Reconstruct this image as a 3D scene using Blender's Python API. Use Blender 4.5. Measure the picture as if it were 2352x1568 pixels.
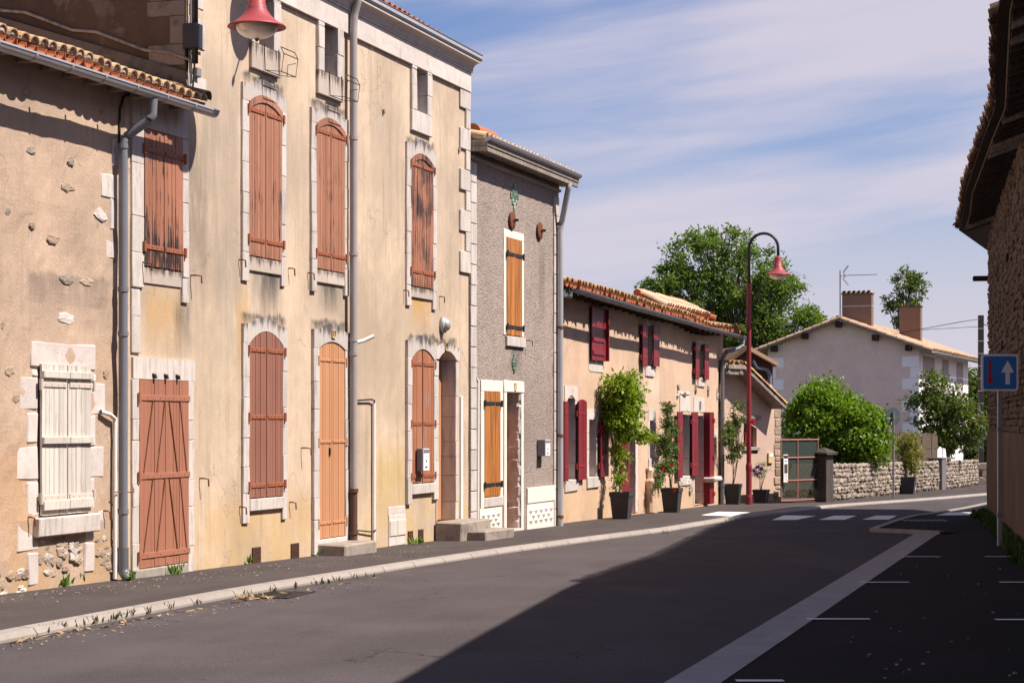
import bpy, math, random
from math import sin, cos, pi, radians, atan, atan2, sqrt, hypot
from mathutils import Vector, noise as mn
import numpy as np

for _o in list(bpy.data.objects):
    bpy.data.objects.remove(_o)
scene = bpy.context.scene
COL = scene.collection
rnd = random.Random(7)

# ------------------------------------------------------------------ camera
F, CX, HY, CH = 4573.0, 1176.0, 970.0, 1.65       # survey of the place, in 2352 px wide picture units
cam_d = bpy.data.cameras.new('camera')
cam_d.sensor_fit = 'HORIZONTAL'; cam_d.sensor_width = 36.0; cam_d.lens = 70.0
cam_d.shift_y = (HY - 784.0) / 2352.0
cam_d.clip_start = 0.1; cam_d.clip_end = 3000
cam = bpy.data.objects.new('camera', cam_d); COL.objects.link(cam)
cam.location = (0, 0, CH); cam.rotation_euler = (radians(90), 0, 0)
scene.camera = cam

# ------------------------------------------------------------------ light and sky
SUN_TO = Vector((0.9755, -0.2345, 1.36)).normalized()
SUN_EL = math.asin(SUN_TO.z)
SUN_AZ = atan2(SUN_TO.x, SUN_TO.y)                 # clockwise from +Y
EXPOSURE = 0.8
SKY_STRENGTH = 0.055
sl = bpy.data.lights.new('sun', 'SUN'); sl.energy = 4.8; sl.angle = radians(0.53); sl.color = (1.0, 0.93, 0.84)
so = bpy.data.objects.new('sun', sl); COL.objects.link(so)
so.rotation_euler = SUN_TO.to_track_quat('Z', 'Y').to_euler(); so.location = (20, -10, 40)

world = bpy.data.worlds.new('World'); scene.world = world; world.use_nodes = True
def build_world():
    nt = world.node_tree; nt.nodes.clear(); L = nt.links.new
    out = nt.nodes.new('ShaderNodeOutputWorld'); bg = nt.nodes.new('ShaderNodeBackground')
    sky = nt.nodes.new('ShaderNodeTexSky'); sky.sky_type = 'NISHITA'; sky.sun_disc = False
    sky.sun_elevation = SUN_EL; sky.sun_rotation = SUN_AZ
    sky.altitude = 100; sky.air_density = 1.0; sky.dust_density = 0.6; sky.ozone_density = 2.2
    tc = nt.nodes.new('ShaderNodeTexCoord')
    sep = nt.nodes.new('ShaderNodeSeparateXYZ'); L(tc.outputs['Generated'], sep.inputs[0])
    def math_(op, a, b=None, clamp=False):
        n = nt.nodes.new('ShaderNodeMath'); n.operation = op; n.use_clamp = clamp
        for i, v in enumerate((a, b)):
            if v is None: continue
            if isinstance(v, (int, float)): n.inputs[i].default_value = v
            else: L(v, n.inputs[i])
        return n.outputs[0]
    z = math_('MAXIMUM', sep.outputs['Z'], 0.0)
    def layer(scale, tilt, loc, detail, dist, rough=0.58):
        m1 = nt.nodes.new('ShaderNodeMapping'); m1.inputs['Rotation'].default_value = (0, radians(tilt), 0)
        L(tc.outputs['Generated'], m1.inputs[0])
        mp = nt.nodes.new('ShaderNodeMapping'); mp.inputs['Scale'].default_value = scale; mp.inputs['Location'].default_value = loc
        L(m1.outputs[0], mp.inputs[0])
        n = nt.nodes.new('ShaderNodeTexNoise'); n.inputs['Scale'].default_value = 1.0
        n.inputs['Detail'].default_value = detail; n.inputs['Roughness'].default_value = rough
        n.inputs['Distortion'].default_value = dist
        L(mp.outputs[0], n.inputs['Vector']); return n.outputs['Fac']
    a = layer((2.6, 2.6, 19), 7, CL[0], 6, 0.3, 0.5)
    b = layer((9, 9, 60), 9, CL[1], 6, 0.6, 0.55)
    c = layer((3.0, 3.0, 6), 9, CL[2], 2, 0.0, 0.5)
    s = math_('ADD', math_('MULTIPLY', a, 0.62), math_('MULTIPLY', b, 0.13))
    s = math_('ADD', s, math_('MULTIPLY', c, 0.36))
    mr = nt.nodes.new('ShaderNodeMapRange'); mr.interpolation_type = 'SMOOTHSTEP'
    mr.inputs['From Min'].default_value = CTH[0]; mr.inputs['From Max'].default_value = CTH[1]
    mr.inputs['To Max'].default_value = 0.9
    L(s, mr.inputs['Value'])
    # thin veil that thickens low over the horizon, all the way round
    hz = nt.nodes.new('ShaderNodeMapRange'); hz.interpolation_type = 'SMOOTHSTEP'
    hz.inputs['From Min'].default_value = 0.0; hz.inputs['From Max'].default_value = 0.17
    hz.inputs['To Min'].default_value = 0.95; hz.inputs['To Max'].default_value = 0.0
    L(z, hz.inputs['Value'])
    # a thin layer looks denser where the line of sight grazes it
    slant = math_('MINIMUM', math_('DIVIDE', 0.30, math_('ADD', z, 0.08)), 1.0)
    m = math_('MAXIMUM', math_('MULTIPLY', mr.outputs[0], slant), hz.outputs[0])
    tint = nt.nodes.new('ShaderNodeMix'); tint.data_type = 'RGBA'; tint.blend_type = 'MULTIPLY'
    tint.inputs['Factor'].default_value = 1.0
    L(sky.outputs[0], tint.inputs['A']); tint.inputs['B'].default_value = SKYTINT
    mix = nt.nodes.new('ShaderNodeMix'); mix.data_type = 'RGBA'
    L(m, mix.inputs['Factor']); L(tint.outputs['Result'], mix.inputs['A'])
    mix.inputs['B'].default_value = CLOUD
    L(mix.outputs['Result'], bg.inputs['Color']); bg.inputs['Strength'].default_value = SKY_STRENGTH
    L(bg.outputs[0], out.inputs[0])
CL = [(3.70, 6.521, 4.826), (3.752, 7.458, 2.025), (8.542, 4.663, 0.889)]; CTH = (0.415, 0.62)
SKYTINT = (0.97, 0.98, 1.25, 1)
CLOUD = (7.3, 6.75, 7.8, 1)
build_world()

vs = scene.view_settings
scene.display_settings.display_device = 'sRGB'
vs.view_transform = 'Standard'; vs.look = 'None'; vs.exposure = EXPOSURE; vs.gamma = 1.0
vs.use_curve_mapping = False
scene.cycles.max_bounces = 6; scene.cycles.diffuse_bounces = 3; scene.cycles.transparent_max_bounces = 8

# ------------------------------------------------------------------ material toolkit
class NT:
    def __init__(self, name):
        self.m = bpy.data.materials.new(name); self.m.use_nodes = True
        self.t = self.m.node_tree; self.b = self.t.nodes['Principled BSDF']
    def L(self, a, b): self.t.links.new(a, b)
    def node(self, ty): return self.t.nodes.new(ty)
    def put(self, sock, v):
        if isinstance(v, bpy.types.NodeSocket): self.L(v, sock)
        elif isinstance(v, (tuple, list)) and sock.type == 'RGBA': sock.default_value = tuple(v)[:3] + (1,)
        else: sock.default_value = v
    def obj(self): return self.node('ShaderNodeTexCoord').outputs['Object']
    def rand(self): return self.node('ShaderNodeObjectInfo').outputs['Random']
    def pos(self): return self.node('ShaderNodeNewGeometry').outputs['Position']
    def map(self, v, sc=(1, 1, 1), loc=(0, 0, 0), rot=(0, 0, 0)):
        n = self.node('ShaderNodeMapping'); self.L(v, n.inputs[0])
        n.inputs['Scale'].default_value = sc; n.inputs['Location'].default_value = loc; n.inputs['Rotation'].default_value = rot
        return n.outputs[0]
    def sep(self, v):
        n = self.node('ShaderNodeSeparateXYZ'); self.L(v, n.inputs[0]); return n.outputs
    def noise(self, v, scale=5, detail=3, rough=0.55, dist=0.0):
        n = self.node('ShaderNodeTexNoise'); self.L(v, n.inputs['Vector'])
        n.inputs['Scale'].default_value = scale; n.inputs['Detail'].default_value = detail
        n.inputs['Roughness'].default_value = rough; n.inputs['Distortion'].default_value = dist
        return n.outputs['Fac']
    def voro(self, v, scale=5, feature='F1'):
        n = self.node('ShaderNodeTexVoronoi'); n.feature = feature; self.L(v, n.inputs['Vector'])
        n.inputs['Scale'].default_value = scale; return n.outputs
    def mr(self, v, a, b, c=0.0, d=1.0, smooth=True):
        n = self.node('ShaderNodeMapRange'); n.interpolation_type = 'SMOOTHSTEP' if smooth else 'LINEAR'
        self.put(n.inputs['Value'], v)
        for k, x in (('From Min', a), ('From Max', b), ('To Min', c), ('To Max', d)): n.inputs[k].default_value = x
        return n.outputs[0]
    def math(self, op, a, b=None, clamp=False):
        n = self.node('ShaderNodeMath'); n.operation = op; n.use_clamp = clamp
        self.put(n.inputs[0], a)
        if b is not None: self.put(n.inputs[1], b)
        return n.outputs[0]
    def mix(self, f, a, b, mode='MIX'):
        n = self.node('ShaderNodeMix'); n.data_type = 'RGBA'; n.blend_type = mode
        self.put(n.inputs['Factor'], f); self.put(n.inputs['A'], a); self.put(n.inputs['B'], b)
        return n.outputs['Result']
    def bump(self, h, strength=0.3, dist=0.01):
        n = self.node('ShaderNodeBump'); n.inputs['Strength'].default_value = strength
        n.inputs['Distance'].default_value = dist; self.put(n.inputs['Height'], h)
        self.L(n.outputs[0], self.b.inputs['Normal'])
    def done(self, col, rough=0.85, spec=0.25, metal=0.0):
        self.put(self.b.inputs['Base Color'], col); self.put(self.b.inputs['Roughness'], rough)
        self.b.inputs['Specular IOR Level'].default_value = spec; self.b.inputs['Metallic'].default_value = metal
        return self.m

def sc(c, k): return tuple(min(1.0, x * k) for x in c)

def plaster(name, base, var=0.16, dark=(0.16, 0.13, 0.11), streak=0.35, grain=55, bump=0.25, stains=(), ox=0, oz=0,
            speck=0.0, foot=None, patch=None, cracks=0.0, grey=None):
    """weathered render; stains: (x0, x1, z_top, z_bottom, strength, colour) in street coordinates"""
    n = NT(name); o = n.obj()
    big = n.noise(o, 0.9, 5, 0.6)
    c = n.mix(n.mr(big, 0.32, 0.68), sc(base, 1 - var), sc(base, 1 + var * 0.8))
    mid = n.noise(o, 5.0, 5, 0.65, 0.4)
    c = n.mix(n.mr(mid, 0.35, 0.7, 0, 0.35), c, sc(base, 0.78))
    stn = n.noise(n.map(o, (7, 1, 0.55)), 1.0, 6, 0.65)
    stn2 = n.noise(n.map(o, (22, 1, 0.8), (3, 0, 1)), 1.0, 4, 0.6)
    c = n.mix(n.mr(stn, 0.50, 0.74, 0, streak), c, dark)
    c = n.mix(n.mr(stn2, 0.52, 0.72, 0, streak * 0.35), c, dark)
    if grey:                                       # broad grimy areas
        gn = n.noise(n.map(o, (0.55, 1, 0.42), (2.2, 0, 7.3)), 1.0, 5, 0.62, 0.4)
        c = n.mix(n.mr(gn, 0.42, 0.66, 0, grey[1]), c, grey[0])
        fine = n.noise(n.map(o, (34, 1, 5)), 1.0, 4, 0.7)
        c = n.mix(n.mr(fine, 0.5, 0.72, 0, 0.22), c, sc(grey[0], 0.6))
    if cracks:
        wob = n.node('ShaderNodeVectorMath'); wob.operation = 'ADD'
        nz = n.node('ShaderNodeTexNoise'); n.L(o, nz.inputs['Vector']); nz.inputs['Scale'].default_value = 2.6; nz.inputs['Detail'].default_value = 6
        n.L(o, wob.inputs[0]); n.L(nz.outputs['Color'], wob.inputs[1])
        vd = n.voro(wob.outputs[0], 0.55, 'DISTANCE_TO_EDGE')
        ck = n.math('MULTIPLY', n.mr(vd[0], 0.008, 0.002), n.mr(n.noise(o, 0.8, 2), 0.47, 0.56))
        c = n.mix(n.math('MULTIPLY', ck, cracks), c, sc(dark, 0.6))
    if patch:
        pn = n.noise(o, 1.7, 6, 0.7, 0.3)
        c = n.mix(n.mr(pn, 0.55, 0.62, 0, 0.55), c, patch)
    X, _, Zs = n.sep(o)
    X = n.math('ADD', X, n.math('MULTIPLY', n.math('SUBTRACT', n.noise(o, 3.1, 3), 0.5), 0.16))
    Zs0 = Zs
    Zs = n.math('ADD', Zs, n.math('MULTIPLY', n.math('SUBTRACT', n.noise(n.map(o, (5, 1, 1.2)), 1.0, 4), 0.5), 0.26))
    blotch = n.math('ADD', n.math('MULTIPLY', n.noise(n.map(o, (9, 1, 1.3), (5, 0, 2)), 1.0, 5, 0.65), 0.6), n.math('MULTIPLY', n.noise(n.map(o, (42, 1, 2.2), (1, 0, 2)), 1.0, 5, 0.7), 0.4))
    for (x0, x1, zt, zb, k, colr) in stains:
        w = min(0.12, (x1 - x0) * 0.45)
        mx = n.math('MULTIPLY', n.mr(X, x0 - ox - w * .3, x0 - ox + w), n.mr(X, x1 - ox + w * .3, x1 - ox - w))
        mz = n.math('MULTIPLY', n.mr(Zs, zb - oz, zt - oz, 0, 1, False), n.mr(Zs, zt - oz + 0.06, zt - oz - (0.01 if zt - zb < 0.75 else 0.4 * (zt - zb))))
        f = n.math('MULTIPLY', n.math('MULTIPLY', mx, mz), n.mr(blotch, 0.28, 0.58, 0.15 * k, min(1.0, k * 1.15)))
        c = n.mix(f, c, colr)
    if foot:
        zf, fc, k = foot
        fn = n.noise(o, 2.3, 5, 0.65)
        f = n.math('MULTIPLY', n.mr(Zs, zf, -0.05), n.mr(fn, 0.38, 0.62, 0.0, k))
        c = n.mix(f, c, fc)
    g = n.noise(o, grain, 3, 0.6)
    c = n.mix(1.0, c, n.mix(g, (0.80, 0.80, 0.80), (1.16, 1.16, 1.16)), 'MULTIPLY')
    if speck:
        v = n.voro(o, speck)
        c = n.mix(n.mr(v[0], 0.25, 0.70, 0.0, 0.6), n.mix(1.0, c, (1.12, 1.12, 1.12), 'MULTIPLY'), sc(base, 0.40))
        n.bump(n.math('ADD', n.math('MULTIPLY', v[0], -1.4), g), bump, 0.02)
    else:
        hb = n.math('ADD', n.math('MULTIPLY', mid, 0.9), n.math('MULTIPLY', g, 0.6))
        n.bump(hb, bump, 0.012)
    return n.done(c, 0.93, 0.12)

def stone_mat(name, base, dirt=0.3, dirt_col=(0.13, 0.11, 0.105), rv=0.12, vertical=True, lichen=0.0, bump=0.3, sc_=1.0, crust=0.0):
    n = NT(name); o = n.obj(); r = n.rand()
    c = n.mix(r, sc(base, 1 - rv), sc(base, 1 + rv * 0.5))
    big = n.noise(o, 3.5 * sc_, 5, 0.65)
    c = n.mix(n.mr(big, 0.35, 0.7, 0, 0.4), c, sc(base, 0.74))
    if dirt:
        v = n.map(o, (14, 14, 2.2) if vertical else (5, 5, 5))
        d = n.noise(v, 1.0 * sc_, 6, 0.7)
        if crust:                               # black crust that has run down from the top arris
            gzv = n.sep(n.node('ShaderNodeTexCoord').outputs['Generated'])[2]
            d = n.math('ADD', d, n.mr(gzv, 0.25, 1.0, -0.10, crust))
        c = n.mix(n.mr(d, 0.46, 0.68, 0, dirt), c, dirt_col)
    if lichen:
        l = n.noise(o, 14, 4, 0.6)
        c = n.mix(n.mr(l, 0.55, 0.66, 0, lichen), c, (0.42, 0.27, 0.06))
    g = n.noise(o, 80, 3)
    c = n.mix(1.0, c, n.mix(g, (0.86,) * 3, (1.1,) * 3), 'MULTIPLY')
    n.bump(n.math('ADD', n.noise(o, 28 * sc_, 4), n.math('MULTIPLY', g, 0.4)), bump, 0.01)
    return n.done(c, 0.92, 0.12)

def paint(name, base, wear=0.0, wear_col=(0.05, 0.035, 0.03), rough=0.6, lo=0.55, grainy=0.3, zmask=None, rv=0.15):
    n = NT(name); p = n.pos(); r = n.rand()
    c = n.mix(r, sc(base, 1 - rv), sc(base, 1 + rv))
    f = n.noise(n.map(p, (14, 14, 0.9)), 1.0, 4, 0.6)
    c = n.mix(n.mr(f, 0.35, 0.7, 0, grainy), c, sc(base, 0.62))
    fg = n.noise(n.map(p, (95, 95, 2.6)), 1.0, 4, 0.7)
    c = n.mix(n.mr(fg, 0.5, 0.75, 0, grainy * 0.9), c, sc(base, 0.45))
    chip = n.noise(n.map(p, (50, 50, 14)), 1.0, 3, 0.7)
    c = n.mix(n.mr(chip, 0.66, 0.70, 0, 0.55), c, n.mix(0.5, sc(base, 0.5), (0.22, 0.19, 0.17)))
    fade = n.noise(p, 1.6, 3)
    c = n.mix(n.mr(fade, 0.4, 0.7, 0, 0.25), c, sc(base, 1.22))
    if wear:
        w = n.noise(n.map(p, (38, 38, 1.7)), 1.0, 5, 0.7)
        w2 = n.noise(p, 2.2, 3)
        th = n.math('ADD', w, n.math('MULTIPLY', n.math('SUBTRACT', w2, 0.5), 0.55))
        if zmask:
            zz = n.sep(p)[2]
            th = n.math('ADD', th, n.mr(zz, zmask[0], zmask[1], zmask[2], -0.04))
        c = n.mix(n.mr(th, lo, lo + 0.05, 0, wear), c, wear_col)
    n.bump(n.noise(n.map(p, (60, 60, 3)), 1.0, 3), 0.18, 0.004)
    return n.done(c, rough, 0.3)

def simple(name, base, rough=0.6, var=0.12, scale=6, spec=0.3, metal=0.0, bump=0.1, bs=60, rv=0.0):
    n = NT(name); o = n.obj()
    g = n.noise(o, scale, 4, 0.6)
    c = n.mix(g, sc(base, 1 - var), sc(base, 1 + var))
    if rv: c = n.mix(1.0, c, n.mix(n.rand(), (1 - rv,) * 3, (1 + rv,) * 3), 'MULTIPLY')
    if bump: n.bump(n.noise(o, bs, 3), bump, 0.004)
    return n.done(c, rough, spec, metal)

def wood_mat(name, base, rough=0.7):
    n = NT(name); p = n.pos()
    f = n.noise(n.map(p, (18, 18, 1.1)), 1.0, 5, 0.65, 0.6)
    c = n.mix(n.mr(f, 0.3, 0.7), sc(base, 0.62), sc(base, 1.35))
    c = n.mix(1.0, c, n.mix(n.rand(), (0.85,) * 3, (1.12,) * 3), 'MULTIPLY')
    return n.done(c, rough, 0.3)

def leaf_mat(name, a, b, trans=0.35):
    n = NT(name); p = n.pos()
    f = n.noise(p, 3.0, 3); f2 = n.noise(p, 23.0, 2)
    c = n.mix(n.math('ADD', n.math('MULTIPLY', f, 0.5), n.math('MULTIPLY', f2, 0.5)), a, b)
    n.put(n.b.inputs['Base Color'], c); n.b.inputs['Roughness'].default_value = 0.5
    n.b.inputs['Specular IOR Level'].default_value = 0.35
    tr = n.node('ShaderNodeBsdfTranslucent'); n.put(tr.inputs[0], n.mix(1.0, c, (1.5, 1.6, 0.5), 'MULTIPLY'))
    ms = n.node('ShaderNodeMixShader'); ms.inputs[0].default_value = trans
    n.L(n.b.outputs[0], ms.inputs[1]); n.L(tr.outputs[0], ms.inputs[2])
    n.L(ms.outputs[0], n.t.nodes['Material Output'].inputs[0])
    return n.m

# ------------------------------------------------------------------ mesh toolkit
class MB:
    def __init__(self): self.v = []; self.f = []
    def add(self, vs_, fs):
        k = len(self.v); self.v += [tuple(p) for p in vs_]; self.f += [tuple(i + k for i in q) for q in fs]
    def box(self, x0, x1, y0, y1, z0, z1, ch=0.0, jit=0.0, R=rnd):
        x0, x1 = min(x0, x1), max(x0, x1); y0, y1 = min(y0, y1), max(y0, y1); z0, z1 = min(z0, z1), max(z0, z1)
        c = [(x0, x1), (y0, y1), (z0, z1)]
        if ch <= 0:
            vs_ = [(c[0][i], c[1][j], c[2][k]) for i in (0, 1) for j in (0, 1) for k in (0, 1)]
            if jit: vs_ = [tuple(q + R.uniform(-jit, jit) for q in p) for p in vs_]
            self.add(vs_, [(0, 1, 3, 2), (4, 6, 7, 5), (0, 4, 5, 1), (2, 3, 7, 6), (0, 2, 6, 4), (1, 5, 7, 3)]); return
        ch = min(ch, 0.45 * min(x1 - x0, y1 - y0, z1 - z0))
        vs_ = []; idx = {}
        for i in (0, 1):
            for j in (0, 1):
                for k in (0, 1):
                    jx = [R.uniform(-jit, jit) if jit else 0 for _ in range(3)]
                    for ax in range(3):
                        p = [c[0][i], c[1][j], c[2][k]]
                        for a2 in range(3):
                            if a2 != ax: p[a2] += ch if (i, j, k)[a2] == 0 else -ch
                        p = [p[t] + jx[t] for t in range(3)]
                        idx[(i, j, k, ax)] = len(vs_); vs_.append(tuple(p))
        fs = []
        for ax in range(3):
            o1, o2 = (ax + 1) % 3, (ax + 2) % 3
            for s in (0, 1):
                q = []
                for (a, b) in ((0, 0), (1, 0), (1, 1), (0, 1)):
                    t = [0, 0, 0]; t[ax] = s; t[o1] = a; t[o2] = b
                    q.append(idx[tuple(t) + (ax,)])
                fs.append(tuple(q if s else q[::-1]))
            for a in (0, 1):
                for b in (0, 1):
                    t0 = [0, 0, 0]; t1 = [0, 0, 0]
                    t0[ax] = 0; t1[ax] = 1
                    t0[o1] = t1[o1] = a; t0[o2] = t1[o2] = b
                    q = [idx[tuple(t0) + (o1,)], idx[tuple(t1) + (o1,)], idx[tuple(t1) + (o2,)], idx[tuple(t0) + (o2,)]]
                    fs.append(tuple(q if (a ^ b) else q[::-1]))
        for i in (0, 1):
            for j in (0, 1):
                for k in (0, 1):
                    q = [idx[(i, j, k, t)] for t in range(3)]
                    fs.append(tuple(q if (i + j + k) % 2 else q[::-1]))
        self.add(vs_, fs)
    def prism(self, poly, y0, y1):
        """polygon in x,z extruded along y"""
        n = len(poly)
        self.add([(x, y0, z) for x, z in poly] + [(x, y1, z) for x, z in poly],
                 [tuple(range(n)), tuple(range(2 * n - 1, n - 1, -1))] +
                 [((i + 1) % n, i, n + i, n + (i + 1) % n) for i in range(n)])
    def prismx(self, poly, x0, x1):
        """polygon in y,z extruded along x"""
        n = len(poly)
        self.add([(x0, y, z) for y, z in poly] + [(x1, y, z) for y, z in poly],
                 [tuple(range(n - 1, -1, -1)), tuple(range(n, 2 * n))] +
                 [(i, (i + 1) % n, n + (i + 1) % n, n + i) for i in range(n)])
    def prismz(self, poly, z0, z1):
        n = len(poly)
        self.add([(x, y, z0) for x, y in poly] + [(x, y, z1) for x, y in poly],
                 [tuple(range(n - 1, -1, -1)), tuple(range(n, 2 * n))] +
                 [(i, (i + 1) % n, n + (i + 1) % n, n + i) for i in range(n)])
    def tube(self, pts, r, n=8, r2=None, cap=True):
        pts = [Vector(p) for p in pts]; m = len(pts); vs_ = []; fs = []
        ref = Vector((0.31, 0.47, 0.83)).normalized()
        for i, p in enumerate(pts):
            a = pts[max(0, i - 1)]; b = pts[min(m - 1, i + 1)]
            t = (b - a).normalized()
            u = t.cross(ref)
            if u.length < 1e-3: u = t.cross(Vector((1, 0, 0)))
            u.normalize(); w = t.cross(u)
            rr = r if r2 is None else r + (r2 - r) * i / max(1, m - 1)
            for k in range(n):
                an = 2 * pi * k / n
                q = p + (u * cos(an) + w * sin(an)) * rr
                vs_.append(q[:])
        for i in range(m - 1):
            for k in range(n):
                fs.append((i * n + k, i * n + (k + 1) % n, (i + 1) * n + (k + 1) % n, (i + 1) * n + k))
        if cap:
            fs.append(tuple(range(n - 1, -1, -1))); fs.append(tuple((m - 1) * n + k for k in range(n)))
        self.add(vs_, fs)
    def lathe(self, prof, c=(0, 0, 0), n=24, a0=0.0):
        vs_ = []; fs = []; m = len(prof)
        for (r, z) in prof:
            for k in range(n):
                an = a0 + 2 * pi * k / n
                vs_.append((c[0] + r * cos(an), c[1] + r * sin(an), c[2] + z))
        for i in range(m - 1):
            for k in range(n):
                fs.append((i * n + k, i * n + (k + 1) % n, (i + 1) * n + (k + 1) % n, (i + 1) * n + k))
        self.add(vs_, fs)
    def sweepx(self, prof, path):
        """open profile [(y,z)] swept along path [(x, dy, dz)]"""
        m = len(prof); vs_ = []; fs = []
        for (x, dy, dz) in path:
            for (y, z) in prof: vs_.append((x, y + dy, z + dz))
        for i in range(len(path) - 1):
            for k in range(m - 1):
                fs.append((i * m + k, i * m + k + 1, (i + 1) * m + k + 1, (i + 1) * m + k))
        self.add(vs_, fs)
    def mesh(self, name, off=(0, 0, 0), flip=False, smooth=False):
        me = bpy.data.meshes.new(name)
        if flip:
            vs_ = [(x - off[0], -y, z - off[2]) for x, y, z in self.v]; fs = [q[::-1] for q in self.f]
        else:
            vs_ = [(x - off[0], y - off[1], z - off[2]) for x, y, z in self.v]; fs = self.f
        me.from_pydata(vs_, [], fs)
        if smooth: me.polygons.foreach_set('use_smooth', [True] * len(me.polygons))
        me.update(); return me

def link(o, parent=None):
    COL.objects.link(o)
    if parent is not None: o.parent = parent
    return o

def tag(o, label=None, cat=None, group=None, kind=None):
    if label: o['label'] = label
    if cat: o['category'] = cat
    if group: o['group'] = group
    if kind: o['kind'] = kind
    return o

def mobj(name, mb, mat, parent=None, smooth=False, off=(0, 0, 0)):
    me = mb.mesh(name, off, False, smooth); me.materials.append(mat)
    o = bpy.data.objects.new(name, me); return link(o, parent)

def empty(name, loc, rz=0.0):
    e = bpy.data.objects.new(name, None); e.location = loc; e.rotation_euler = (0, 0, rz); e.empty_display_size = 0.2
    return link(e)

class Frame:
    """a street line: s runs along it, o stands out from it towards the street"""
    def __init__(self, P0, th):
        self.P0 = P0; self.th = th
        self.d = (sin(th), cos(th)); self.n = (cos(th), -sin(th)); self.rz = pi / 2 - th
    def S(self, px, o=0.0):
        t = (px - CX) / F
        return (t * (self.P0[1] + o * self.n[1]) - self.P0[0] - o * self.n[0]) / (self.d[0] - t * self.d[1])
    def Y(self, s, o=0.0): return self.P0[1] + s * self.d[1] + o * self.n[1]
    def Z(self, px, py, o=0.0): return CH + (HY - py) * self.Y(self.S(px, o), o) / F
    def W(self, s, o, z): return Vector((self.P0[0] + s * self.d[0] + o * self.n[0], self.P0[1] + s * self.d[1] + o * self.n[1], z))

class House:
    def __init__(self, fr, name, label, cat, s0, z0, group=None):
        self.fr = fr; self.s0 = s0; self.z0 = z0
        self.e = empty(name, fr.W(s0, 0, z0), fr.rz); tag(self.e, label, cat, group)
    def part(self, name, mb, mat, parent=None, smooth=False, label=None):
        me = mb.mesh(name, (self.s0, 0, self.z0), True, smooth); me.materials.append(mat)
        o = bpy.data.objects.new(name, me); link(o, parent or self.e)
        if label: o['label'] = label
        return o
    def inst(self, name, me, s, o, z, parent=None, rot=(0, 0, 0), scl=None):
        ob = bpy.data.objects.new(name, me); ob.location = (s - self.s0, -o, z - self.z0); ob.rotation_euler = rot
        if scl: ob.scale = scl
        return link(ob, parent or self.e)

# street plan: the line of the terrace, and the lie of the ground (it falls gently away from the camera)
VPX, KK = 2670.0, 0.0944
TH = atan((VPX - CX) / F)
_Y0 = F / (KK * (VPX - 430.0))
ST = Frame(((430.0 - CX) * _Y0 / F, _Y0), TH)
S, Z = ST.S, ST.Z
GA, GB = 0.3423, -0.01421
def gz(Y, dz=0.0): return GA + GB * Y + dz
def gpt(px, py, dz=0.0):
    Y = (CH - GA - dz) / ((py - HY) / F + GB)
    return Vector(((px - CX) / F * Y, Y, gz(Y, dz)))
def gs(s, fr=ST): return gz(fr.Y(s))
# ------------------------------------------------------------------ shared materials
M = {}
M['lime'] = stone_mat('limestone', (0.58, 0.51, 0.465), 0.38)
M['lime_dirty'] = stone_mat('limestone_weathered', (0.54, 0.47, 0.43), 0.92, (0.075, 0.063, 0.06), crust=0.16)
M['lime_clean'] = stone_mat('limestone_clean', (0.63, 0.545, 0.50), 0.3, (0.30, 0.25, 0.21), vertical=False)
M['apron'] = stone_mat('sill_apron_stone', (0.50, 0.41, 0.35), 0.95, (0.10, 0.072, 0.058), crust=0.10)
M['rubble'] = stone_mat('rubble', (0.40, 0.29, 0.21), 0.35, vertical=False, rv=0.3)
M['wallstone'] = stone_mat('wall_stone', (0.315, 0.255, 0.205), 0.65, (0.10, 0.085, 0.07), vertical=False, rv=0.35)
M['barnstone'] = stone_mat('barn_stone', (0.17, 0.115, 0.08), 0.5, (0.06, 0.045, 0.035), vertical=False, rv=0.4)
M['concrete'] = stone_mat('concrete', (0.36, 0.31, 0.27), 0.35, (0.14, 0.115, 0.10), vertical=False)
M['kerb'] = stone_mat('kerb_concrete', (0.33, 0.285, 0.255), 0.45, (0.20, 0.17, 0.15), vertical=False, rv=0.08)
M['gutterstone'] = stone_mat('gutter_concrete', (0.36, 0.325, 0.315), 0.22, (0.16, 0.14, 0.13), vertical=False, rv=0.06, sc_=0.6)
M['step'] = stone_mat('step_concrete', (0.34, 0.285, 0.24), 0.55, (0.10, 0.085, 0.075), vertical=False)
M['sh_brown'] = paint('shutter_paint_brown', (0.352, 0.155, 0.094), 0.9, (0.06, 0.042, 0.038), lo=0.595)
M['sh_worn'] = paint('shutter_paint_worn', (0.345, 0.142, 0.085), 0.95, (0.035, 0.027, 0.025), lo=0.505)
M['sh_bay'] = paint('shutter_paint_flaking', (0.345, 0.142, 0.085), 0.97, (0.03, 0.022, 0.02), lo=0.575, zmask=(Z(370, 600), Z(370, 430), 0.13))
M['sh_ground'] = paint('shutter_paint_rose', (0.27, 0.115, 0.08), 0.5, (0.12, 0.06, 0.05), lo=0.74, grainy=0.3)
M['sh_old'] = paint('shutter_paint_old', (0.37, 0.145, 0.075), 0.85, (0.30, 0.25, 0.23), lo=0.60, grainy=0.5)
M['door17'] = paint('door_paint_orange', (0.50, 0.24, 0.122), 0.0, grainy=0.12, rv=0.05)
M['door1'] = paint('door_paint_brick', (0.335, 0.138, 0.086), 0.25, (0.2, 0.1, 0.07), lo=0.76, grainy=0.1, rv=0.05)
M['sh_white'] = paint('shutter_paint_white', (0.60, 0.535, 0.47), 0.55, (0.36, 0.31, 0.26), lo=0.58, grainy=0.25)
M['sh_white_iron'] = simple('white_iron', (0.55, 0.47, 0.40), 0.6)
M['iron_brown'] = simple('painted_strap', (0.30, 0.10, 0.05), 0.55)
M['iron_rust'] = simple('rusty_iron', (0.16, 0.055, 0.025), 0.8, 0.35, 20)
M['iron_black'] = simple('black_iron', (0.025, 0.024, 0.026), 0.5)
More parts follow.
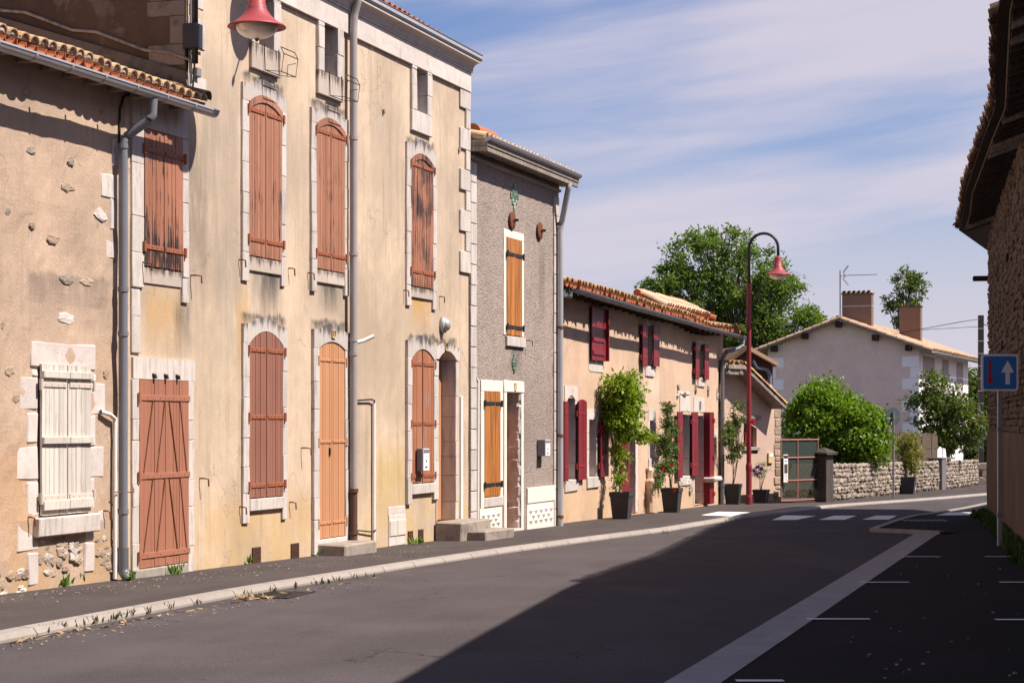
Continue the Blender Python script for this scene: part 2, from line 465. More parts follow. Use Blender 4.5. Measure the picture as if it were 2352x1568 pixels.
M['red'] = paint('shutter_paint_red', (0.195, 0.014, 0.021), 0.0, grainy=0.2, rough=0.45, rv=0.12)
M['red_iron'] = simple('red_strap', (0.24, 0.02, 0.025), 0.5)
M['oak'] = wood_mat('varnished_oak', (0.40, 0.145, 0.032), 0.5)
M['oldwood'] = wood_mat('grey_weathered_wood', (0.25, 0.20, 0.165), 0.85)
M['darkwood'] = wood_mat('dark_beam', (0.038, 0.023, 0.016), 0.85)
M['zinc'] = simple('zinc', (0.42, 0.40, 0.41), 0.45, 0.2, 3, 0.5, 0.2)
M['zinc_dark'] = simple('zinc_dark', (0.16, 0.16, 0.175), 0.45, 0.25, 4, 0.5, 0.3)
M['pvc'] = simple('grey_pvc', (0.17, 0.17, 0.19), 0.45, 0.15, 5)
M['pvc_light'] = simple('pale_grey_pvc', (0.33, 0.295, 0.285), 0.5, 0.15, 5)
M['pvc_white'] = simple('white_pvc', (0.72, 0.68, 0.64), 0.45, 0.08, 5)
M['castiron'] = simple('cast_iron', (0.10, 0.05, 0.035), 0.7, 0.3, 10)
M['dark'] = simple('dark_inside', (0.012, 0.010, 0.010), 0.8, 0.1, 3, 0.1, bump=0)
M['cable'] = simple('black_cable', (0.02, 0.017, 0.017), 0.6)
def tile_mat(name, a, b, lich=0.5, dark=0.5):
    n = NT(name); o = n.obj(); p = n.pos()
    c = n.mix(n.rand(), a, b)
    f = n.noise(p, 9, 4, 0.65)
    c = n.mix(n.mr(f, 0.5, 0.66, 0, lich), c, (0.62, 0.36, 0.07))
    f2 = n.noise(p, 14, 5, 0.7)
    c = n.mix(n.mr(f2, 0.5, 0.68, 0, dark), c, (0.10, 0.085, 0.07))
    n.bump(n.noise(p, 60, 3), 0.3, 0.006)
    return n.done(c, 0.9, 0.15)
M['tile'] = tile_mat('canal_tile', (0.42, 0.27, 0.16), (0.56, 0.42, 0.27), 0.25, 0.35)
M['tile_new'] = tile_mat('terracotta_new', (0.44, 0.14, 0.065), (0.36, 0.12, 0.06), 0.12, 0.35)
M['tile_lichen'] = tile_mat('canal_tile_lichen', (0.34, 0.17, 0.09), (0.46, 0.31, 0.18), 0.8, 0.8)
M['tile_pink'] = tile_mat('canal_tile_pink', (0.50, 0.30, 0.20), (0.60, 0.40, 0.28), 0.05, 0.12)
M['tile_dark'] = tile_mat('canal_tile_dark', (0.10, 0.06, 0.04), (0.16, 0.09, 0.06), 0.25, 0.5)
def asphalt(name, base, spots=0.3, sc1=0.6, pale=None):
    n = NT(name); p = n.pos()
    a = n.noise(p, sc1, 5, 0.6); b = n.noise(n.map(p, (1.2, 0.25, 1), rot=(0, 0, radians(-15))), 1.4, 4)
    g = n.noise(p, 130, 3, 0.7); g2 = n.noise(p, 45, 4, 0.7)
    c = n.mix(n.mr(a, 0.3, 0.7), sc(base, 0.86), sc(base, 1.12))
    c = n.mix(n.mr(b, 0.42, 0.7, 0, 0.3), c, sc(base, 0.72))
    c = n.mix(1.0, c, n.mix(n.mr(g, 0.25, 0.75), (0.6,) * 3, (1.4,) * 3), 'MULTIPLY')
    c = n.mix(1.0, c, n.mix(n.mr(g2, 0.3, 0.7), (0.85,) * 3, (1.14,) * 3), 'MULTIPLY')
    # worn wheel paths along the street, old patches, a few cracks
    al = n.map(p, (1, 1, 1), rot=(0, 0, radians(13)))
    tr = n.noise(n.map(al, (0.9, 0.03, 1), (0.3, 0, 0)), 1.0, 3, 0.5)
    c = n.mix(n.mr(tr, 0.45, 0.62, 0, 0.28), c, sc(base, 1.28))
    pt = n.noise(n.map(al, (0.35, 0.12, 1), (4, 2, 0)), 1.0, 2, 0.4)
    c = n.mix(n.mr(pt, 0.60, 0.615, 0, 0.30), c, sc(base, 0.72))
    st_ = n.noise(p, 2.3, 5, 0.7)
    c = n.mix(n.mr(st_, 0.60, 0.70, 0, 0.35), c, sc(base, 0.6))
    wv = n.node('ShaderNodeVectorMath'); wv.operation = 'ADD'
    nz = n.node('ShaderNodeTexNoise'); n.L(p, nz.inputs['Vector']); nz.inputs['Scale'].default_value = 1.5; nz.inputs['Detail'].default_value = 6
    n.L(p, wv.inputs[0]); n.L(nz.outputs['Color'], wv.inputs[1])
    vd = n.voro(n.map(wv.outputs[0], (0.5, 0.22, 1)), 1.0, 'DISTANCE_TO_EDGE')
    ck = n.math('MULTIPLY', n.mr(vd[0], 0.006, 0.002), n.mr(n.noise(p, 0.35, 2), 0.5, 0.56))
    c = n.mix(n.math('MULTIPLY', ck, 0.7), c, sc(base, 0.35))
    v = n.voro(p, 11)
    c = n.mix(n.mr(v[0], 0.06, 0.035, 0, spots), c, sc(base, 3.2))
    n.bump(n.math('ADD', g, g2), 0.5, 0.006)
    return n.done(c, 0.92, 0.06)
M['road'] = asphalt('road_asphalt', (0.079, 0.066, 0.067), 0.12)
M['walk'] = asphalt('pavement_asphalt', (0.073, 0.0595, 0.057), 0.5, 1.0)
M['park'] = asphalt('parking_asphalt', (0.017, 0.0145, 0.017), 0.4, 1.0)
M['whiteline'] = stone_mat('road_paint', (0.80, 0.77, 0.73), 0.15, (0.4, 0.37, 0.35), vertical=False)
M['leaf_ash'] = leaf_mat('ash_leaf', (0.065, 0.115, 0.02), (0.17, 0.24, 0.05), 0.45)
M['leaf_dark'] = leaf_mat('dark_leaf', (0.02, 0.045, 0.012), (0.05, 0.09, 0.022))
M['leaf_bush'] = leaf_mat('bush_leaf', (0.08, 0.15, 0.008), (0.20, 0.31, 0.025), 0.35)
M['leaf_wist'] = leaf_mat('wisteria_leaf', (0.10, 0.17, 0.008), (0.28, 0.36, 0.03), 0.35)
M['leaf_rose'] = leaf_mat('rose_leaf', (0.06, 0.10, 0.03), (0.14, 0.19, 0.05), 0.3)
M['leaf_fruit'] = leaf_mat('fruit_tree_leaf', (0.05, 0.075, 0.015), (0.15, 0.20, 0.04), 0.3)
M['leaf_yellow'] = leaf_mat('yellowing_leaf', (0.13, 0.14, 0.02), (0.26, 0.24, 0.05), 0.3)
M['weed'] = leaf_mat('weed_leaf', (0.06, 0.14, 0.015), (0.16, 0.26, 0.04), 0.3)
M['weed_dull'] = leaf_mat('weed_dull_leaf', (0.06, 0.07, 0.025), (0.14, 0.13, 0.05), 0.2)
M['dry'] = simple('dry_straw', (0.36, 0.25, 0.13), 0.9)
M['bark'] = stone_mat('bark', (0.11, 0.085, 0.065), 0.4, vertical=True)
M['stem'] = stone_mat('woody_stem', (0.22, 0.17, 0.12), 0.3, vertical=True)
M['petal_red'] = simple('red_petal', (0.55, 0.01, 0.02), 0.5)
M['petal_pink'] = simple('pink_petal', (0.65, 0.12, 0.2), 0.5)
M['petal_violet'] = simple('violet_petal', (0.16, 0.07, 0.35), 0.5)
M['pot'] = simple('anthracite_pot', (0.045, 0.04, 0.042), 0.55, 0.12, 4, 0.3)
M['soil'] = simple('soil', (0.05, 0.035, 0.025), 0.95, 0.3, 30)
M['lampred'] = simple('lamp_red_paint', (0.31, 0.05, 0.055), 0.5, 0.15, 8, 0.35)
M['mast_red'] = simple('mast_red_paint', (0.22, 0.025, 0.028), 0.5, 0.2, 5, 0.35)
M['mast_black'] = simple('mast_black_paint', (0.035, 0.030, 0.033), 0.45)
M['galv'] = simple('galvanised_steel', (0.40, 0.38, 0.37), 0.5, 0.15, 6, 0.4, 0.3)
M['signblue'] = simple('sign_blue', (0.04, 0.19, 0.48), 0.4, 0.05, 4)
M['signwhite'] = simple('sign_white', (0.78, 0.76, 0.76), 0.4, 0.04, 4)
M['signred'] = simple('sign_red', (0.55, 0.015, 0.03), 0.4, 0.05, 4)
M['white_metal'] = simple('white_metal', (0.75, 0.73, 0.73), 0.35, 0.04, 4)
M['grey_metal'] = simple('grey_metal', (0.22, 0.20, 0.22), 0.4, 0.06, 4)
M['cream'] = simple('cream_enamel', (0.62, 0.46, 0.24), 0.4, 0.06, 8)
M['ink'] = simple('dark_print', (0.05, 0.02, 0.02), 0.6, 0.05)
def glass_mat():
    n = NT('window_glass'); n.b.inputs['Transmission Weight'].default_value = 0.0
    return n.done((0.02, 0.022, 0.025), 0.06, 0.6)
M['glass'] = glass_mat()
def bowl_mat():
    n = NT('lamp_bowl_frosted'); n.b.inputs['Transmission Weight'].default_value = 0.35
    return n.done((0.62, 0.55, 0.50), 0.35, 0.5)
M['bowl'] = bowl_mat()

# ------------------------------------------------------------------ the ground
R2 = random.Random(3)
def sheet(name, polys, mat, zoff=0.0, parent=None, kind=None):
    mb = MB()
    for q in polys: mb.add([(p[0], p[1], p[2] + zoff) for p in q], [tuple(range(len(q)))])
    o = mobj(name, mb, mat, parent)
    if kind: o['kind'] = kind
    return o

# wide ground sheet to the horizon
mb = MB()
ys = [-60, 0, 40, 90, 150, 400, 1500]; xs = [-1500, -60, 60, 1500]
for y in ys:
    for x in xs: mb.v.append((x, y, (gz(min(max(y, -60), 95)) - 0.30)))
for i in range(len(ys) - 1):
    for j in range(len(xs) - 1): mb.f.append((i * 4 + j, i * 4 + j + 1, (i + 1) * 4 + j + 1, (i + 1) * 4 + j))
grass_n = NT('meadow'); _p = grass_n.pos()
grass_m = grass_n.done(grass_n.mix(grass_n.noise(_p, 0.5, 5), (0.05, 0.07, 0.02), (0.10, 0.11, 0.035)), 0.95, 0.1)
tag(mobj('ground', mb, grass_m), kind='structure')

RD = -0.055                                     # the carriageway lies a kerb's height below the pavement
# kerb line (top outer arris) from near to far
kerb_px = [(-420, 1545), (0, 1459), (300, 1402), (580, 1350), (941, 1293), (1180, 1258), (1412, 1227.5), (1532, 1213), (1612, 1200),
           (1690, 1187), (1764, 1177), (1840, 1167.5), (1920, 1159), (2010, 1152.5), (2092, 1147), (2180, 1140.5), (2272, 1132.5), (2360, 1126)]
KP = [gpt(x, y) for x, y in kerb_px]
d0 = (KP[1] - KP[0]).normalized()
KP = [KP[0] - d0 * 26] + KP
d1 = (KP[-1] - KP[-2]).normalized()
KP = KP + [KP[-1] + d1 * 40]
def at_plane(p, dz): return Vector((p.x, p.y, gz(p.y, dz)))
def resample(P, step):
    out = [P[0]]; acc = 0.0
    for a, b in zip(P, P[1:]):
        L = (b - a).length; t = step - acc
        while t <= L:
            out.append(a + (b - a) * (t / L)); t += step
        acc = (acc + L) % step
    return out
KS = resample(KP, 1.0)
def side(P, i, w):
    a = P[max(0, i - 1)]; b = P[min(len(P) - 1, i + 1)]
    t = (b - a); t.z = 0; t.normalize()
    return Vector((P[i].x - t.y * w, P[i].y + t.x * w, 0))     # to the left of travel
# carriageway: kerb foot to far right
polys = []
for i in range(len(KS) - 1):
    a, b = KS[i], KS[i + 1]
    polys.append([at_plane(a, RD), at_plane(a + Vector((34, -6, 0)), RD), at_plane(b + Vector((34, -6, 0)), RD), at_plane(b, RD)])
road = sheet('road', polys, M['road'], 0.0, kind='structure')
# pavement on the left, from behind the kerb to well under the houses
KW = 0.16
polys = []
for i in range(len(KS) - 1):
    a = side(KS, i, KW); b = side(KS, i + 1, KW); a2 = side(KS, i, 9.0); b2 = side(KS, i + 1, 9.0)
    polys.append([at_plane(a, 0), at_plane(b, 0), at_plane(b2, 0), at_plane(a2, 0)])
walk = sheet('pavement', polys, M['walk'], 0.0, kind='structure')
# kerb stones, one by one
kn = 0
for i in range(len(KS) - 1):
    a, b = KS[i], KS[i + 1]
    if b.y < 12 or a.y > 90: continue
    t = (b - a); t.z = 0; ln = t.length; t.normalize()
    mb = MB(); g = 0.006
    pr = [(0.0, RD - 0.1), (0.0, -0.035), (0.03, 0.006), (KW, 0.010), (KW, RD - 0.1)]
    vs_ = []
    for sx in (g, ln - g):
        for (w, z) in pr:
            x = a.x + t.x * sx - t.y * w; y = a.y + t.y * sx + t.x * w
            vs_.append((x, y, gz(y, z)))
    n5 = len(pr)
    mb.add(vs_, [tuple(range(n5)), tuple(range(2 * n5 - 1, n5 - 1, -1))] + [((k + 1) % n5, k, n5 + k, n5 + (k + 1) % n5) for k in range(n5)])
    c = Vector((a.x, a.y, gz(a.y)))
    o = mobj('kerb_stone', mb, M['kerb'], walk, off=c); o.location = c; kn += 1

# barn plan first, it bounds the parking strip
BW = [Vector((9.84 + 0.205 * (y - 41.0), y, 0)) for y in (-14.0, 41.0)]
def bwx(y): return 9.84 + 0.205 * (y - 41.0)
strip_r = [gpt(1660, 1568, RD), gpt(2158, 1224, RD)]
sd = (strip_r[1] - strip_r[0]) / (strip_r[1].y - strip_r[0].y)
def srx(y): return strip_r[0].x + sd.x * (y - strip_r[0].y)
def pdz(x, y):
    w = max(0.3, bwx(y) - srx(y)); return RD + 0.10 * min(1.0, max(0.0, (x - srx(y)) / w))
def ppt(px, py):
    p = gpt(px, py, RD)
    for _ in range(6): p = gpt(px, py, pdz(p.x, p.y))
    return p
y_end = strip_r[1].y
# strip: two rows of concrete slabs with a groove between
strip_l0 = gpt(1530, 1568, RD); strip_l1 = gpt(2105, 1224, RD)
def slx(y): return strip_l0.x + (strip_l1.x - strip_l0.x) / (strip_l1.y - strip_l0.y) * (y - strip_l0.y)
y = 6.0
while y < y_end - 0.1:
    y2 = min(y_end, y + 1.0)
    for row in (0, 1):
        mb = MB(); vs_ = []
        f0, f1 = ((0.0, 0.535), (0.555, 1.0))[row]
        for yy in (y + 0.004, y2 - 0.004):
            for f in (f0, f1):
                x = slx(yy) + (srx(yy) - slx(yy)) * f
                for dz in (-0.06, 0.012 if (row == 1) == (f == f1 or row == 1) else 0.004):
                    vs_.append((x, yy, gz(yy, RD + dz)))
        mb.add(vs_, [(1, 3, 7, 5), (0, 1, 5, 4), (2, 6, 7, 3), (0, 2, 3, 1), (4, 5, 7, 6)])
        mobj('gutter_slab', mb, M['gutterstone'], road)
    y = y2
# parking bay / right hand pavement
polys = []; yl = -12.0
while yl < y_end:
    y2 = min(y_end, yl + 1.5); q = []
    for yy, rev in ((yl, 0), (y2, 1)):
        xa = srx(yy) + 0.004; xb = bwx(yy) + 0.5
        r = [(xa, yy), ((xa + xb) / 2, yy), (xb, yy)]
        q.append([Vector((x, yy, gz(yy, pdz(x, yy)) + 0.006)) for x, yy in r])
    polys.append([q[0][0], q[0][1], q[1][1], q[1][0]]); polys.append([q[0][1], q[0][2], q[1][2], q[1][1]])
    yl = y2
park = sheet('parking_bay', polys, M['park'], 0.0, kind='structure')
# build-out beyond the bay, raised behind a thin kerb
bo_px = [(1997, 1217), (2158, 1224), (2352, 1229), (2390, 1200)]
c0, c1 = gpt(1997, 1217, RD + 0.03), gpt(2158, 1224, RD + 0.03)
bo_edge = [c0, gpt(2060, 1195, RD + 0.03), gpt(2092, 1186.5, RD + 0.03), gpt(2150, 1178, RD + 0.03), gpt(2210, 1168, RD + 0.03), gpt(2262, 1157, RD + 0.03), gpt(2330, 1146, RD + 0.03)]
right_far = Vector((bwx(c1.y) + 0.6, c1.y - 0.3, 0)); right_far.z = gz(right_far.y, RD + 0.03)
far_end = Vector((bo_edge[-1].x + 2, bo_edge[-1].y, bo_edge[-1].z))
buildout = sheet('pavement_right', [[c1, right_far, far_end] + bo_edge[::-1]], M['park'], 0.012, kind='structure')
def edging(name, A, w, h, mat, parent):
    for a, b in zip(A, A[1:]):
        t = (b - a); L_ = t.length; t.normalize(); nrm = Vector((-t.y, t.x, 0)) * w
        k = max(1, int(L_ / 1.0 + 0.5))
        for i in range(k):
            p = a + t * (L_ * i / k + 0.004); q = a + t * (L_ * (i + 1) / k - 0.004)
            mb = MB(); vs_ = []
            for c in (p, p + nrm, q + nrm, q):
                vs_.append((c.x, c.y, c.z - 0.10)); vs_.append((c.x, c.y, c.z + h))
            mb.add(vs_, [(1, 3, 5, 7), (0, 1, 7, 6), (2, 4, 5, 3), (0, 2, 3, 1), (4, 6, 7, 5)])
            mobj(name, mb, mat, parent)
edging('kerb_stone', [c1, c0], -0.13, 0.035, M['kerb'], buildout)
edging('kerb_stone', bo_edge, -0.13, 0.035, M['kerb'], buildout)
# markings
def mark(name, pxs, fn, mat, parent, dz):
    ps = [fn(*p) for p in pxs]
    mb = MB(); mb.add([(p.x, p.y, p.z + dz) for p in ps], [tuple(range(len(ps)))])
    return mobj(name, mb, mat, parent)
rp = lambda x, y: gpt(x, y, RD)
for q in ([(1773, 1194), (1800, 1183.5), (1874, 1184.5), (1830, 1193.5)], [(1880, 1193.5), (1915, 1184), (1968, 1184), (1940, 1193.5)],
          [(1980, 1193), (2012, 1184), (2060, 1184), (2042, 1193)]):
    mark('crossing_stripe', q, rp, M['whiteline'], road, 0.005)
mark('crossing_stripe', [(1610, 1183), (1650, 1175), (1724, 1176.5), (1680, 1185.5)], lambda x, y: gpt(x, y, 0), M['whiteline'], walk, 0.006)
mark('crossing_stripe', [(2150, 1185), (2178, 1178), (2234, 1178), (2226, 1184.5)], lambda x, y: gpt(x, y, RD + 0.03), M['whiteline'], buildout, 0.02)
for (xa, xb, y) in ((2070, 2160, 1279.5), (1976, 2088, 1338.5), (1852, 1998, 1423.5), (1690, 1800, 1566), (2262, 2350, 1279.5), (2296, 2400, 1338.5), (2286, 2460, 1425)):
    pa = ppt(xa, y); pb = ppt(xb, y); w = 0.055
    mb = MB(); mb.add([(pa.x, pa.y - w, gz(pa.y - w, pdz(pa.x, pa.y - w)) + .012), (pb.x, pb.y - w, gz(pb.y - w, pdz(pb.x, pb.y - w)) + .012), (pb.x, pb.y + w, gz(pb.y + w, pdz(pb.x, pb.y + w)) + .012), (pa.x, pa.y + w, gz(pa.y + w, pdz(pa.x, pa.y + w)) + .012)], [(0, 1, 2, 3)])
    mobj('bay_line', mb, M['whiteline'], park)
# drain grates
def grate(name, c, ux, uy, w, l, parent, nbar):
    mb = MB(); t = Vector((ux, uy, 0)).normalized(); nn = Vector((-t.y, t.x, 0))
    def bar(a0, a1, b0, b1, h):
        vs_ = []
        for (a, b) in ((a0, b0), (a1, b0), (a1, b1), (a0, b1)):
            p = c + t * a + nn * b; vs_ += [(p.x, p.y, gz(p.y, RD) + 0.002), (p.x, p.y, gz(p.y, RD) + h)]
        mb.add(vs_, [(1, 3, 5, 7), (0, 1, 7, 6), (2, 4, 5, 3), (0, 2, 3, 1), (4, 6, 7, 5)])
    for k in range(nbar): bar(-l / 2 + l * k / nbar, -l / 2 + l * (k + 0.5) / nbar, -w / 2, w / 2, 0.010)
    bar(-l / 2, l / 2, -w / 2 - 0.03, -w / 2, 0.012); bar(-l / 2, l / 2, w / 2, w / 2 + 0.03, 0.012); bar(-l / 2, l / 2, -0.012, 0.012, 0.012)
    mobj(name, mb, M['iron_black'], parent)
kd = (KS[20] - KS[19])
grate('drain_grate', gpt(645, 1366, RD), kd.x, kd.y, 0.35, 0.9, road, 9)
g2c = gpt(2118, 1197, RD + 0.03); 
mb = MB()
for k in range(8): mb.box(g2c.x - 0.5 + k * 0.125, g2c.x - 0.44 + k * 0.125, g2c.y - 0.3, g2c.y + 0.3, g2c.z + 0.013, g2c.z + 0.024)
mobj('drain_grate', mb, M['iron_black'], buildout)
# ------------------------------------------------------------------ house building kit
def archz(x, xm, hw, zt, rise): return zt + rise * max(0.0, 1 - ((x - xm) / hw) ** 2)

def wall(H, name, s0, s1, z0, z1, holes, mat, cell=0.25, amp=0.004, freq=1.6, depth=0.4, parent=None, topf=None, o0=0.0):
    xs = {s0, s1}; zs = {z0, z1}
    for h in holes: xs |= {h[0], h[1]}; zs |= {h[2], h[3]}
    def fill(vals):
        v = sorted(vals); out = []
        for a, b in zip(v, v[1:]):
            k = max(1, int(math.ceil((b - a) / cell)))
            out += [a + (b - a) * i / k for i in range(k)]
        return out + [v[-1]]
    xs = fill(xs); zs = fill(zs); nx = len(xs); mb = MB()
    for zi, z in enumerate(zs):
        for x in xs:
            q = amp * (mn.noise(Vector((x * freq, z * freq, 3.1))) * 1.2 + mn.noise(Vector((x * freq * 3.7, z * freq * 3.7, 9.1))) * 0.5)
            zz = z
            if topf is not None: zz = z0 + (z - z0) * (topf(x) - z0) / (z1 - z0)
            mb.v.append((x, o0 + q, zz))
    for j in range(len(zs) - 1):
        for i in range(nx - 1):
            xm = (xs[i] + xs[i + 1]) / 2; zm = (zs[j] + zs[j + 1]) / 2
            if any(h[0] < xm < h[1] and h[2] < zm < h[3] for h in holes): continue
            mb.f.append((j * nx + i, j * nx + i + 1, (j + 1) * nx + i + 1, (j + 1) * nx + i)[::-1])
    for h in holes:                                  # reveals
        a, b, c, d = h[:4]
        mb.add([(a, o0, c), (b, o0, c), (b, o0, d), (a, o0, d), (a, o0 - depth, c), (b, o0 - depth, c), (b, o0 - depth, d), (a, o0 - depth, d)],
               [(0, 1, 5, 4), (1, 2, 6, 5), (2, 3, 7, 6), (3, 0, 4, 7)])
    return H.part(name, mb, mat, parent)

def jamb(H, a, b, z0, z1, o, mat, k=5, depth=0.0, jit=0.25, R=rnd, name='jamb_stone', vary=0.0):
    cuts = [0.0]
    for i in range(1, k): cuts.append((i + R.uniform(-jit, jit)) / k)
    cuts.append(1.0)
    for i in range(k):
        mb = MB(); e = R.uniform(-0.004, 0.004)
        mb.box(a - (R.uniform(0, vary) if vary else 0), b, -max(depth, 0.0) - 0.001, o + e, z0 + (z1 - z0) * cuts[i] + 0.0015, z0 + (z1 - z0) * cuts[i + 1] - 0.0015, 0.005, 0.0035, R)
        H.part(name, mb, mat)

def lintel(H, s0, s1, a, b, zb, rise, zt, peak, o, mat, depth=0.0, name='lintel', flat=0.85):
    xm = (a + b) / 2; hw = (b - a) / 2; N = 12
    poly = [(s0, zb), (a, zb)]
    if rise > 0:
        poly += [(a + (b - a) * i / N, archz(a + (b - a) * i / N, xm, hw, zb, rise)) for i in range(1, N)]
    poly += [(b, zb), (s1, zb), (s1, zt)]
    if peak > 0:
        sm = (s0 + s1) / 2; sh = (s1 - s0) / 2 * flat
        for i in range(1, N):
            x = s1 + (s0 - s1) * i / N; u = max(-1, min(1, (x - sm) / sh))
            poly.append((x, zt + peak * 0.5 * (1 + cos(pi * u)) + rnd.uniform(-.004, .004)))
    poly.append((s0, zt))
    mb = MB(); mb.prism(poly[::-1], -max(depth, 0) - 0.001, o)
    return H.part(name, mb, mat)

def block(H, name, a, b, z0, z1, o, mat, depth=0.001, ch=0.008, jit=0.002, parent=None):
    mb = MB(); mb.box(a, b, -depth, o, z0, z1, ch, jit); return H.part(name, mb, mat, parent)

def shutter(H, s0, s1, zb, zt, rise, o, pm, im, n=6, leaves=2, straps=(), strap_h=0.045, name='shutter', splits=None, gap=0.006,
            pintle=True, split_gap=0.008, toprail=False, label=None, lean=0.0):
    xm = (s0 + s1) / 2; hw = (s1 - s0) / 2 + 1e-6
    cuts = splits or [s0 + (s1 - s0) * i / leaves for i in range(leaves + 1)]
    for li in range(len(cuts) - 1):
        a, b = cuts[li] + (split_gap / 2 if li else 0), cuts[li + 1] - (split_gap / 2 if li < len(cuts) - 2 else 0)
        mb = MB(); N = 6
        poly = [(a, zb), (b, zb)] + [(b + (a - b) * i / N, archz(b + (a - b) * i / N, xm, hw, zt, rise) - 0.004) for i in range(N + 1)]
        mb.prism(poly[::-1], o + 0.001, o + 0.008)
        back = H.part(name, mb, M['dark'], label=label)
        nn = n if isinstance(n, int) else n[li]
        ws = [rnd.uniform(0.82, 1.18) for _ in range(nn)]; tot = sum(ws); x = a
        for w in ws:
            x2 = x + (b - a) * w / tot
            xa, xb = x + gap / 2, x2 - gap / 2
            mb = MB(); e = rnd.uniform(-0.002, 0.002)
            K_ = 3 if rise > 0 else 1
            top = [(xb + (xa - xb) * i / K_, archz(xb + (xa - xb) * i / K_, xm, hw, zt, rise) - 0.002) for i in range(K_ + 1)]
            mb.prism(([(xa, zb + rnd.uniform(-.003, .003)), (xb, zb)] + top)[::-1], o + 0.008, o + 0.030 + e)
            H.part('plank', mb, pm, back); x = x2
        for zs_ in straps:
            mb = MB(); wd = (b - a)
            left = (li == 0)
            p, q = (a - 0.015, b - 0.06 * wd) if left else (a + 0.06 * wd, b + 0.015)
            if len(cuts) == 2: p, q = a - 0.015, b + 0.015
            mb.box(p, q, o + 0.030, o + 0.041, zs_ - strap_h / 2, zs_ + strap_h / 2, 0.003)
            for t in (0.15, 0.4, 0.65, 0.88):
                xx = p + (q - p) * t; mb.box(xx - 0.006, xx + 0.006, o + 0.041, o + 0.046, zs_ - 0.006, zs_ + 0.006)
            H.part('strap', mb, im, back)
            if pintle:
                mb = MB(); ex = a - 0.03 if left else b + 0.03
                mb.tube([(ex, o + 0.045, zs_ - 0.055), (ex, o + 0.045, zs_ + 0.05)], 0.019, 8)
                H.part('hinge_pin', mb, im, back)
        if toprail:
            mb = MB(); N = 8
            pts = [a + (b - a) * i / N for i in range(N + 1)]
            poly = [(x, archz(x, xm, hw, zt, rise) - 0.006) for x in pts] + [(x, archz(x, xm, hw, zt, rise) - 0.085) for x in pts[::-1]]
            mb.prism(poly, o + 0.030, o + 0.045); H.part('top_rail', mb, pm, back)

def hook(H, s, z, out=0.10, side=1):
    mb = MB()
    mb.tube([(s, 0, z), (s, out * .6, z), (s + side * 0.02, out, z - 0.01), (s + side * .03, out, z - 0.09)], 0.009, 6)
    H.part('shutter_hook', mb, M['iron_rust'])

def gutter(H, s0, s1, o, zf, r, mat, brackets=0.75, name='gutter', nseg=40):
    ss = [s0 + (s1 - s0) * i / nseg for i in range(nseg + 1)]
    prof = [(r * cos(t) , r * sin(t)) for t in [pi * 1.0 + pi * i / 10 for i in range(11)]]
    prof = [(-r * 1.08, 0.012), (-r, 0.012)] + prof + [(r, 0.012), (r * 1.12, 0.014), (r * 1.12, -0.004)]
    inner = [((r - 0.004) * cos(t), (r - 0.004) * sin(t) + 0.004) for t in [2 * pi - pi * i / 10 for i in range(11)]]
    mb = MB(); path = [(s, o, zf(s)) for s in ss]
    mb.sweepx(prof, path); mb.sweepx(inner, path)
    for e, s in ((0, s0), (1, s1)):
        pr = [(s, o + r * cos(t), zf(s) + r * sin(t)) for t in [pi + pi * i / 10 for i in range(11)]]
        mb.add(pr, [tuple(range(11))])
    g = H.part(name, mb, mat)
    if brackets:
        k = int((s1 - s0) / brackets)
        for i in range(k + 1):
            s = s0 + 0.12 + i * brackets
            if s > s1: break
            mb = MB(); zz = zf(s)
            pr = [((r + 0.007) * cos(t), (r + 0.007) * sin(t)) for t in [pi + pi * j / 10 for j in range(11)]]
            mb.sweepx([(-r * 1.2, 0.05)] + pr + [(r * 1.15, 0.02)], [(s - 0.014, o, zz), (s + 0.014, o, zz)])
            H.part('bracket', mb, mat, g)
    return g

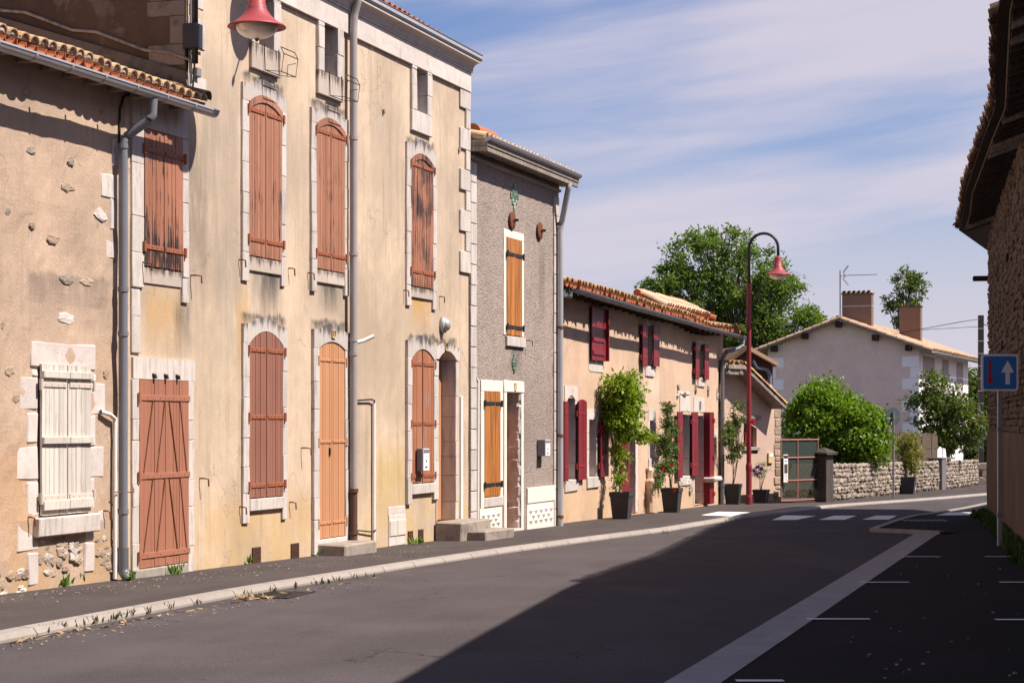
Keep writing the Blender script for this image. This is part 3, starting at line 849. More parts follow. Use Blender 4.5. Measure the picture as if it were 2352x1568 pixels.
def tile_mesh(name, up=True, r0=0.082, r1=0.068, L=0.46, th=0.013, n=7, mat='tile'):
    mb = MB(); sgn = 1 if up else -1
    rings = []
    for (y, r) in ((0.0, r0), (L, r1)):
        for rr in (r, r - th):
            rings.append([(rr * cos(pi * i / n), y, sgn * rr * 0.92 * sin(pi * i / n)) for i in range(n + 1)])
    vs_ = [p for q in rings for p in q]; m = n + 1; fs = []
    for i in range(n):
        fs.append((i, i + 1, 2 * m + i + 1, 2 * m + i)); fs.append((m + i + 1, m + i, 3 * m + i, 3 * m + i + 1))
        fs.append((i + 1, i, m + i, m + i + 1)); fs.append((2 * m + i, 2 * m + i + 1, 3 * m + i + 1, 3 * m + i))
    mb.add(vs_, fs)
    me = mb.mesh(name, smooth=False)
    return me, mb
def tiles(H, parent, s0, s1, sp, rows, o_end, zf, pitch, mat_top, mat_under, obj_rows=2, step=0.34, jit=0.012, r=0.082, under_mat2=None, maxobj=300, seed=1):
    """canal tiles: channel row below, cover row on top; the nearest rows are objects, the rest one mass"""
    R = random.Random(seed)
    cov, cmb = tile_mesh('cover_tile', True, r, r * 0.82); cov.materials.append(mat_top)
    cha, hmb = tile_mesh('channel_tile', False, r * 1.0, r * 0.85); cha.materials.append(mat_under)
    n = int((s1 - s0) / sp); bulk = MB(); cnt = 0
    cp, sp_ = cos(pitch), sin(pitch)
    for row in range(rows):
        for i in range(n + 1):
            s = s0 + i * sp
            for kind in (0, 1):
                ss = s + (sp / 2 if kind else 0) + R.uniform(-jit, jit) * 0.6
                if ss > s1: continue
                up = row * step + (0.03 if kind else 0) + R.uniform(-jit, jit)
                o = o_end - up * cp; z = zf(ss) + up * sp_ + (0.055 + 0.012 * 0 if kind == 0 else 0.075) + R.uniform(-.004, .004)
                me, mbx = (cha, hmb) if kind == 0 else (cov, cmb)
                tilt = pitch - 0.035 + R.uniform(-.02, .02); yaw = R.uniform(-.03, .03)
                if row < obj_rows and cnt < maxobj:
                    H.inst('roof_tile', me, ss, o, z, parent, (tilt, 0, yaw)); cnt += 1
                elif kind == 1 or row < 6:
                    ct, st = cos(tilt), sin(tilt)
                    bulk.add([(ss + x, o - (y * ct - zz * st), z + (y * st + zz * ct)) for x, y, zz in mbx.v], mbx.f)
    if bulk.v:
        b = H.part('roof_tiles_upper', bulk, mat_top, parent); b['kind'] = 'stuff'

def roof_slab(H, s0, s1, o_end, depth, zf, pitch, mat, name='roof', n=12, th=0.05):
    mb = MB(); ss = [s0 + (s1 - s0) * i / n for i in range(n + 1)]
    for s in ss:
        z = zf(s)
        for (u, dz) in ((0.0, 0.0), (depth, 0.0), (depth, -th), (0.0, -th)):
            mb.v.append((s, o_end - u * cos(pitch), z + u * sin(pitch) + dz))
    for i in range(n):
        for k in range(4):
            mb.f.append((i * 4 + k, (i + 1) * 4 + k, (i + 1) * 4 + (k + 1) % 4, i * 4 + (k + 1) % 4))
    mb.f.append((0, 1, 2, 3)); mb.f.append((n * 4 + 3, n * 4 + 2, n * 4 + 1, n * 4))
    return H.part(name, mb, mat)

def pipe(H, name, pts, r, mat, joints=(), jr=1.25, jmat=None, n=12):
    q = [Vector(v) for v in pts]; fine = [q[0]]
    for a, b in zip(q, q[1:]):                     # rings close to every bend keep the long runs evenly shaded
        L_ = (b - a).length; e = min(0.03, L_ * .3) / L_
        fine += [a + (b - a) * e, a + (b - a) * (1 - e), b]
    mb = MB(); mb.tube(fine, r, n, cap=False); p = H.part(name, mb, mat, smooth=True)
    for (s, o, z) in joints:
        mb = MB(); mb.tube([(s, o, z - 0.025), (s, o, z + 0.025)], r * jr, n); H.part('collar', mb, jmat or mat, p)
    return p

# ================================================================== the low house at the left (A)
sA0, sA1 = S(-560), S(284)
zA = gs(S(0))
eaveZ = 0.5 * (Z(60, 92 + 0.333 * 60, 0.37) + Z(420, 90 + 0.333 * 420, 0.37))
stA = [(S(60), S(260), Z(150, 640), Z(150, 760), 0.5, (0.13, 0.11, 0.10)), (S(-20), S(110), Z(40, 560), Z(40, 800), 0.35, (0.2, 0.16, 0.13)),
       (S(-100), S(70), Z(0, 980), Z(0, 1330), 0.65, (0.50, 0.27, 0.12)), (S(215), S(275), Z(240, 780), Z(240, 1000), 0.4, (0.45, 0.27, 0.15))]
mA = plaster('plaster_rough_pink', (0.48, 0.342, 0.25), 0.14, (0.24, 0.19, 0.15), 0.3, 40, 0.6, stA, sA0, zA, foot=(1.3, (0.45, 0.28, 0.14), 0.75), cracks=0.4, grey=((0.28, 0.21, 0.165), 0.4))
A = House(ST, 'low_house', 'low house with rough pink plaster and pale shuttered window at the left edge', 'house', sA0, zA)
wall(A, 'wall', sA0, sA1, zA - 0.3, eaveZ + 0.05, [], mA, 0.12, 0.016, 1.9)
mb = MB(); mb.box(sA0, S(428), -6.5, -0.05, zA - 0.2, eaveZ + 0.02); mb.prismx([(-6.5, eaveZ), (-0.1, eaveZ), (-6.5, eaveZ + 1.9)], sA0, S(428))
A.part('house_body', mb, mA)
# quoins beside the pipe and stones showing through the plaster
for (x0, x1, y0, y1) in ((259, 276, 316, 381), (232, 266, 396, 451), (253, 266, 456, 525), (243, 266, 551, 592), (259, 266, 604, 667)):
    block(A, 'quoin_stone', S(x0), S(x1), Z(x0, y1), Z(x0, y0), 0.010, M['lime'], 0.02, 0.010, 0.007)
def rough_stone(H, s, z, w, h, o, mat, name='rubble_stone', R=rnd, d=0.05):
    mb = MB(); n = 11; vs_ = []
    rim = [(s + w * 0.5 * cos(2 * pi * (i + R.uniform(-.3, .3)) / n) * R.uniform(.62, 1.18), z + h * 0.5 * sin(2 * pi * (i + R.uniform(-.3, .3)) / n) * R.uniform(.62, 1.18)) for i in range(n)]
    vs_ += [(x, -d, zz) for x, zz in rim]
    vs_ += [(s + (x - s) * 0.96, o * R.uniform(.35, .8), z + (zz - z) * .96) for x, zz in rim]
    vs_ += [(s + (x - s) * 0.7, o * R.uniform(.5, 1.15), z + (zz - z) * .7) for x, zz in rim]
    vs_.append((s, o * R.uniform(.8, 1.0), z))
    fs = []
    for k in (0, 1):
        for i in range(n): fs.append((k * n + i, (k + 1) * n + i, (k + 1) * n + (i + 1) % n, k * n + (i + 1) % n))
    for i in range(n): fs.append((2 * n + i, 3 * n, 2 * n + (i + 1) % n))
    mb.add(vs_, fs); return H.part(name, mb, mat)
for (x0, x1, y0, y1, mt) in ((212, 248, 478, 508, 'lime'), (137, 171, 421, 441, 'rubble'), (11, 24, 477, 494, 'wallstone'), (66, 83, 508, 530, 'rubble'),
                             (105, 138, 535, 563, 'rubble'), (134, 171, 627, 654, 'wallstone'), (183, 217, 636, 658, 'rubble'), (126, 171, 714, 746, 'lime_clean'),
                             (58, 81, 331, 358, 'wallstone'), (155, 172, 360, 383, 'wallstone'), (52, 72, 203, 224, 'wallstone'), (0, 10, 735, 760, 'rubble'), (229, 236, 250, 261, 'wallstone'),
                             (10, 34, 838, 866, 'rubble'), (236, 250, 845, 870, 'rubble'), (28, 44, 905, 925, 'rubble')):
    xm = (x0 + x1) / 2; rough_stone(A, S(xm), Z(xm, (y0 + y1) / 2), abs(S(x1) - S(x0)), (y1 - y0) / (KK * (VPX - xm)), 0.014, M[mt])
RA = random.Random(11)
for i in range(70):                                   # rubble laid bare along the foot of the wall
    px = RA.choice([RA.uniform(90, 192), RA.uniform(90, 192), RA.uniform(218, 262), RA.uniform(-60, 60)])
    base = 1338 - 0.13 * px if px > 60 else 1365 - 0.13 * px
    py = RA.uniform(1232 if px > 60 else 1310, base + 6)
    w = RA.uniform(0.07, 0.17); rough_stone(A, S(px), Z(px, py), w * 1.2, w * RA.uniform(.5, .8), RA.uniform(.010, .02), M[RA.choice(['rubble', 'rubble', 'rubble', 'wallstone', 'lime'])], R=RA)
# the shuttered window
def za(py): return Z(144, py)
block(A, 'lintel', S(70), S(218), za(846), za(787), 0.013, M['lime_clean'], 0.02, 0.01, 0.006)
for (x0, x1, y0, y1) in ((74, 86, 851, 866), (44, 86, 869, 942), (61, 86, 947, 1016), (37, 86, 1023, 1098), (61, 86, 1103, 1179), (39, 87, 1185, 1257), (63, 87, 1260, 1334),
                         (202, 219, 853, 870), (202, 241, 874, 946), (201, 218, 950, 1020), (200, 238, 1024, 1095), (198, 216, 1099, 1171), (196, 238, 1175, 1246), (194, 216, 1249, 1318)):
    block(A, 'jamb_stone', S(x0), S(x1), za(y1 + (0.03 * (x0 - 60))), za(y0 + 0.02 * (x0 - 60)), rnd.uniform(0.007, 0.012), M['lime_clean'], 0.02, 0.012, 0.006)
wa0, wa1 = S(87), S(201); wam = S(147)
shutter(A, wa0, wa1, za(1179), za(838), 0, 0.012, M['sh_white'], M['sh_white_iron'], n=(6, 5), splits=[wa0, wam, wa1], straps=(za(884), za(1140)), strap_h=0.05)
for py0, py1 in ((853, 870), (1002, 1019), (1146, 1168)):
    for a, b in ((wa0, wam - .01), (wam + .002, wa1)):
        block(A, 'batten', a, b, za(py1), za(py0), 0.075, M['sh_white'], -0.043, 0.006)
block(A, 'sill', S(74), S(214), za(1226), za(1183), 0.085, M['lime'], 0.05, 0.012, 0.004)
for px in (62, 236): hook(A, S(px), za(1180), 0.07)
# eave, tiles and gutter
pitchA = radians(17); oT = 0.30; endA = S(474, oT)
zfA = lambda s: eaveZ + 0.028 + 0.012 * sin(s * 1.7) + 0.008 * sin(s * 4.1)
roofA = roof_slab(A, sA0, endA, oT - 0.06, 6.6, lambda s: zfA(s) + 0.0, pitchA, M['oldwood'])
tiles(A, roofA, sA0, endA, 0.168, 8, oT, zfA, pitchA, M['tile'], M['tile_new'], 2, seed=5)
mbp = MB(); mbp.add([(0.070 * cos(pi * i / 8), 0.03, 0.060 * sin(pi * i / 8)) for i in range(9)] + [(0, .012, .025)], [(i, i + 1, 9) for i in range(8)] + [(8, 0, 9)])
mep = mbp.mesh('mortar_plug'); mep.materials.append(stone_mat('tile_mortar', (0.40, 0.34, 0.29), 0.6, (0.10, 0.085, 0.08), vertical=False, rv=0.25))
for i in range(int((endA - sA0) / 0.168) + 1):
    s = sA0 + i * 0.168 + 0.084
    if s < endA: A.inst('mortar_plug', mep, s, oT - 0.03, zfA(s) + 0.078, roofA, (pitchA, 0, 0), (1, 1, rnd.uniform(.8, 1.05)))
for i in range(2):
    me, mbx = tile_mesh('verge', True, 0.10, 0.085); me.materials.append(M['tile_dark'])
    A.inst('roof_tile', me, endA + 0.02, oT - i * 0.36, zfA(endA) + 0.10 + i * 0.36 * sin(pitchA), roofA, (pitchA, 0, 0))
gA0, gA1 = sA0, S(492, 0.38)
gutter(A, gA0, gA1, 0.38, lambda s: eaveZ - 0.022 + 0.004 * s, 0.062, M['zinc'], 0.62)
for i in range(34):                                   # rafter ends under the tiles
    s = sA0 + 0.2 + i * 0.42
    if s < endA - 0.1: block(A, 'rafter', s, s + 0.075, eaveZ - 0.035, eaveZ + 0.01, 0.20, M['oldwood'], 0.0, 0.006)
# downpipe with its swan neck
sp0 = S(283, 0.09); spO = S(350, 0.37)
zt_ = eaveZ - 0.09
pipe(A, 'downpipe', [(spO, 0.38, zt_), (spO, 0.37, zt_ - 0.16), (spO - .02, 0.34, zt_ - 0.22), (sp0 + .02, 0.12, Z(283, 312, .1)), (sp0, 0.09, Z(283, 335, .1)), (sp0, 0.09, Z(283, 800, .1)), (sp0, 0.09, gs(sp0) + 0.28)], 0.046, M['pvc'],
     [(sp0, 0.09, Z(283, 335, .1)), (sp0, 0.09, Z(283, 664, .1)), (sp0, 0.09, Z(283, 766, .1)), (sp0, 0.09, Z(283, 1174, .1))], 1.18)
pipe(A, 'pipe_shoe', [(sp0, 0.09, gs(sp0) + 0.33), (sp0, 0.09, gs(sp0) + 0.10), (sp0 + 0.0, 0.15, gs(sp0) + 0.01)], 0.055, M['zinc_dark'])
sw = S(264, 0.04)
pipe(A, 'conduit', [(S(231, .03), 0.03, Z(231, 945, .03)), (S(252, .05), 0.05, Z(252, 951, .05)), (sw, 0.045, Z(264, 962, .04)), (sw, 0.04, gs(sw) + 0.02)], 0.021, M['pvc_white'])
mb = MB(); mb.tube([(sw - .05, 0.07, Z(270, 1130, .1)), (sp0 + .12, 0.145, Z(290, 1130, .1)), (sp0 + .16, .12, Z(290, 1122, .1))], 0.006, 5); A.part('wire_tie', mb, M['iron_rust'])
mb = MB(); mb.tube([(S(274, .02), .02, Z(274, 330, .02)), (S(276, .02), .02, Z(276, 250, .02)), (S(284, .02), .02, Z(284, 222, .02)), (S(300, .02), .02, Z(300, 216, .02)), (S(312, .02), .02, Z(312, 220, .02))], 0.012, 6); A.part('cable', mb, M['cable'])

# ================================================================== the tall house (B)
sB0, sBc, sB1 = S(286), S(432), S(1076)
zB = gs(S(600)); ftop = Z(921.6, 139.7 - 57) + 0.12
dk = (0.10, 0.085, 0.075); oc = (0.50, 0.29, 0.10); gy = (0.29, 0.24, 0.195)
stB = [(S(424), S(478), Z(440, 230), Z(440, 860), 1.0, dk), (S(462), S(552), Z(500, 40), Z(500, 760), 1.1, gy), (S(490), S(560), Z(520, 480), Z(520, 900), 1.1, gy),
       (S(330), S(420), Z(370, 650), Z(370, 830), 0.9, oc), (S(395), S(440), Z(410, 660), Z(410, 840), 1.0, dk), (S(575), S(650), Z(610, 632), Z(610, 760), 1.1, gy), (S(595), S(640), Z(610, 632), Z(610, 740), 0.9, dk),
       (S(730), S(790), Z(760, 660), Z(760, 760), 1.1, gy), (S(738), S(775), Z(760, 660), Z(760, 745), 0.8, dk), (S(945), S(990), Z(965, 690), Z(965, 770), 0.9, oc),
       (S(540), S(575), Z(555, 640), Z(555, 900), 1.0, oc), (S(553), S(657), Z(606, 727), Z(606, 768), 1.3, dk), (S(713), S(799), Z(757, 744), Z(757, 785), 1.3, dk), (S(932), S(1050), Z(985, 777), Z(985, 808), 0.9, dk), (S(552), S(653), Z(606, 186), Z(606, 224), 0.9, dk), (S(711), S(797), Z(757, 246), Z(757, 279), 0.9, dk), (S(930), S(999), Z(965, 326), Z(965, 354), 0.9, dk), (S(850), S(930), Z(890, 140), Z(890, 640), 0.5, gy), (S(990), S(1060), Z(1030, 340), Z(1030, 700), 0.5, gy),
       (S(640), S(720), Z(680, 240), Z(680, 600), 0.55, gy), (S(470), S(800), Z(600, 1120), Z(600, 1330), 0.6, oc), (S(862), S(930), Z(880, 1000), Z(880, 1250), 0.8, (0.45, 0.30, 0.06)), (S(600), S(650), Z(620, 155), Z(620, 185), 1.0, dk)]
mB = plaster('plaster_ochre', (0.59, 0.448, 0.33), 0.12, (0.21, 0.165, 0.125), 0.5, 50, 0.35, stB, sB0, zB, foot=(1.0, (0.53, 0.36, 0.16), 0.7), cracks=0.35, grey=((0.34, 0.262, 0.19), 0.62))
B = House(ST, 'tall_house', 'tall ochre plastered house with brown shutters, attic openings and stone cornice', 'house', sB0, zB)
# openings
at = []
for (x0, x1, yb, yt) in ((588, 622, 109, -40), (739, 769, 174, 48), (952, 976, 258, 150)):
    at.append((S(x0), S(x1), Z((x0 + x1) / 2, yb)))
zAtB = sum(a[2] for a in at) / 3; zAtT = zAtB + 0.86
d2 = (S(1002), S(1043), gs(S(1020)) + 0.28, Z(1022, 826))
holes = [(a[0] - .04, a[1] + .04, zAtB - .02, zAtT + .1) for a in at] + [(d2[0] - .03, d2[1] + .03, d2[2] - .1, d2[3] + .12)]
wall(B, 'wall', sBc, sB1, zB - 0.7, ftop, holes, mB, 0.25, 0.004, 1.3, 0.5)
wall(B, 'wall_low_bay', sB0, sBc, zB - 0.4, eaveZ + 0.05, [], mB, 0.25, 0.004, 1.3, 0.3)
mb = MB(); mb.box(sBc + 0.06, sB1, -8.0, -0.52, zB - 0.5, ftop + 0.1); mb.box(sB1 - 0.05, sB1 - 0.001, -8.0, -0.005, zB - 0.4, ftop)
B.part('house_body', mb, mB)
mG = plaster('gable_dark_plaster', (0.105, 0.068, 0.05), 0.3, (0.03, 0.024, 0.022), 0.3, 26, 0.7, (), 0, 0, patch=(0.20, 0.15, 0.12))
mb = MB(); mb.prismx([(-0.012, zB), (-8.2, zB), (-8.2, ftop + 2.4), (-0.012, ftop)], sBc - 0.03, sBc + 0.055)
B.part('gable_wall', mb, mG)
mQ = stone_mat('gable_quoin', (0.24, 0.185, 0.15), 0.6, (0.05, 0.042, 0.04), vertical=False)
for i, (y0, y1, w) in enumerate(((0, -60, .45), (36, 0, .48), (101, 36, .20), (150, 101, .46))):
    mb = MB(); mb.box(sBc - 0.045, sBc, -w, -0.015, Z(430, y0) + 0.006, Z(430, y1), 0.008); B.part('quoin_stone', mb, mQ)
for (y0, y1, x1) in ((45, 111, 470), (176, 210, 472), (-40, 20, 466)):
    block(B, 'quoin_stone', sBc + 0.01, S(x1), Z(455, y1), Z(455, y0), 0.010, M['lime'], 0.0, 0.006, 0.004)
# old flashing line and tiles against the gable
mb = MB()
pts = [(sBc - 0.05, 0.10 - i * 0.3, eaveZ + 0.55 + i * 0.3 * math.tan(pitchA) + 0.03 * sin(i * 2.1)) for i in range(12)]
mb.tube(pts, 0.018, 5); B.part('flashing', mb, M['oldwood'])
mb = MB(); mb.prismx([(0.06, eaveZ + .10), (-3.5, eaveZ + .10 + 3.56 * math.tan(pitchA)), (-3.5, eaveZ + .47 + 3.56 * math.tan(pitchA)), (0.0, eaveZ + .45)], sBc - 0.075, sBc - 0.045)
B.part('mortar_fillet', mb, stone_mat('old_mortar', (0.15, 0.12, 0.10), 0.8, (0.04, 0.035, 0.032), vertical=False))
# left bay: window above, brick red door below
fl = 0.05
def zb_(py): return Z(370, py)
lintel(B, S(299), S(428), S(326), S(415), zb_(305), 0, zb_(236), 0, 0.03, M['lime'])
jamb(B, S(299), S(326), zb_(668), zb_(306), 0.03, M['lime'], 4); jamb(B, S(415), S(429), zb_(690), zb_(306), 0.03, M['lime'], 5)
jamb(B, S(299), S(318), zb_(815), zb_(672), 0.024, M['lime'], 2)
wb0, wb1 = S(327), S(414.5)
shutter(B, wb0, wb1, zb_(616), zb_(306), 0, 0.0, M['sh_bay'], M['iron_brown'], n=5, straps=(zb_(353), zb_(573)), strap_h=0.05)
block(B, 'sill', wb0 - .01, S(414.5), zb_(656), zb_(618), 0.018, M['apron'])
for px, py in ((322, 610), (438, 622)): hook(B, S(px), zb_(py), 0.12)
lintel(B, S(301), S(443), S(315), S(428), zb_(872), 0, zb_(824), 0, 0.028, M['lime'])
jamb(B, S(300), S(315), gs(S(300)), zb_(872), 0.028, M['lime'], 6); jamb(B, S(428), S(441), gs(S(430)) - .05, zb_(872), 0.028, M['lime'], 6)
shutter(B, S(315), S(428), zb_(1297), zb_(873), 0, 0.0, M['door1'], M['door1'], n=14, leaves=1, straps=(zb_(914), zb_(1091), zb_(1270)), strap_h=0.06, name='door', split_gap=0, gap=0.005)
dz0, dz1, dz2 = zb_(914), zb_(1091), zb_(1270); da, db = S(315), S(428)
for (za_, zc) in ((dz0, dz1), (dz1, dz2)):            # slanting iron rods on the door
    for (u, v) in ((0.26, 0.06), (0.50, 0.32), (0.57, 0.76), (0.80, 0.95)):
        mb = MB(); mb.tube([(da + (db - da) * u, 0.036, za_), (da + (db - da) * v, 0.036, zc)], 0.007, 5); B.part('door_rod', mb, M['iron_rust'])
block(B, 'threshold', S(300), S(421), gs(S(360)) - .1, zb_(1299), 0.06, M['concrete'])
for px in (345, 372, 399):
    mb = MB(); mb.tube([(S(px), 0.02, zb_(861)), (S(px) + .02, 0.05, zb_(863)), (S(px) + .02, 0.055, zb_(870))], 0.02, 6); B.part('beam_stub', mb, M['darkwood'])
hook(B, S(458), zb_(1103), 0.10)
# first floor windows
def win(px0, px1, ox0, ox1, pyb, pysp, rise, pyt_side, peak, jb0, jb1, sill_b, mat, straps, n=5, o=0.034, toprail=True, lm='lime_dirty'):
    xm = (px0 + px1) / 2; zz = lambda py: Z(xm, py)
    a, b = S(px0), S(px1)
    lintel(B, S(ox0), S(ox1), a, b, zz(pysp), rise, zz(pyt_side), peak, o, M[lm])
    jamb(B, S(ox0), a, zz(jb0), zz(pysp), o, M['lime'], 6); jamb(B, b, S(ox1), zz(jb0), zz(pysp), o, M['lime'], 6)
    shutter(B, a, b, zz(pyb), zz(pysp), rise, 0.0, M[mat], M['iron_brown'], n=n, straps=[zz(p) for p in straps], strap_h=0.05, toprail=toprail)
    block(B, 'sill', a, b, zz(sill_b), zz(pyb + 3), o - 0.006 if toprail else o + .012, M['apron'] if toprail else M['lime'])
    for px, dd in ((ox0 - 4, 1), (ox1 + 10, 1)): hook(B, S(px), zz(pyb + 14 if toprail else pyb + 18), 0.075)
win(567, 642, 552.5, 652, 592, 245, 0.12, 207, 0.11, 652, 0, 627, 'sh_brown', (262, 555), 6)
win(722.5, 787, 711, 795.5, 621, 294, 0.12, 262, 0.10, 675, 0, 653, 'sh_brown', (309, 586), 5)
win(940, 990.5, 930, 998.5, 659.5, 373, 0.12, 338, 0.10, 707, 0, 686, 'sh_worn', (384, 626), 5)
# ground floor
win(568, 645, 554, 655, 1140, 790, 0.15, 748, 0.10, 1197, 0, 1170, 'sh_ground', (805, 957, 1113), 6, toprail=False)
zz = lambda py: Z(757, py); a17, b17 = S(727), S(786.5)
lintel(B, S(714.5), S(797.5), a17, b17, zz(801), 0.09, zz(760), 0.10, 0.045, M['lime_dirty'])
jamb(B, S(714.5), a17, zz(1268), zz(801), 0.045, M['lime'], 7); jamb(B, b17, S(797.5), zz(1245), zz(801), 0.045, M['lime'], 6)
shutter(B, a17, b17, zz(1233), zz(801), 0.09, 0.0, M['door17'], M['door17'], n=6, leaves=2, straps=(zz(828), zz(1014), zz(1199)), strap_h=0.035, name='door', split_gap=0.004, gap=0.005)
mb = MB(); mb.lathe([(0.0, 0.012), (0.014, 0.012), (0.014, -0.05), (0.006, -0.10), (0.0, -0.10)], (S(751), 0.04, zz(1030)), 8); B.part('door_handle', mb, M['iron_black'])
block(B, 'threshold', S(720), S(790), gs(S(757)) - .05, zz(1235), 0.05, M['lime'])
def plaque(H, s, z, w, h, o, text=None, mat='cream'):
    mb = MB(); mb.box(s - w / 2, s + w / 2, o, o + 0.014, z - h / 2, z + h / 2, 0.004); pl = H.part('number_plate', mb, M[mat])
    mb = MB()
    for (a, b, c, d) in ((-w / 2, w / 2, h / 2 - .012, h / 2), (-w / 2, w / 2, -h / 2, -h / 2 + .012), (-w / 2, -w / 2 + .01, -h / 2, h / 2), (w / 2 - .01, w / 2, -h / 2, h / 2)):
        mb.box(s + a, s + b, o + 0.014, o + 0.019, z + c, z + d)
    H.part('plate_rim', mb, M[mat], pl)
    if text:
        seg = {'1': [((.5, 1), (.5, 0))], '7': [((0, 1), (1, 1)), ((1, 1), (.45, 0))], '9': [((1, .55), (0, .55)), ((0, .55), (0, 1)), ((0, 1), (1, 1)), ((1, 1), (1, 0)), ((1, 0), (.1, 0))]}
        mb = MB(); cw = w * 0.30; chh = h * 0.56; x0 = s - cw * 1.25
        for chx in text:
            for (p, q) in seg[chx]:
                mb.tube([(x0 + p[0] * cw, o + .015, z - chh / 2 + p[1] * chh), (x0 + q[0] * cw, o + .015, z - chh / 2 + q[1] * chh)], 0.0075, 5)
            x0 += cw * 1.35
        H.part('numerals', mb, M['ink'], pl)
plaque(B, S(757.5), zz(767), 0.115, 0.105, 0.045, '17')
# window beside the recessed door: one lintel with two waves
zw = lambda py: Z(966, py)
a3, b3 = S(940), S(991.5); sl3, sm3, sr3 = S(930.5), S(996), S(1050)
lintel(B, sl3, sm3, a3, b3, zw(824), 0.14, zw(784), 0.09, 0.045, M['lime_dirty'])
jamb(B, sl3, a3, zw(1155), zw(824), 0.045, M['lime'], 6); jamb(B, b3, d2[0], zw(1150), zw(826), 0.045, M['lime'], 7)
shutter(B, a3, b3, zw(1107), zw(824), 0.14, 0.0, M['sh_old'], M['iron_brown'], n=4, leaves=2, straps=(zw(836), zw(972), zw(1092)), strap_h=0.055, split_gap=0.03)
block(B, 'sill', a3, b3, zw(1133), zw(1110), 0.055, M['lime'])
zd = lambda py: Z(1022, py)
lintel(B, sm3 + 0.004, sr3, d2[0], d2[1], d2[3], 0.13, zd(797), 0.09, 0.045, M['lime_dirty'], 0.2)
jamb(B, d2[1], sr3 - 0.02, d2[2], d2[3], 0.03, M['lime'], 8, 0.24)
jamb(B, d2[0] - 0.03, d2[0], d2[2], d2[3], 0.02, M['lime'], 5, 0.24)
mb = MB(); mb.box(d2[0], d2[1], -0.26, -0.22, d2[2], d2[3] + .14); dr = B.part('door', mb, M['door17'])
for i in range(4):
    mb = MB(); w = (d2[1] - d2[0]) / 4; mb.box(d2[0] + w * i + .004, d2[0] + w * (i + 1) - .004, -0.22, -0.20, d2[2], d2[3] + .12); B.part('plank', mb, M['door17'], dr)
plaque(B, S(1017.5), zd(795), 0.10, 0.125, 0.045, '19')
# steps
def steps(H, boxes, mat):
    for (a, b, o, z) in boxes:
        mb = MB(); mb.box(a, b, 0.02, o, gs((a + b) / 2) - 0.12, z, 0.02, 0.012); H.part('step', mb, mat)
s17 = S(722, 0.0); g17 = gs(s17)
steps(B, [(S(722), S(722) + 1.05, 0.42, g17 + 0.14)], M['step'])
sx = S(1000); steps(B, [(S(997), S(997) + 1.35, 0.42, gs(sx) + 0.27), (S(997) + 0.25, S(997) + 1.55, 0.72, gs(sx) + 0.13)], M['step'])
# meter cabinet
ca, cb, cz0, cz1 = S(891), S(929), gs(S(910)) + 0.0, Z(910, 1180)
block(B, 'cabinet_surround', ca - .01, cb + .01, cz1, Z(910, 1162), 0.012, M['lime_clean']); block(B, 'meter_cabinet', ca, cb, cz0, cz1, 0.022, M['lime_clean'])
for (u, v) in ((0.02, 0.49), (0.51, 0.98)): block(B, 'cabinet_door', ca + (cb - ca) * u, ca + (cb - ca) * v, cz0 + .14, cz1 - .08, 0.034, M['sh_white'], 0, 0.005)
# vents
for (x0, x1, y0, y1) in ((578, 596, 1256, 1292), (667, 684, 1247, 1285), (936, 946, 1219, 1245), (960, 970, 1215, 1245)):
    a, b = S(x0), S(x1); z0, z1 = Z((x0 + x1) / 2, y1), Z((x0 + x1) / 2, y0)
    mb = MB(); mb.box(a, b, 0.002, 0.006, z0, z1); v = B.part('air_vent', mb, M['dark'])
    mb = MB(); mb.box(a, a + .014, 0.004, 0.02, z0, z1); mb.box(b - .014, b, 0.004, 0.02, z0, z1); B.part('vent_frame', mb, M['castiron'], v)
    for i in range(9):
        mb = MB(); zc = z0 + (z1 - z0) * (i + .5) / 9; mb.box(a + .014, b - .014, 0.004, 0.018, zc - .006, zc + .006); B.part('vent_slat', mb, M['castiron'], v)
# attic openings: stone frames, deep reveals
for i, (a, b, _) in enumerate(at):
    w = 0.19
    lintel(B, a - w, b + w, a, b, zAtT, 0.07, ftop - 0.02, 0, 0.045, M['lime'], 0.5, flat=1)
    jamb(B, a - w, a, zAtB, zAtT, 0.045, M['lime'], 3, 0.5); jamb(B, b, b + w, zAtB, zAtT, 0.045, M['lime'], 3, 0.5)
    block(B, 'sill', a - w, b + w, zAtB - 0.30, zAtB, 0.045, M['apron'] if i < 2 else M['lime'], 0.5)
    mb = MB(); mb.box(a - .05, b + .05, -0.56, -0.50, zAtB - .05, zAtT + .2); B.part('attic_pane', mb, M['dark'])
# wire flower holders hanging on two attic sills
for (a, b, _) in at[:2]:
    z0 = zAtB - 0.02; c = (a + b) / 2 + 0.12; mb = MB(); w = 0.2
    for s in (c - w, c + w):
        mb.tube([(s, 0.05, z0 + .05), (s, 0.06, z0 - .26), (s, 0.27, z0 - .29), (s, 0.30, z0 - .08), (s, 0.26, z0 + .0)], 0.006, 5)
    for (o, z) in ((0.06, -.26), (0.27, -.29), (0.30, -.08), (0.26, .0)): mb.tube([(c - w, o, z0 + z), (c + w, o, z0 + z)], 0.006, 5)
    mb.tube([(c + w, .16, z0 - .27), (c + w, .17, z0 - .14), (c + w, .27, z0 - .13)], 0.005, 5)
    B.part('flower_holder', mb, M['iron_black'])
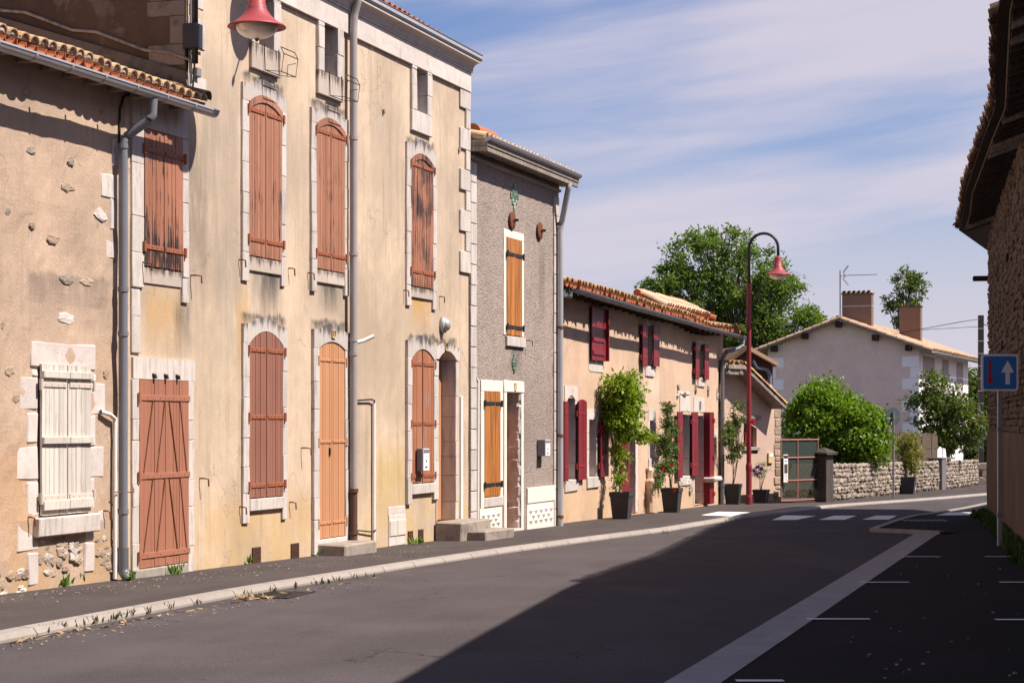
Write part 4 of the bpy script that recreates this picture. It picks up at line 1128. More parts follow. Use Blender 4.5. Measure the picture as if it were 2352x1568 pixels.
# frieze, cornice, gutter
fr_b = Z(921.6, 139.7); mo_b = Z(921.6, 139.7 - 48.5)
cuts = [sBc]; 
while cuts[-1] < sB1 - 0.4: cuts.append(min(sB1, cuts[-1] + rnd.uniform(0.8, 1.25)))
cuts[-1] = sB1
for c0_, c1_ in zip(cuts, cuts[1:]):
    def clip(x): return x
    block(B, 'frieze_stone', c0_ + .003, c1_ - .003, fr_b, mo_b, 0.048 + rnd.uniform(-.002, .002), M['lime_clean'], 0.0, 0.004)
zc0 = mo_b
cprof = [(0.0, zc0), (0.062, zc0), (0.07, zc0 + .016), (0.062, zc0 + .03), (0.072, zc0 + .033)]
for i in range(7):
    t = i / 6 * pi / 2; cprof.append((0.072 + 0.115 * (1 - cos(t)), zc0 + .036 + 0.105 * sin(t)))
cprof += [(0.19, zc0 + .15), (0.19, zc0 + .17), (0.0, zc0 + .17)]
k0 = sBc - 0.0; cc = [k0]
while cc[-1] < sB1 + .2: cc.append(cc[-1] + rnd.uniform(.8, 1.1))
cc[-1] = sB1 + 0.012
for c0_, c1_ in zip(cc, cc[1:]):
    mb = MB(); mb.prismx(cprof, c0_ + .002, c1_ - .002); B.part('cornice_stone', mb, M['lime_clean'])
zg = zc0 + .17
mb = MB(); gp = [(0.12, zg + .004), (0.20, zg + .004), (0.21, zg + .025), (0.203, zg + .032), (0.206, zg + .085), (0.222, zg + .088), (0.222, zg + .10), (0.19, zg + .10), (0.19, zg + .03), (0.12, zg + .02)]
mb.prismx(gp, sBc, sB1 + 0.05); B.part('gutter', mb, M['zinc_dark'])
mb = MB(); mb.box(sBc, sB1 + .045, 0.207, 0.214, zg + .034, zg + .083); B.part('gutter_face', mb, M['zinc'])
zfB = lambda s: zg + .03 + 0.02 * sin(s * 1.3)
rB = roof_slab(B, sBc + .02, sB1 - .02, 0.06, 8.0, lambda s: zg + .0, radians(19), M['oldwood'])
tiles(B, rB, sBc + .1, sB1 - .1, 0.19, 12, 0.10, zfB, radians(19), M['tile_new'], M['tile_new'], 1, seed=8, r=0.09)
# end quoins
qz = [(201, 250, 1), (250, 295, 0), (295, 344, 1), (344, 389, 0), (389, 438, 1), (438, 483, 0), (483, 532, 1), (532, 577, 0), (577, 627, 1)]
for (y0, y1, wide) in qz:
    block(B, 'quoin_stone', S(1054 if wide else 1067), sB1 + 0.015, Z(1064, y1) + .003, Z(1064, y0) - .003, 0.035, M['lime'], 0.0, 0.008, 0.003)
# pipes on the front
sp = S(812, 0.10)
pipe(B, 'downpipe', [(sp, 0.17, zg + .02), (sp, 0.16, mo_b + .12), (sp, 0.115, mo_b - .03), (sp, 0.10, mo_b - .2), (sp, 0.10, Z(812, 1122, .1))], 0.050, M['pvc_light'],
     [(sp, 0.10, Z(812, y, .1)) for y in (317, 583, 780, 812)], 1.14)
pipe(B, 'downpipe_foot', [(sp, 0.10, Z(812, 1124, .1)), (sp, 0.10, gs(sp))], 0.052, M['castiron'], [(sp, 0.10, Z(812, 1126, .1)), (sp, 0.10, Z(812, 1222, .1))], 1.25)
pipe(B, 'overflow_pipe', [(sp, 0.10, Z(815, 788, .1)), (sp + .12, 0.20, Z(825, 786, .1) + .02), (sp + .2, 0.30, Z(835, 782, .1) + .05)], 0.026, M['pvc_white'])
sc1 = S(858.5, 0.03); pipe(B, 'conduit', [(sc1, 0.03, Z(858, 926)), (sc1, 0.03, gs(sc1))], 0.026, M['pvc_white'])
mb = MB(); mb.tube([(sp, 0.14, Z(815, 917, .1)), (sp + .3, .03, Z(840, 920)), (sc1 - .1, .04, Z(852, 917)), (sc1, .04, Z(858, 920)), (sc1, .03, Z(858, 930))], 0.011, 6); B.part('cable', mb, M['cable'])
mb = MB(); mb.tube([(sp, 0.15, Z(815, 1205, .1)), (sp + .15, .08, Z(835, 1222, .1)), (sp + .3, .03, Z(840, 1214)), (sc1 - .1, .04, Z(852, 1220)), (sc1, .06, Z(858, 1216))], 0.009, 6); B.part('cable', mb, M['cable'])
sc2 = S(1060, 0.02); block(B, 'trunking', sc2 - .04, sc2 + .05, gs(sc2) + .28, Z(1060, 910), 0.03, M['pvc_white'], 0, 0.004)
# wall light over the recessed door
wl, wz = S(1026, 0.08), Z(1026, 746, .08)
mb = MB(); pr = [(0, 0.0), (.105, 0.0), (.105, .05), (.095, .06), (.085, .062)]
for k in range(6): t = k / 5 * pi / 2; pr.append((.082 * cos(t), .062 + .075 * sin(t)))
mb.lathe(pr, (0, 0, 0), 16); mb.v = [(wl + x, 0.002 + z, wz + y * 1.15) for x, y, z in mb.v]
B.part('wall_light', mb, M['galv'], smooth=True)
# cable box and mast foot at the corner
mb = MB(); mb.box(S(432) + .02, S(437) + .01, 0.0, 0.02, Z(434, 190), Z(434, -150)); B.part('flashing_strip', mb, M['zinc_dark'])
mb = MB(); mb.tube([(S(462, .05), 0.03, Z(460, 113, .05)), (S(470, .05), 0.03, Z(470, 116, .05))], .012, 6); B.part('cable_clip', mb, M['iron_black'])
mb = MB(); mb.tube([(S(441, .04), .04, Z(441, 118, .04)), (S(445, .04), .05, Z(445, 150, .04)), (S(443, .04), .04, Z(443, 200, .04))], .012, 6); B.part('cable', mb, M['cable'])
block(B, 'junction_box', S(442), S(452), Z(447, 178), Z(447, 157), 0.06, M['grey_metal'])
for px, py in ((878, 256), (1052, 345)): block(B, 'wall_peg', S(px), S(px) + .05, Z(px, py + 5), Z(px, py - 5), 0.03, M['oldwood'])
hook(B, S(692), Z(692, 1028), 0.12); 
# satellite dish up under the cornice, out of the picture, throws its shadow on the wall
ds, dzv = S(556, 0), 6.95
mb = MB(); mb.lathe([(0.0, 0.0), (0.12, .012), (0.22, .04), (0.27, .065), (0.272, .07), (0.22, .048), (0.0, .008)], (0, 0, 0), 20)
mb.v = [(ds + x, 0.50 + z * .8 - y * .6, dzv + z * .6 + y * .8) for x, y, z in mb.v]; dish = B.part('satellite_dish', mb, M['grey_metal'])
mb = MB(); mb.tube([(ds, 0.0, dzv), (ds, .50, dzv)], .018, 6); mb.tube([(ds, .66, dzv - .21), (ds - .15, .95, dzv - .11)], .012, 6); mb.tube([(ds - .14, .93, dzv - .12), (ds - .17, .99, dzv - .10)], .028, 6); B.part('dish_arm', mb, M['grey_metal'], dish)
# ================================================================== the grey pebble-dashed house (C)
sC0, sC1 = S(1078), S(1283)
zC = gs(S(1180))
zfb = 0.5 * (Z(1317, 432, .27) + Z(1114, 341, .27)); zft = zfb + 0.16
zgt = Z(1180, 404)
stC = [(S(1170), S(1200), Z(1185, 800), Z(1185, 890), 0.7, (0.10, 0.085, 0.08)), (S(1236), S(1252), Z(1244, 550), Z(1244, 760), 0.9, (0.13, 0.10, 0.085)), (S(1195), S(1270), Z(1230, 880), Z(1230, 1120), 0.5, (0.17, 0.125, 0.10))]
mC = plaster('pebble_dash', (0.40, 0.318, 0.278), 0.12, (0.10, 0.085, 0.08), 0.2, 60, 0.5, stC, sC0, zC, speck=40)
C = House(ST, 'grey_house', 'narrow house with grey pebble dash, varnished shutters and diamond relief panels', 'house', sC0, zC)
dC = (S(1162), S(1194.5), gs(S(1178)) + 0.03, Z(1178, 901))
wall(C, 'wall', sC0, sC1, zC - 0.5, zgt, [(dC[0] - .02, dC[1] + .04, dC[2] - .05, dC[3] + .05)], mC, 0.10, 0.006, 5.0, 0.4)
mb = MB(); mb.box(sC0, sC1, -6, -0.45, zC - .4, zfb); mb.box(sC1 - .05, sC1 - .002, -.46, -.004, zC - .4, zfb); C.part('house_body', mb, mC)
mcr = plaster('cream_render', (0.44, 0.37, 0.31), 0.15, (0.16, 0.13, 0.11), 0.5, 40, 0.2)
mb = MB(); mb.box(sC0, sC1 + .01, -0.3, 0.012, zgt, zfb + .02); C.part('frieze', mb, mcr)
mb = MB(); mb.prismx([(0.012, zgt), (0.05, zgt + .02), (0.05, zgt + .05), (0.012, zgt + .06)], sC0, sC1 + .01); C.part('frieze_moulding', mb, mcr)
# boarded eave
for i, (z0, z1, o0, o1) in enumerate(((zfb, zfb + .075, .24, .285), (zfb + .08, zfb + .155, .25, .30))):
    mb = MB(); mb.box(sC0 + .0, sC1 + .26, o0, o1, z0, z1, 0.006); C.part('fascia_board', mb, M['oldwood'])
mb = MB(); mb.box(sC0, sC1 + .25, -0.02, .24, zfb + .02, zfb + .05); C.part('soffit', mb, M['oldwood'])
for i in range(2):
    mb = MB(); mb.box(sC0 - .03, sC0 - .001, 0.0, .30, zfb + i * .08, zfb + .075 + i * .08, 0.005); C.part('fascia_board', mb, M['oldwood'])
gutter(C, sC0 - .02, sC1 + .26, 0.30, lambda s: zft + .055, 0.062, M['zinc'], 1.3)
rC = roof_slab(C, sC0, sC1 + .25, .22, 6.2, lambda s: zft - .01, radians(14), M['oldwood'])
tiles(C, rC, sC0 + .08, sC1 + .2, 0.19, 9, .25, lambda s: zft + .0, radians(14), M['tile'], M['tile'], 1, seed=12)
# big half-round ridge tile against the tall house
me, mbx = tile_mesh('ridge', True, 0.15, 0.15, 0.9, 0.02, 9)
mb = MB(); mb.v = list(mbx.v); mb.f = list(mbx.f)
sR = S(1078, -1.2)
mb.v = [(sR + y * 1.1, -1.15 + x, Z(1100, 309, -1.15) + z * 1.05) for x, y, z in mb.v]; C.part('ridge_tile', mb, M['tile_new'])
# corner strips of pale blocks
for (x0, x1, ya, yb, k) in ((1078.5, 1091.5, 372, 1222, 18), (1270, 1281, 452, 1213, 17)):
    z0, z1 = Z((x0 + x1) / 2, yb), Z((x0 + x1) / 2, ya)
    for i in range(k):
        block(C, 'corner_block', S(x0), S(x1), z0 + (z1 - z0) * i / k + .006, z0 + (z1 - z0) * (i + 1) / k - .006, 0.028, M['lime'], 0.0, 0.006)
# upper window
zu = lambda py: Z(1178, py)
ua, ub = S(1161.5), S(1195.5); uo0, uo1 = S(1156), S(1202)
mW = simple('white_render', (0.74, 0.66, 0.57), 0.9, 0.06, 6)
block(C, 'surround_top', uo0, uo1, zu(549), zu(531), 0.012, mW); block(C, 'surround_side', uo0, ua - .002, zu(771), zu(549), 0.012, mW); block(C, 'surround_side', ub + .002, uo1, zu(771), zu(549), 0.012, mW)
shutter(C, ua, ub, zu(770), zu(549), 0, 0.0, M['oak'], M['iron_black'], n=2, straps=(zu(586), zu(752)), strap_h=0.06, gap=0.004, split_gap=0.015)
block(C, 'sill', S(1160), uo1 + .01, zu(796), zu(773), 0.045, M['lime'])
hook(C, S(1206), zu(778), 0.12)
# round wall anchors
for (px, py) in ((1180, 506), (1243, 530)):
    s, z = S(px, .05), Z(px, py, .05)
    mb = MB(); mb.lathe([(0, 0), (.145, 0), (.145, .022), (.12, .03), (.03, .034), (.03, .06), (0, .06)], (0, 0, 0), 20); mb.v = [(s + x, 0.02 + zz_, z + y) for x, y, zz_ in mb.v]
    an = C.part('wall_anchor', mb, M['iron_rust']); mb = MB(); mb.box(s - .018, s + .018, .05, .13, z - .02, z + .02); C.part('anchor_key', mb, M['iron_black'], an)
# green mosaic diamonds
mTg = simple('green_mosaic', (0.12, 0.19, 0.13), 0.45, 0.25, 12, 0.5, rv=0.4); mTp = simple('pale_mosaic', (0.42, 0.45, 0.36), 0.4, 0.2, 12, 0.4, rv=0.2)
def diamond(px, y0, y1, cols, mats):
    s = S(px); zt_, zb0 = Z(px, y0), Z(px, y1); rows = len(cols); h = (zt_ - zb0) / rows; w = 0.085
    mb = MB(); mb.box(s - .01, s + .01, 0.002, 0.010, zb0, zt_); mos = C.part('mosaic_diamond', mb, mW)
    for r, k in enumerate(cols):
        for i in range(k):
            mb = MB(); x = s + (i - (k - 1) / 2) * w; z = zt_ - (r + .5) * h
            mb.box(x - w / 2 + .004, x + w / 2 - .004, 0.006, 0.018, z - h / 2 + .004, z + h / 2 - .004, .002); C.part('mosaic_tile', mb, mats[(r + i) % len(mats)] if r > rows * .45 else mats[0], mos)
diamond(1180.5, 421, 486, (1, 1, 3, 5, 5, 3, 3, 1, 1), (mTg, mTp)); diamond(1180.5, 812, 856, (1, 2, 3, 3, 2, 1), (mTg, mTg))
# ground floor window
zw2 = lambda py: Z(1128, py)
ga_, gb_ = S(1110), S(1145.5); go0, go1 = S(1103), S(1153)
block(C, 'surround_top', go0, go1, zw2(899), zw2(873), 0.02, mW); block(C, 'surround_side', go0, ga_ - .002, zw2(1165), zw2(899), 0.02, mW); block(C, 'surround_side', gb_ + .002, go1, zw2(1165), zw2(899), 0.02, mW)
shutter(C, ga_, gb_, zw2(1139), zw2(899), 0, 0.0, M['oak'], M['iron_black'], n=(2, 1), splits=[ga_, ga_ + (gb_ - ga_) * .66, gb_], straps=(zw2(926), zw2(1112)), strap_h=0.055, gap=0.004, split_gap=0.012)
block(C, 'sill', ga_ - .01, go1, zw2(1163), zw2(1141), 0.032, M['lime'])
# door
block(C, 'lintel', S(1156), S(1201.5), dC[3], Z(1178, 874), 0.02, mW, 0.42, 0.012, 0.008)
block(C, 'surround_side', S(1156), dC[0], dC[2] - .05, dC[3], 0.02, mW, 0.4)
block(C, 'surround_side', S(1196.5), S(1201.5), dC[2] - .05, dC[3], 0.012, mW, 0.02)
RC = random.Random(5)
for i in range(20):                                   # rough broken jamb
    z0 = dC[2] + (dC[3] - dC[2]) * i / 20; z1 = dC[2] + (dC[3] - dC[2]) * (i + 1) / 20
    mb = MB(); mb.box(dC[1] - RC.uniform(.0, .02), S(1196.5) - .003, -0.24, 0.006 - RC.uniform(0, .03), z0 - .03, z1 + .03, 0.025, 0.012, RC); C.part('jamb_stone', mb, M['lime'])
mb = MB(); mb.box(dC[0], dC[1], -.27, -.22, dC[2], dC[3]); drC = C.part('door', mb, M['oak'])
mb = MB(); mb.box(dC[0], dC[0] + .10, -.22, -.17, dC[2], dC[3]); C.part('door_frame', mb, M['oak'], drC)
block(C, 'threshold', dC[0], dC[1] + .03, gs(S(1178)) - .1, dC[2], 0.03, M['lime'], .4)
plaque(C, S(1180), Z(1180, 888), 0.10, 0.125, 0.02)
# diamond relief panels
def relief(x0, x1, y0, y1, band, nx):
    xm = (x0 + x1) / 2; a, b = S(x0), S(x1); z1, z0 = Z(xm, y0), Z(xm, y1)
    mb = MB(); mb.box(a, b, 0.0, 0.014, z0, z1); pan = C.part('relief_panel', mb, mW)
    if band: block(C, 'panel_band', a, b, z1 - band, z1, 0.03, mW, 0, .006, parent=pan)
    w = (b - a - .12) / nx; zt_ = z1 - band - .04; zb0 = z0 + .12; h = (zt_ - zb0) / 2
    for r in range(3):
        for i in range(nx - (r % 2)):
            x = a + .06 + w * (i + .5 + .5 * (r % 2)); z = zt_ - h / 2 - r * h / 2
            mb = MB(); hw = w * .46; hh = h * .46
            mb.add([(x, .014, z + hh), (x + hw, .014, z), (x, .014, z - hh), (x - hw, .014, z), (x, .05, z)], [(0, 4, 1), (1, 4, 2), (2, 4, 3), (3, 4, 0)]); C.part('diamond_boss', mb, mW, pan)
relief(1100, 1151, 1165, 1229, 0, 4); relief(1209, 1272, 1117, 1219, 0.26, 5)
sP = S(1287, .09)
pipe(C, 'downpipe', [(S(1308, .28), .28, zfb + .02), (S(1306, .27), .27, zfb - .06), (sP + .01, .11, Z(1288, 512, .1)), (sP, .09, Z(1288, 530, .1)), (sP, .09, gs(sP))], 0.052, M['zinc'],
     [(sP, .09, Z(1288, y, .1)) for y in (514, 752, 1000, 1186)], 1.15, M['iron_rust'])
sw2 = S(1097, .03); pipe(C, 'conduit', [(sw2 - .06, .02, Z(1093, 868)), (sw2, .04, Z(1097, 875)), (sw2, .03, gs(sw2))], 0.022, M['pvc_white'])

# ================================================================== the house with red shutters (D)
DF = Frame((ST.P0[0] - .25 * ST.n[0], ST.P0[1] - .25 * ST.n[1]), TH)     # this front stands a little behind its neighbour's
S, Z = DF.S, DF.Z
sD0, sD1 = ST.S(1284), S(1660)
zD = gs(S(1450))
def lerp_fn(pts):
    pts = sorted(pts)
    def f(s):
        if s <= pts[0][0]: return pts[0][1]
        for (a, za_), (b, zb0) in zip(pts, pts[1:]):
            if s <= b:
                t = (s - a) / (b - a); t = t * t * (3 - 2 * t) * .5 + t * .5; return za_ + (zb0 - za_) * t
        return pts[-1][1]
    return f
oD = 0.42
zfD = lerp_fn([(S(x, oD), Z(x, y, oD)) for x, y in ((1292, 652), (1341, 664), (1401, 679), (1461, 696), (1521, 716), (1577, 729), (1631, 754), (1700, 762))])
zgD = lerp_fn([(S(x, .5), Z(x, y, .5)) for x, y in ((1322, 664), (1401, 688), (1481, 711), (1581, 739), (1631, 754), (1712, 775))])
zDt = zfD(S(1500)) - 0.02
stD = [(S(1478), S(1515), Z(1495, 845), Z(1495, 960), 0.6, (0.75, 0.62, 0.5)), (S(1290), S(1420), Z(1350, 1110), Z(1350, 1210), 0.5, (0.55, 0.36, 0.18)), (S(1550), S(1600), Z(1575, 880), Z(1575, 920), 0.8, (0.5, 0.38, 0.28)), (S(1500), S(1640), Z(1570, 1080), Z(1570, 1180), 0.6, (0.5, 0.32, 0.18))]
mD = plaster('plaster_peach', (0.60, 0.412, 0.295), 0.10, (0.36, 0.26, 0.19), 0.22, 45, 0.35, stD, sD0, zD, foot=(0.6, (0.50, 0.33, 0.16), 0.6), cracks=0.5, grey=((0.46, 0.32, 0.23), 0.5))
Dh = House(DF, 'red_shutter_house', 'peach plastered house with open dark red shutters and lichened tile roof', 'house', sD0, zD)
def dz_(x): return lambda py: Z(x, py)
ops = dict(d1=(1302, 1320.5, 919, 1101), d2=(1352, 1369.5, 963, 1094), d3=(1443, 1459, 1000, 1178), d4=(1492, 1500.5, 965, 1051), d5=(1564, 1583, 944, 1092), d6=(1595, 1615, 946, 1156),
           u2=(1484, 1498, 748, 841), u3=(1604, 1615, 790, 867))
OP = {}
for k, (x0, x1, y0, y1) in ops.items():
    xm = (x0 + x1) / 2; OP[k] = (S(x0), S(x1), max(Z(xm, y1), gs(S(xm)) + .02), Z(xm, y0))
OP['d3'] = (S(1425), S(1459), OP['d3'][2], OP['d3'][3])
wall(Dh, 'wall', sD0, sD1, zD - .6, zDt + .05, [(a - .02, b + .02, c - .02, d + .02) for a, b, c, d in OP.values()], mD, 0.3, 0.010, 1.1, 0.42, topf=lambda s: zfD(s) - .03)
mb = MB(); mb.box(sD0, sD1 - .01, -5, -.45, zD - .5, zfD(sD1) - .1); mb.box(sD1 - .05, sD1 - .002, -5, -.01, zD - .5, zfD(sD1) - .05); Dh.part('house_body', mb, mD)
# a strip of wall sheds its plaster at the foot
def trim(k, w=0.16, lw=0.0, lh=0.28, rise=0.0, sill=True, stone='lime_clean', kst=4):
    a, b, c, d = OP[k]
    lintel(Dh, a - w - lw, b + w + lw, a, b, d, rise, d + lh, 0, 0.012, M[stone], .42)
    jamb(Dh, a - w, a, c, d, 0.008, M[stone], kst, .42); jamb(Dh, b, b + w, c, d, 0.008, M[stone], kst, .42)
    if sill: block(Dh, 'sill', a - w, b + w, c - .22, c, 0.03, M['lime'], .42, .012, .008)
    mb = MB(); mb.box(a, b, -.46, -.42, c, d + rise); pn = Dh.part('window_pane' if sill else 'door', mb, M['glass'] if sill else M['red'])
    mb = MB()
    for (x0, x1) in ((a, a + .06), (b - .06, b), ((a + b) / 2 - .03, (a + b) / 2 + .03)): mb.box(x0, x1, -.42, -.38, c, d)
    Dh.part('frame', mb, M['red'], pn)
trim('d1', rise=.09, lh=.26); trim('d2', lh=.20); trim('d3', .2, sill=False, kst=6); trim('d4', .14, lh=.24); trim('d5', .14, lh=.36, stone='lime'); trim('d6', .12, lh=.34, sill=False, stone='lime', kst=7); trim('u2', .10, lh=.1); trim('u3', .08, lh=.08)
def leaf(x0, x1, y0, y1, o=0.05, n=4, rise=0.0):
    xm = (x0 + x1) / 2; z1, z0 = Z(xm, y0, o), Z(xm, y1, o); a, b = S(x0, o), S(x1, o)
    shutter(Dh, a, b, z0, z1, rise, o, M['red'], M['red_iron'], n=n, leaves=1, straps=(), gap=0.005)
    for zz_ in (z0 + .22 * (z1 - z0) * .5 + .1, z1 - .22 * (z1 - z0) * .5 - .05):
        mb = MB(); mb.box(a, b, o + .030, o + .036, zz_ - .02, zz_ + .02, .002); Dh.part('strap', mb, M['red_iron'])
        mb = MB(); mb.tube([(a - .03, o, zz_ - .06), (a - .03, o, zz_ + .05)], .022, 8); Dh.part('hinge_pin', mb, M['red_iron'])
    mb = MB(); mb.tube([((a + b) / 2, o, z0 - .0), ((a + b) / 2, o + .02, z0 - .05)], .008, 5); Dh.part('shutter_stop', mb, M['iron_black'])
leaf(1293, 1302.5, 921, 1105, .06, 3); leaf(1325.5, 1344.5, 923, 1101, .05, 5, .05)
leaf(1376.5, 1395, 967, 1094, .05, 5); leaf(1424, 1443, 955, 1128, .03, 5)
leaf(1554.5, 1565.5, 945, 1097, .06, 4); leaf(1587.5, 1601, 946, 1092, .05, 5)
leaf(1473.5, 1484, 745, 842, .06, 4); leaf(1498.5, 1512, 748, 841, .06, 4)
leaf(1595.5, 1604, 785, 871, .06, 3); leaf(1616, 1626, 790, 871, .06, 3)
# folded door leaf standing out from the wall
a, b, c, d = OP['d6']; sF = S(1617.5, .02)
mb = MB(); mb.box(sF - .02, sF + .02, .01, .16, c - .03, d); lf = Dh.part('door_leaf', mb, M['red'])
mb = MB(); mb.box(sF, sF + .46, .12, .16, c - .03, d, .004); lf2 = Dh.part('door_leaf', mb, M['red'])
for zz_ in (c + .2, (c + d) / 2, d - .2):
    mb = MB(); mb.box(sF + .3, sF + .48, .16, .185, zz_ - .05, zz_ + .05, .004); Dh.part('strap', mb, M['red_iron'], lf2)
# half open upper shutter hung from the top
zu1 = lambda py: Z(1375, py, .05)
u1a, u1b = S(1358, .05), S(1390, .05)
block(Dh, 'surround_side', S(1352), S(1361), Z(1372, 851), Z(1372, 745), 0.01, M['lime_clean']); block(Dh, 'sill', S(1354), S(1386), Z(1372, 855), Z(1372, 826), 0.012, M['lime_clean'])
shutter(Dh, u1a, u1b, zu1(828), zu1(706), 0, 0.04, M['red'], M['red_iron'], n=3, straps=())
for (p0, p1) in ((786, 776), (816, 806)): block(Dh, 'batten', u1a + .03, u1b - .15, zu1(p0), zu1(p1), .095, M['red'], -.07, .006)
mb = MB(); mb.box(u1b - .02, u1b + .03, .01, .13, zu1(828), zu1(708), .004); Dh.part('shutter_edge', mb, M['red'])
# bits of bare stone, niche and shelf
for (px, py, w, h) in ((1557, 887, .2, .18), (1570, 905, .4, .12), (1556, 905, .18, .2), (1596, 893, .1, .25), (1625, 897, .12, .3), (1646, 905, .08, .3), (1611, 872, .5, .12), (1500, 1080, .35, .3), (1493, 1110, .22, .35), (1504, 1140, .25, .3), (1560, 1110, .4, .18), (1577, 1108, .35, .15), (1585, 1125, .3, .2)):
    rough_stone(Dh, S(px), Z(px, py), w, h, .05, M[rnd.choice(['lime', 'rubble', 'wallstone'])])
block(Dh, 'niche', S(1562), S(1581), Z(1570, 916), Z(1570, 907), 0.004, M['dark']); block(Dh, 'niche_lintel', S(1560), S(1582), Z(1570, 906), Z(1570, 900), 0.03, M['lime'])
block(Dh, 'stone_shelf', S(1632, .2), S(1650, .2), Z(1642, 1106, .2), Z(1642, 1094, .2), 0.3, M['lime'], 0.0, .03, .01)
block(Dh, 'side_opening', S(1638), S(1645), Z(1642, 1085), Z(1642, 1005), 0.004, M['concrete']); block(Dh, 'side_lintel', S(1636), S(1647), Z(1642, 1005), Z(1642, 985), 0.012, M['lime'])
mb = MB(); mb.box(S(1482), S(1496), .0, .17, gs(S(1490)) - .05, Z(1488, 1100), .05, .03); mb.box(S(1484), S(1497), .0, .12, Z(1488, 1104), Z(1488, 1074), .05, .04); Dh.part('wall_stub', mb, mD)
plaque(Dh, S(1606.5), Z(1606, 931), .10, .2, .012, None, 'oldwood')
# roof
pD = radians(9.5)
rD = roof_slab(Dh, sD0 - .02, S(1702, oD), oD - .06, 2.6, zfD, pD, M['darkwood'], n=24)
tiles(Dh, rD, sD0, S(1702, oD), 0.19, 7, oD, zfD, pD, M['tile_lichen'], M['tile_new'], 4, seed=21, step=.36, jit=.03, r=.09)
gutter(Dh, max(sD0 + .02, S(1322, .5)), S(1714, .5), .5, zgD, .068, M['zinc_dark'], .55)
for i in range(24):
    s = sD0 + .25 + i * .55
    if s < S(1690, oD): block(Dh, 'rafter', s, s + .09, zfD(s) - .13, zfD(s) - .05, oD - .06, M['darkwood'], 0, .006)
block(Dh, 'eave_board', sD0 + .01, sD0 + .55, zfD(sD0) - .20, zfD(sD0) - .05, .34, M['zinc_dark'], -.28)
# raised roof behind
s0_, s1_ = S(1466, -.95), S(1572, -.95)
zr = Z(1530, 691, -.95); ze = Z(1560, 714, -.35)
pR = atan((zr - ze) / .6)
rr_ = roof_slab(Dh, s0_, s1_, -.35, .6 / cos(pR), lambda s: ze - .06, pR, M['darkwood'], 'roof_raised')
tiles(Dh, rr_, s0_ + .1, s1_, .24, 2, -.30, lambda s: ze - .05, pR, M['tile_pink'], M['tile_new'], 2, seed=30, r=.11, maxobj=120)
mb = MB(); mb.tube([(s0_, -.98, zr + .03), (s1_, -.98, zr + .06)], .09, 9); Dh.part('ridge_tile', mb, M['tile_new'], rr_)
mb = MB(); mb.tube([(s1_ + .05, -.98, zr + .06), (s1_ + .12, -.55, ze + .1), (s1_ + .18, -.2, ze - .02)], .085, 9); Dh.part('ridge_tile', mb, M['tile_new'], rr_)
sPd = S(1659, .09)
pipe(Dh, 'downpipe', [(S(1707, .5), .5, zgD(S(1707, .5)) - .06), (S(1706, .5), .5, zgD(S(1707, .5)) - .22), (S(1697, .42), .42, Z(1697, 800, .42)), (S(1668, .2), .2, Z(1668, 808, .2)), (sPd, .1, Z(1660, 822, .1)), (sPd, .09, Z(1660, 850, .1)), (sPd, .09, gs(sPd))], .052, M['zinc_dark'], [(sPd, .09, Z(1660, y, .1)) for y in (960, 1114)])
mb = MB(); mb.tube([(S(1653), .02, Z(1653, 830)), (S(1650), .02, Z(1650, 900)), (S(1653), .02, Z(1653, 960)), (S(1652), .02, Z(1652, 1150))], .014, 5); Dh.part('cable', mb, M['cable'])

S, Z = ST.S, ST.Z

# ================================================================== lean-to house at the bend (E)
EF = Frame((5.22, 49.35), radians(42))
SE, ZE = EF.S, EF.Z
eS0, eS1 = SE(1656), SE(1792); zE = gz(EF.Y(SE(1720)))
E = House(EF, 'lean_to_house', 'small peach lean-to with sloping tile roof beside the red lamp post', 'house', eS0, zE)
mE = plaster('plaster_peach_pale', (0.565, 0.395, 0.31), 0.08, (0.36, 0.27, 0.2), 0.15, 45, 0.3, (), eS0, zE, foot=(.4, (.45, .3, .16), .5))
zk = ZE(1700, 846); zl = ZE(1790, 926)
def topE(s):
    s_k = SE(1700)
    return zk if s < s_k else zk + (zl - zk) * (s - s_k) / (eS1 - s_k)
wE = (SE(1708), SE(1738), ZE(1722, 1026), ZE(1722, 962))
wall(E, 'wall', eS0, eS1, zE - .4, zk, [(wE[0], wE[1], wE[2], wE[3])], mE, .3, .008, 1.3, .25, topf=topE)
mb = MB(); mb.prism([(eS0, zE - .3), (eS1 - .02, zE - .3), (eS1 - .02, zl - .05), (SE(1700), zk - .05), (eS0, zk - .05)][::-1], -4.5, -.3); E.part('house_body', mb, mE)
mb = MB(); mb.box(wE[0], wE[1], -.22, -.18, wE[2], wE[3]); we = E.part('window_pane', mb, M['glass'])
mb = MB(); wx = (wE[0] + wE[1]) / 2; wzc = (wE[2] + wE[3]) / 2
for (a, b, c, d) in ((wE[0], wE[0] + .07, wE[2], wE[3]), (wE[1] - .07, wE[1], wE[2], wE[3]), (wx - .035, wx + .035, wE[2], wE[3]), (wE[0], wE[1], wE[2], wE[2] + .08), (wE[0], wE[1], wE[3] - .06, wE[3]), (wE[0], wE[1], wzc - .02, wzc + .02)): mb.box(a, b, -.18, -.13, c, d)
E.part('window_frame', mb, M['red'], we)
block(E, 'lintel', SE(1701), SE(1743), wE[3], wE[3] + .08, .08, M['oldwood'], .2); block(E, 'sill', SE(1704), SE(1742), wE[2] - .09, wE[2], .06, M['concrete'], .2)
RE = random.Random(9); z = zE - .1
while z < zl - .05:                                   # rough stone edge
    h = RE.uniform(.12, .26); w = RE.uniform(.3, .42)
    mb = MB(); mb.box(eS1 - w * .75, eS1 + .03, -.3, .02, z + .008, min(zl, z + h), .02, .012, RE); E.part('quoin_stone', mb, M['rubble']); z += h
sk = SE(1712, .45); sa, sb2 = SE(1664, .45), SE(1806, .45); zk2 = ZE(1712, 838, .45); zl2 = ZE(1803, 930, .45)
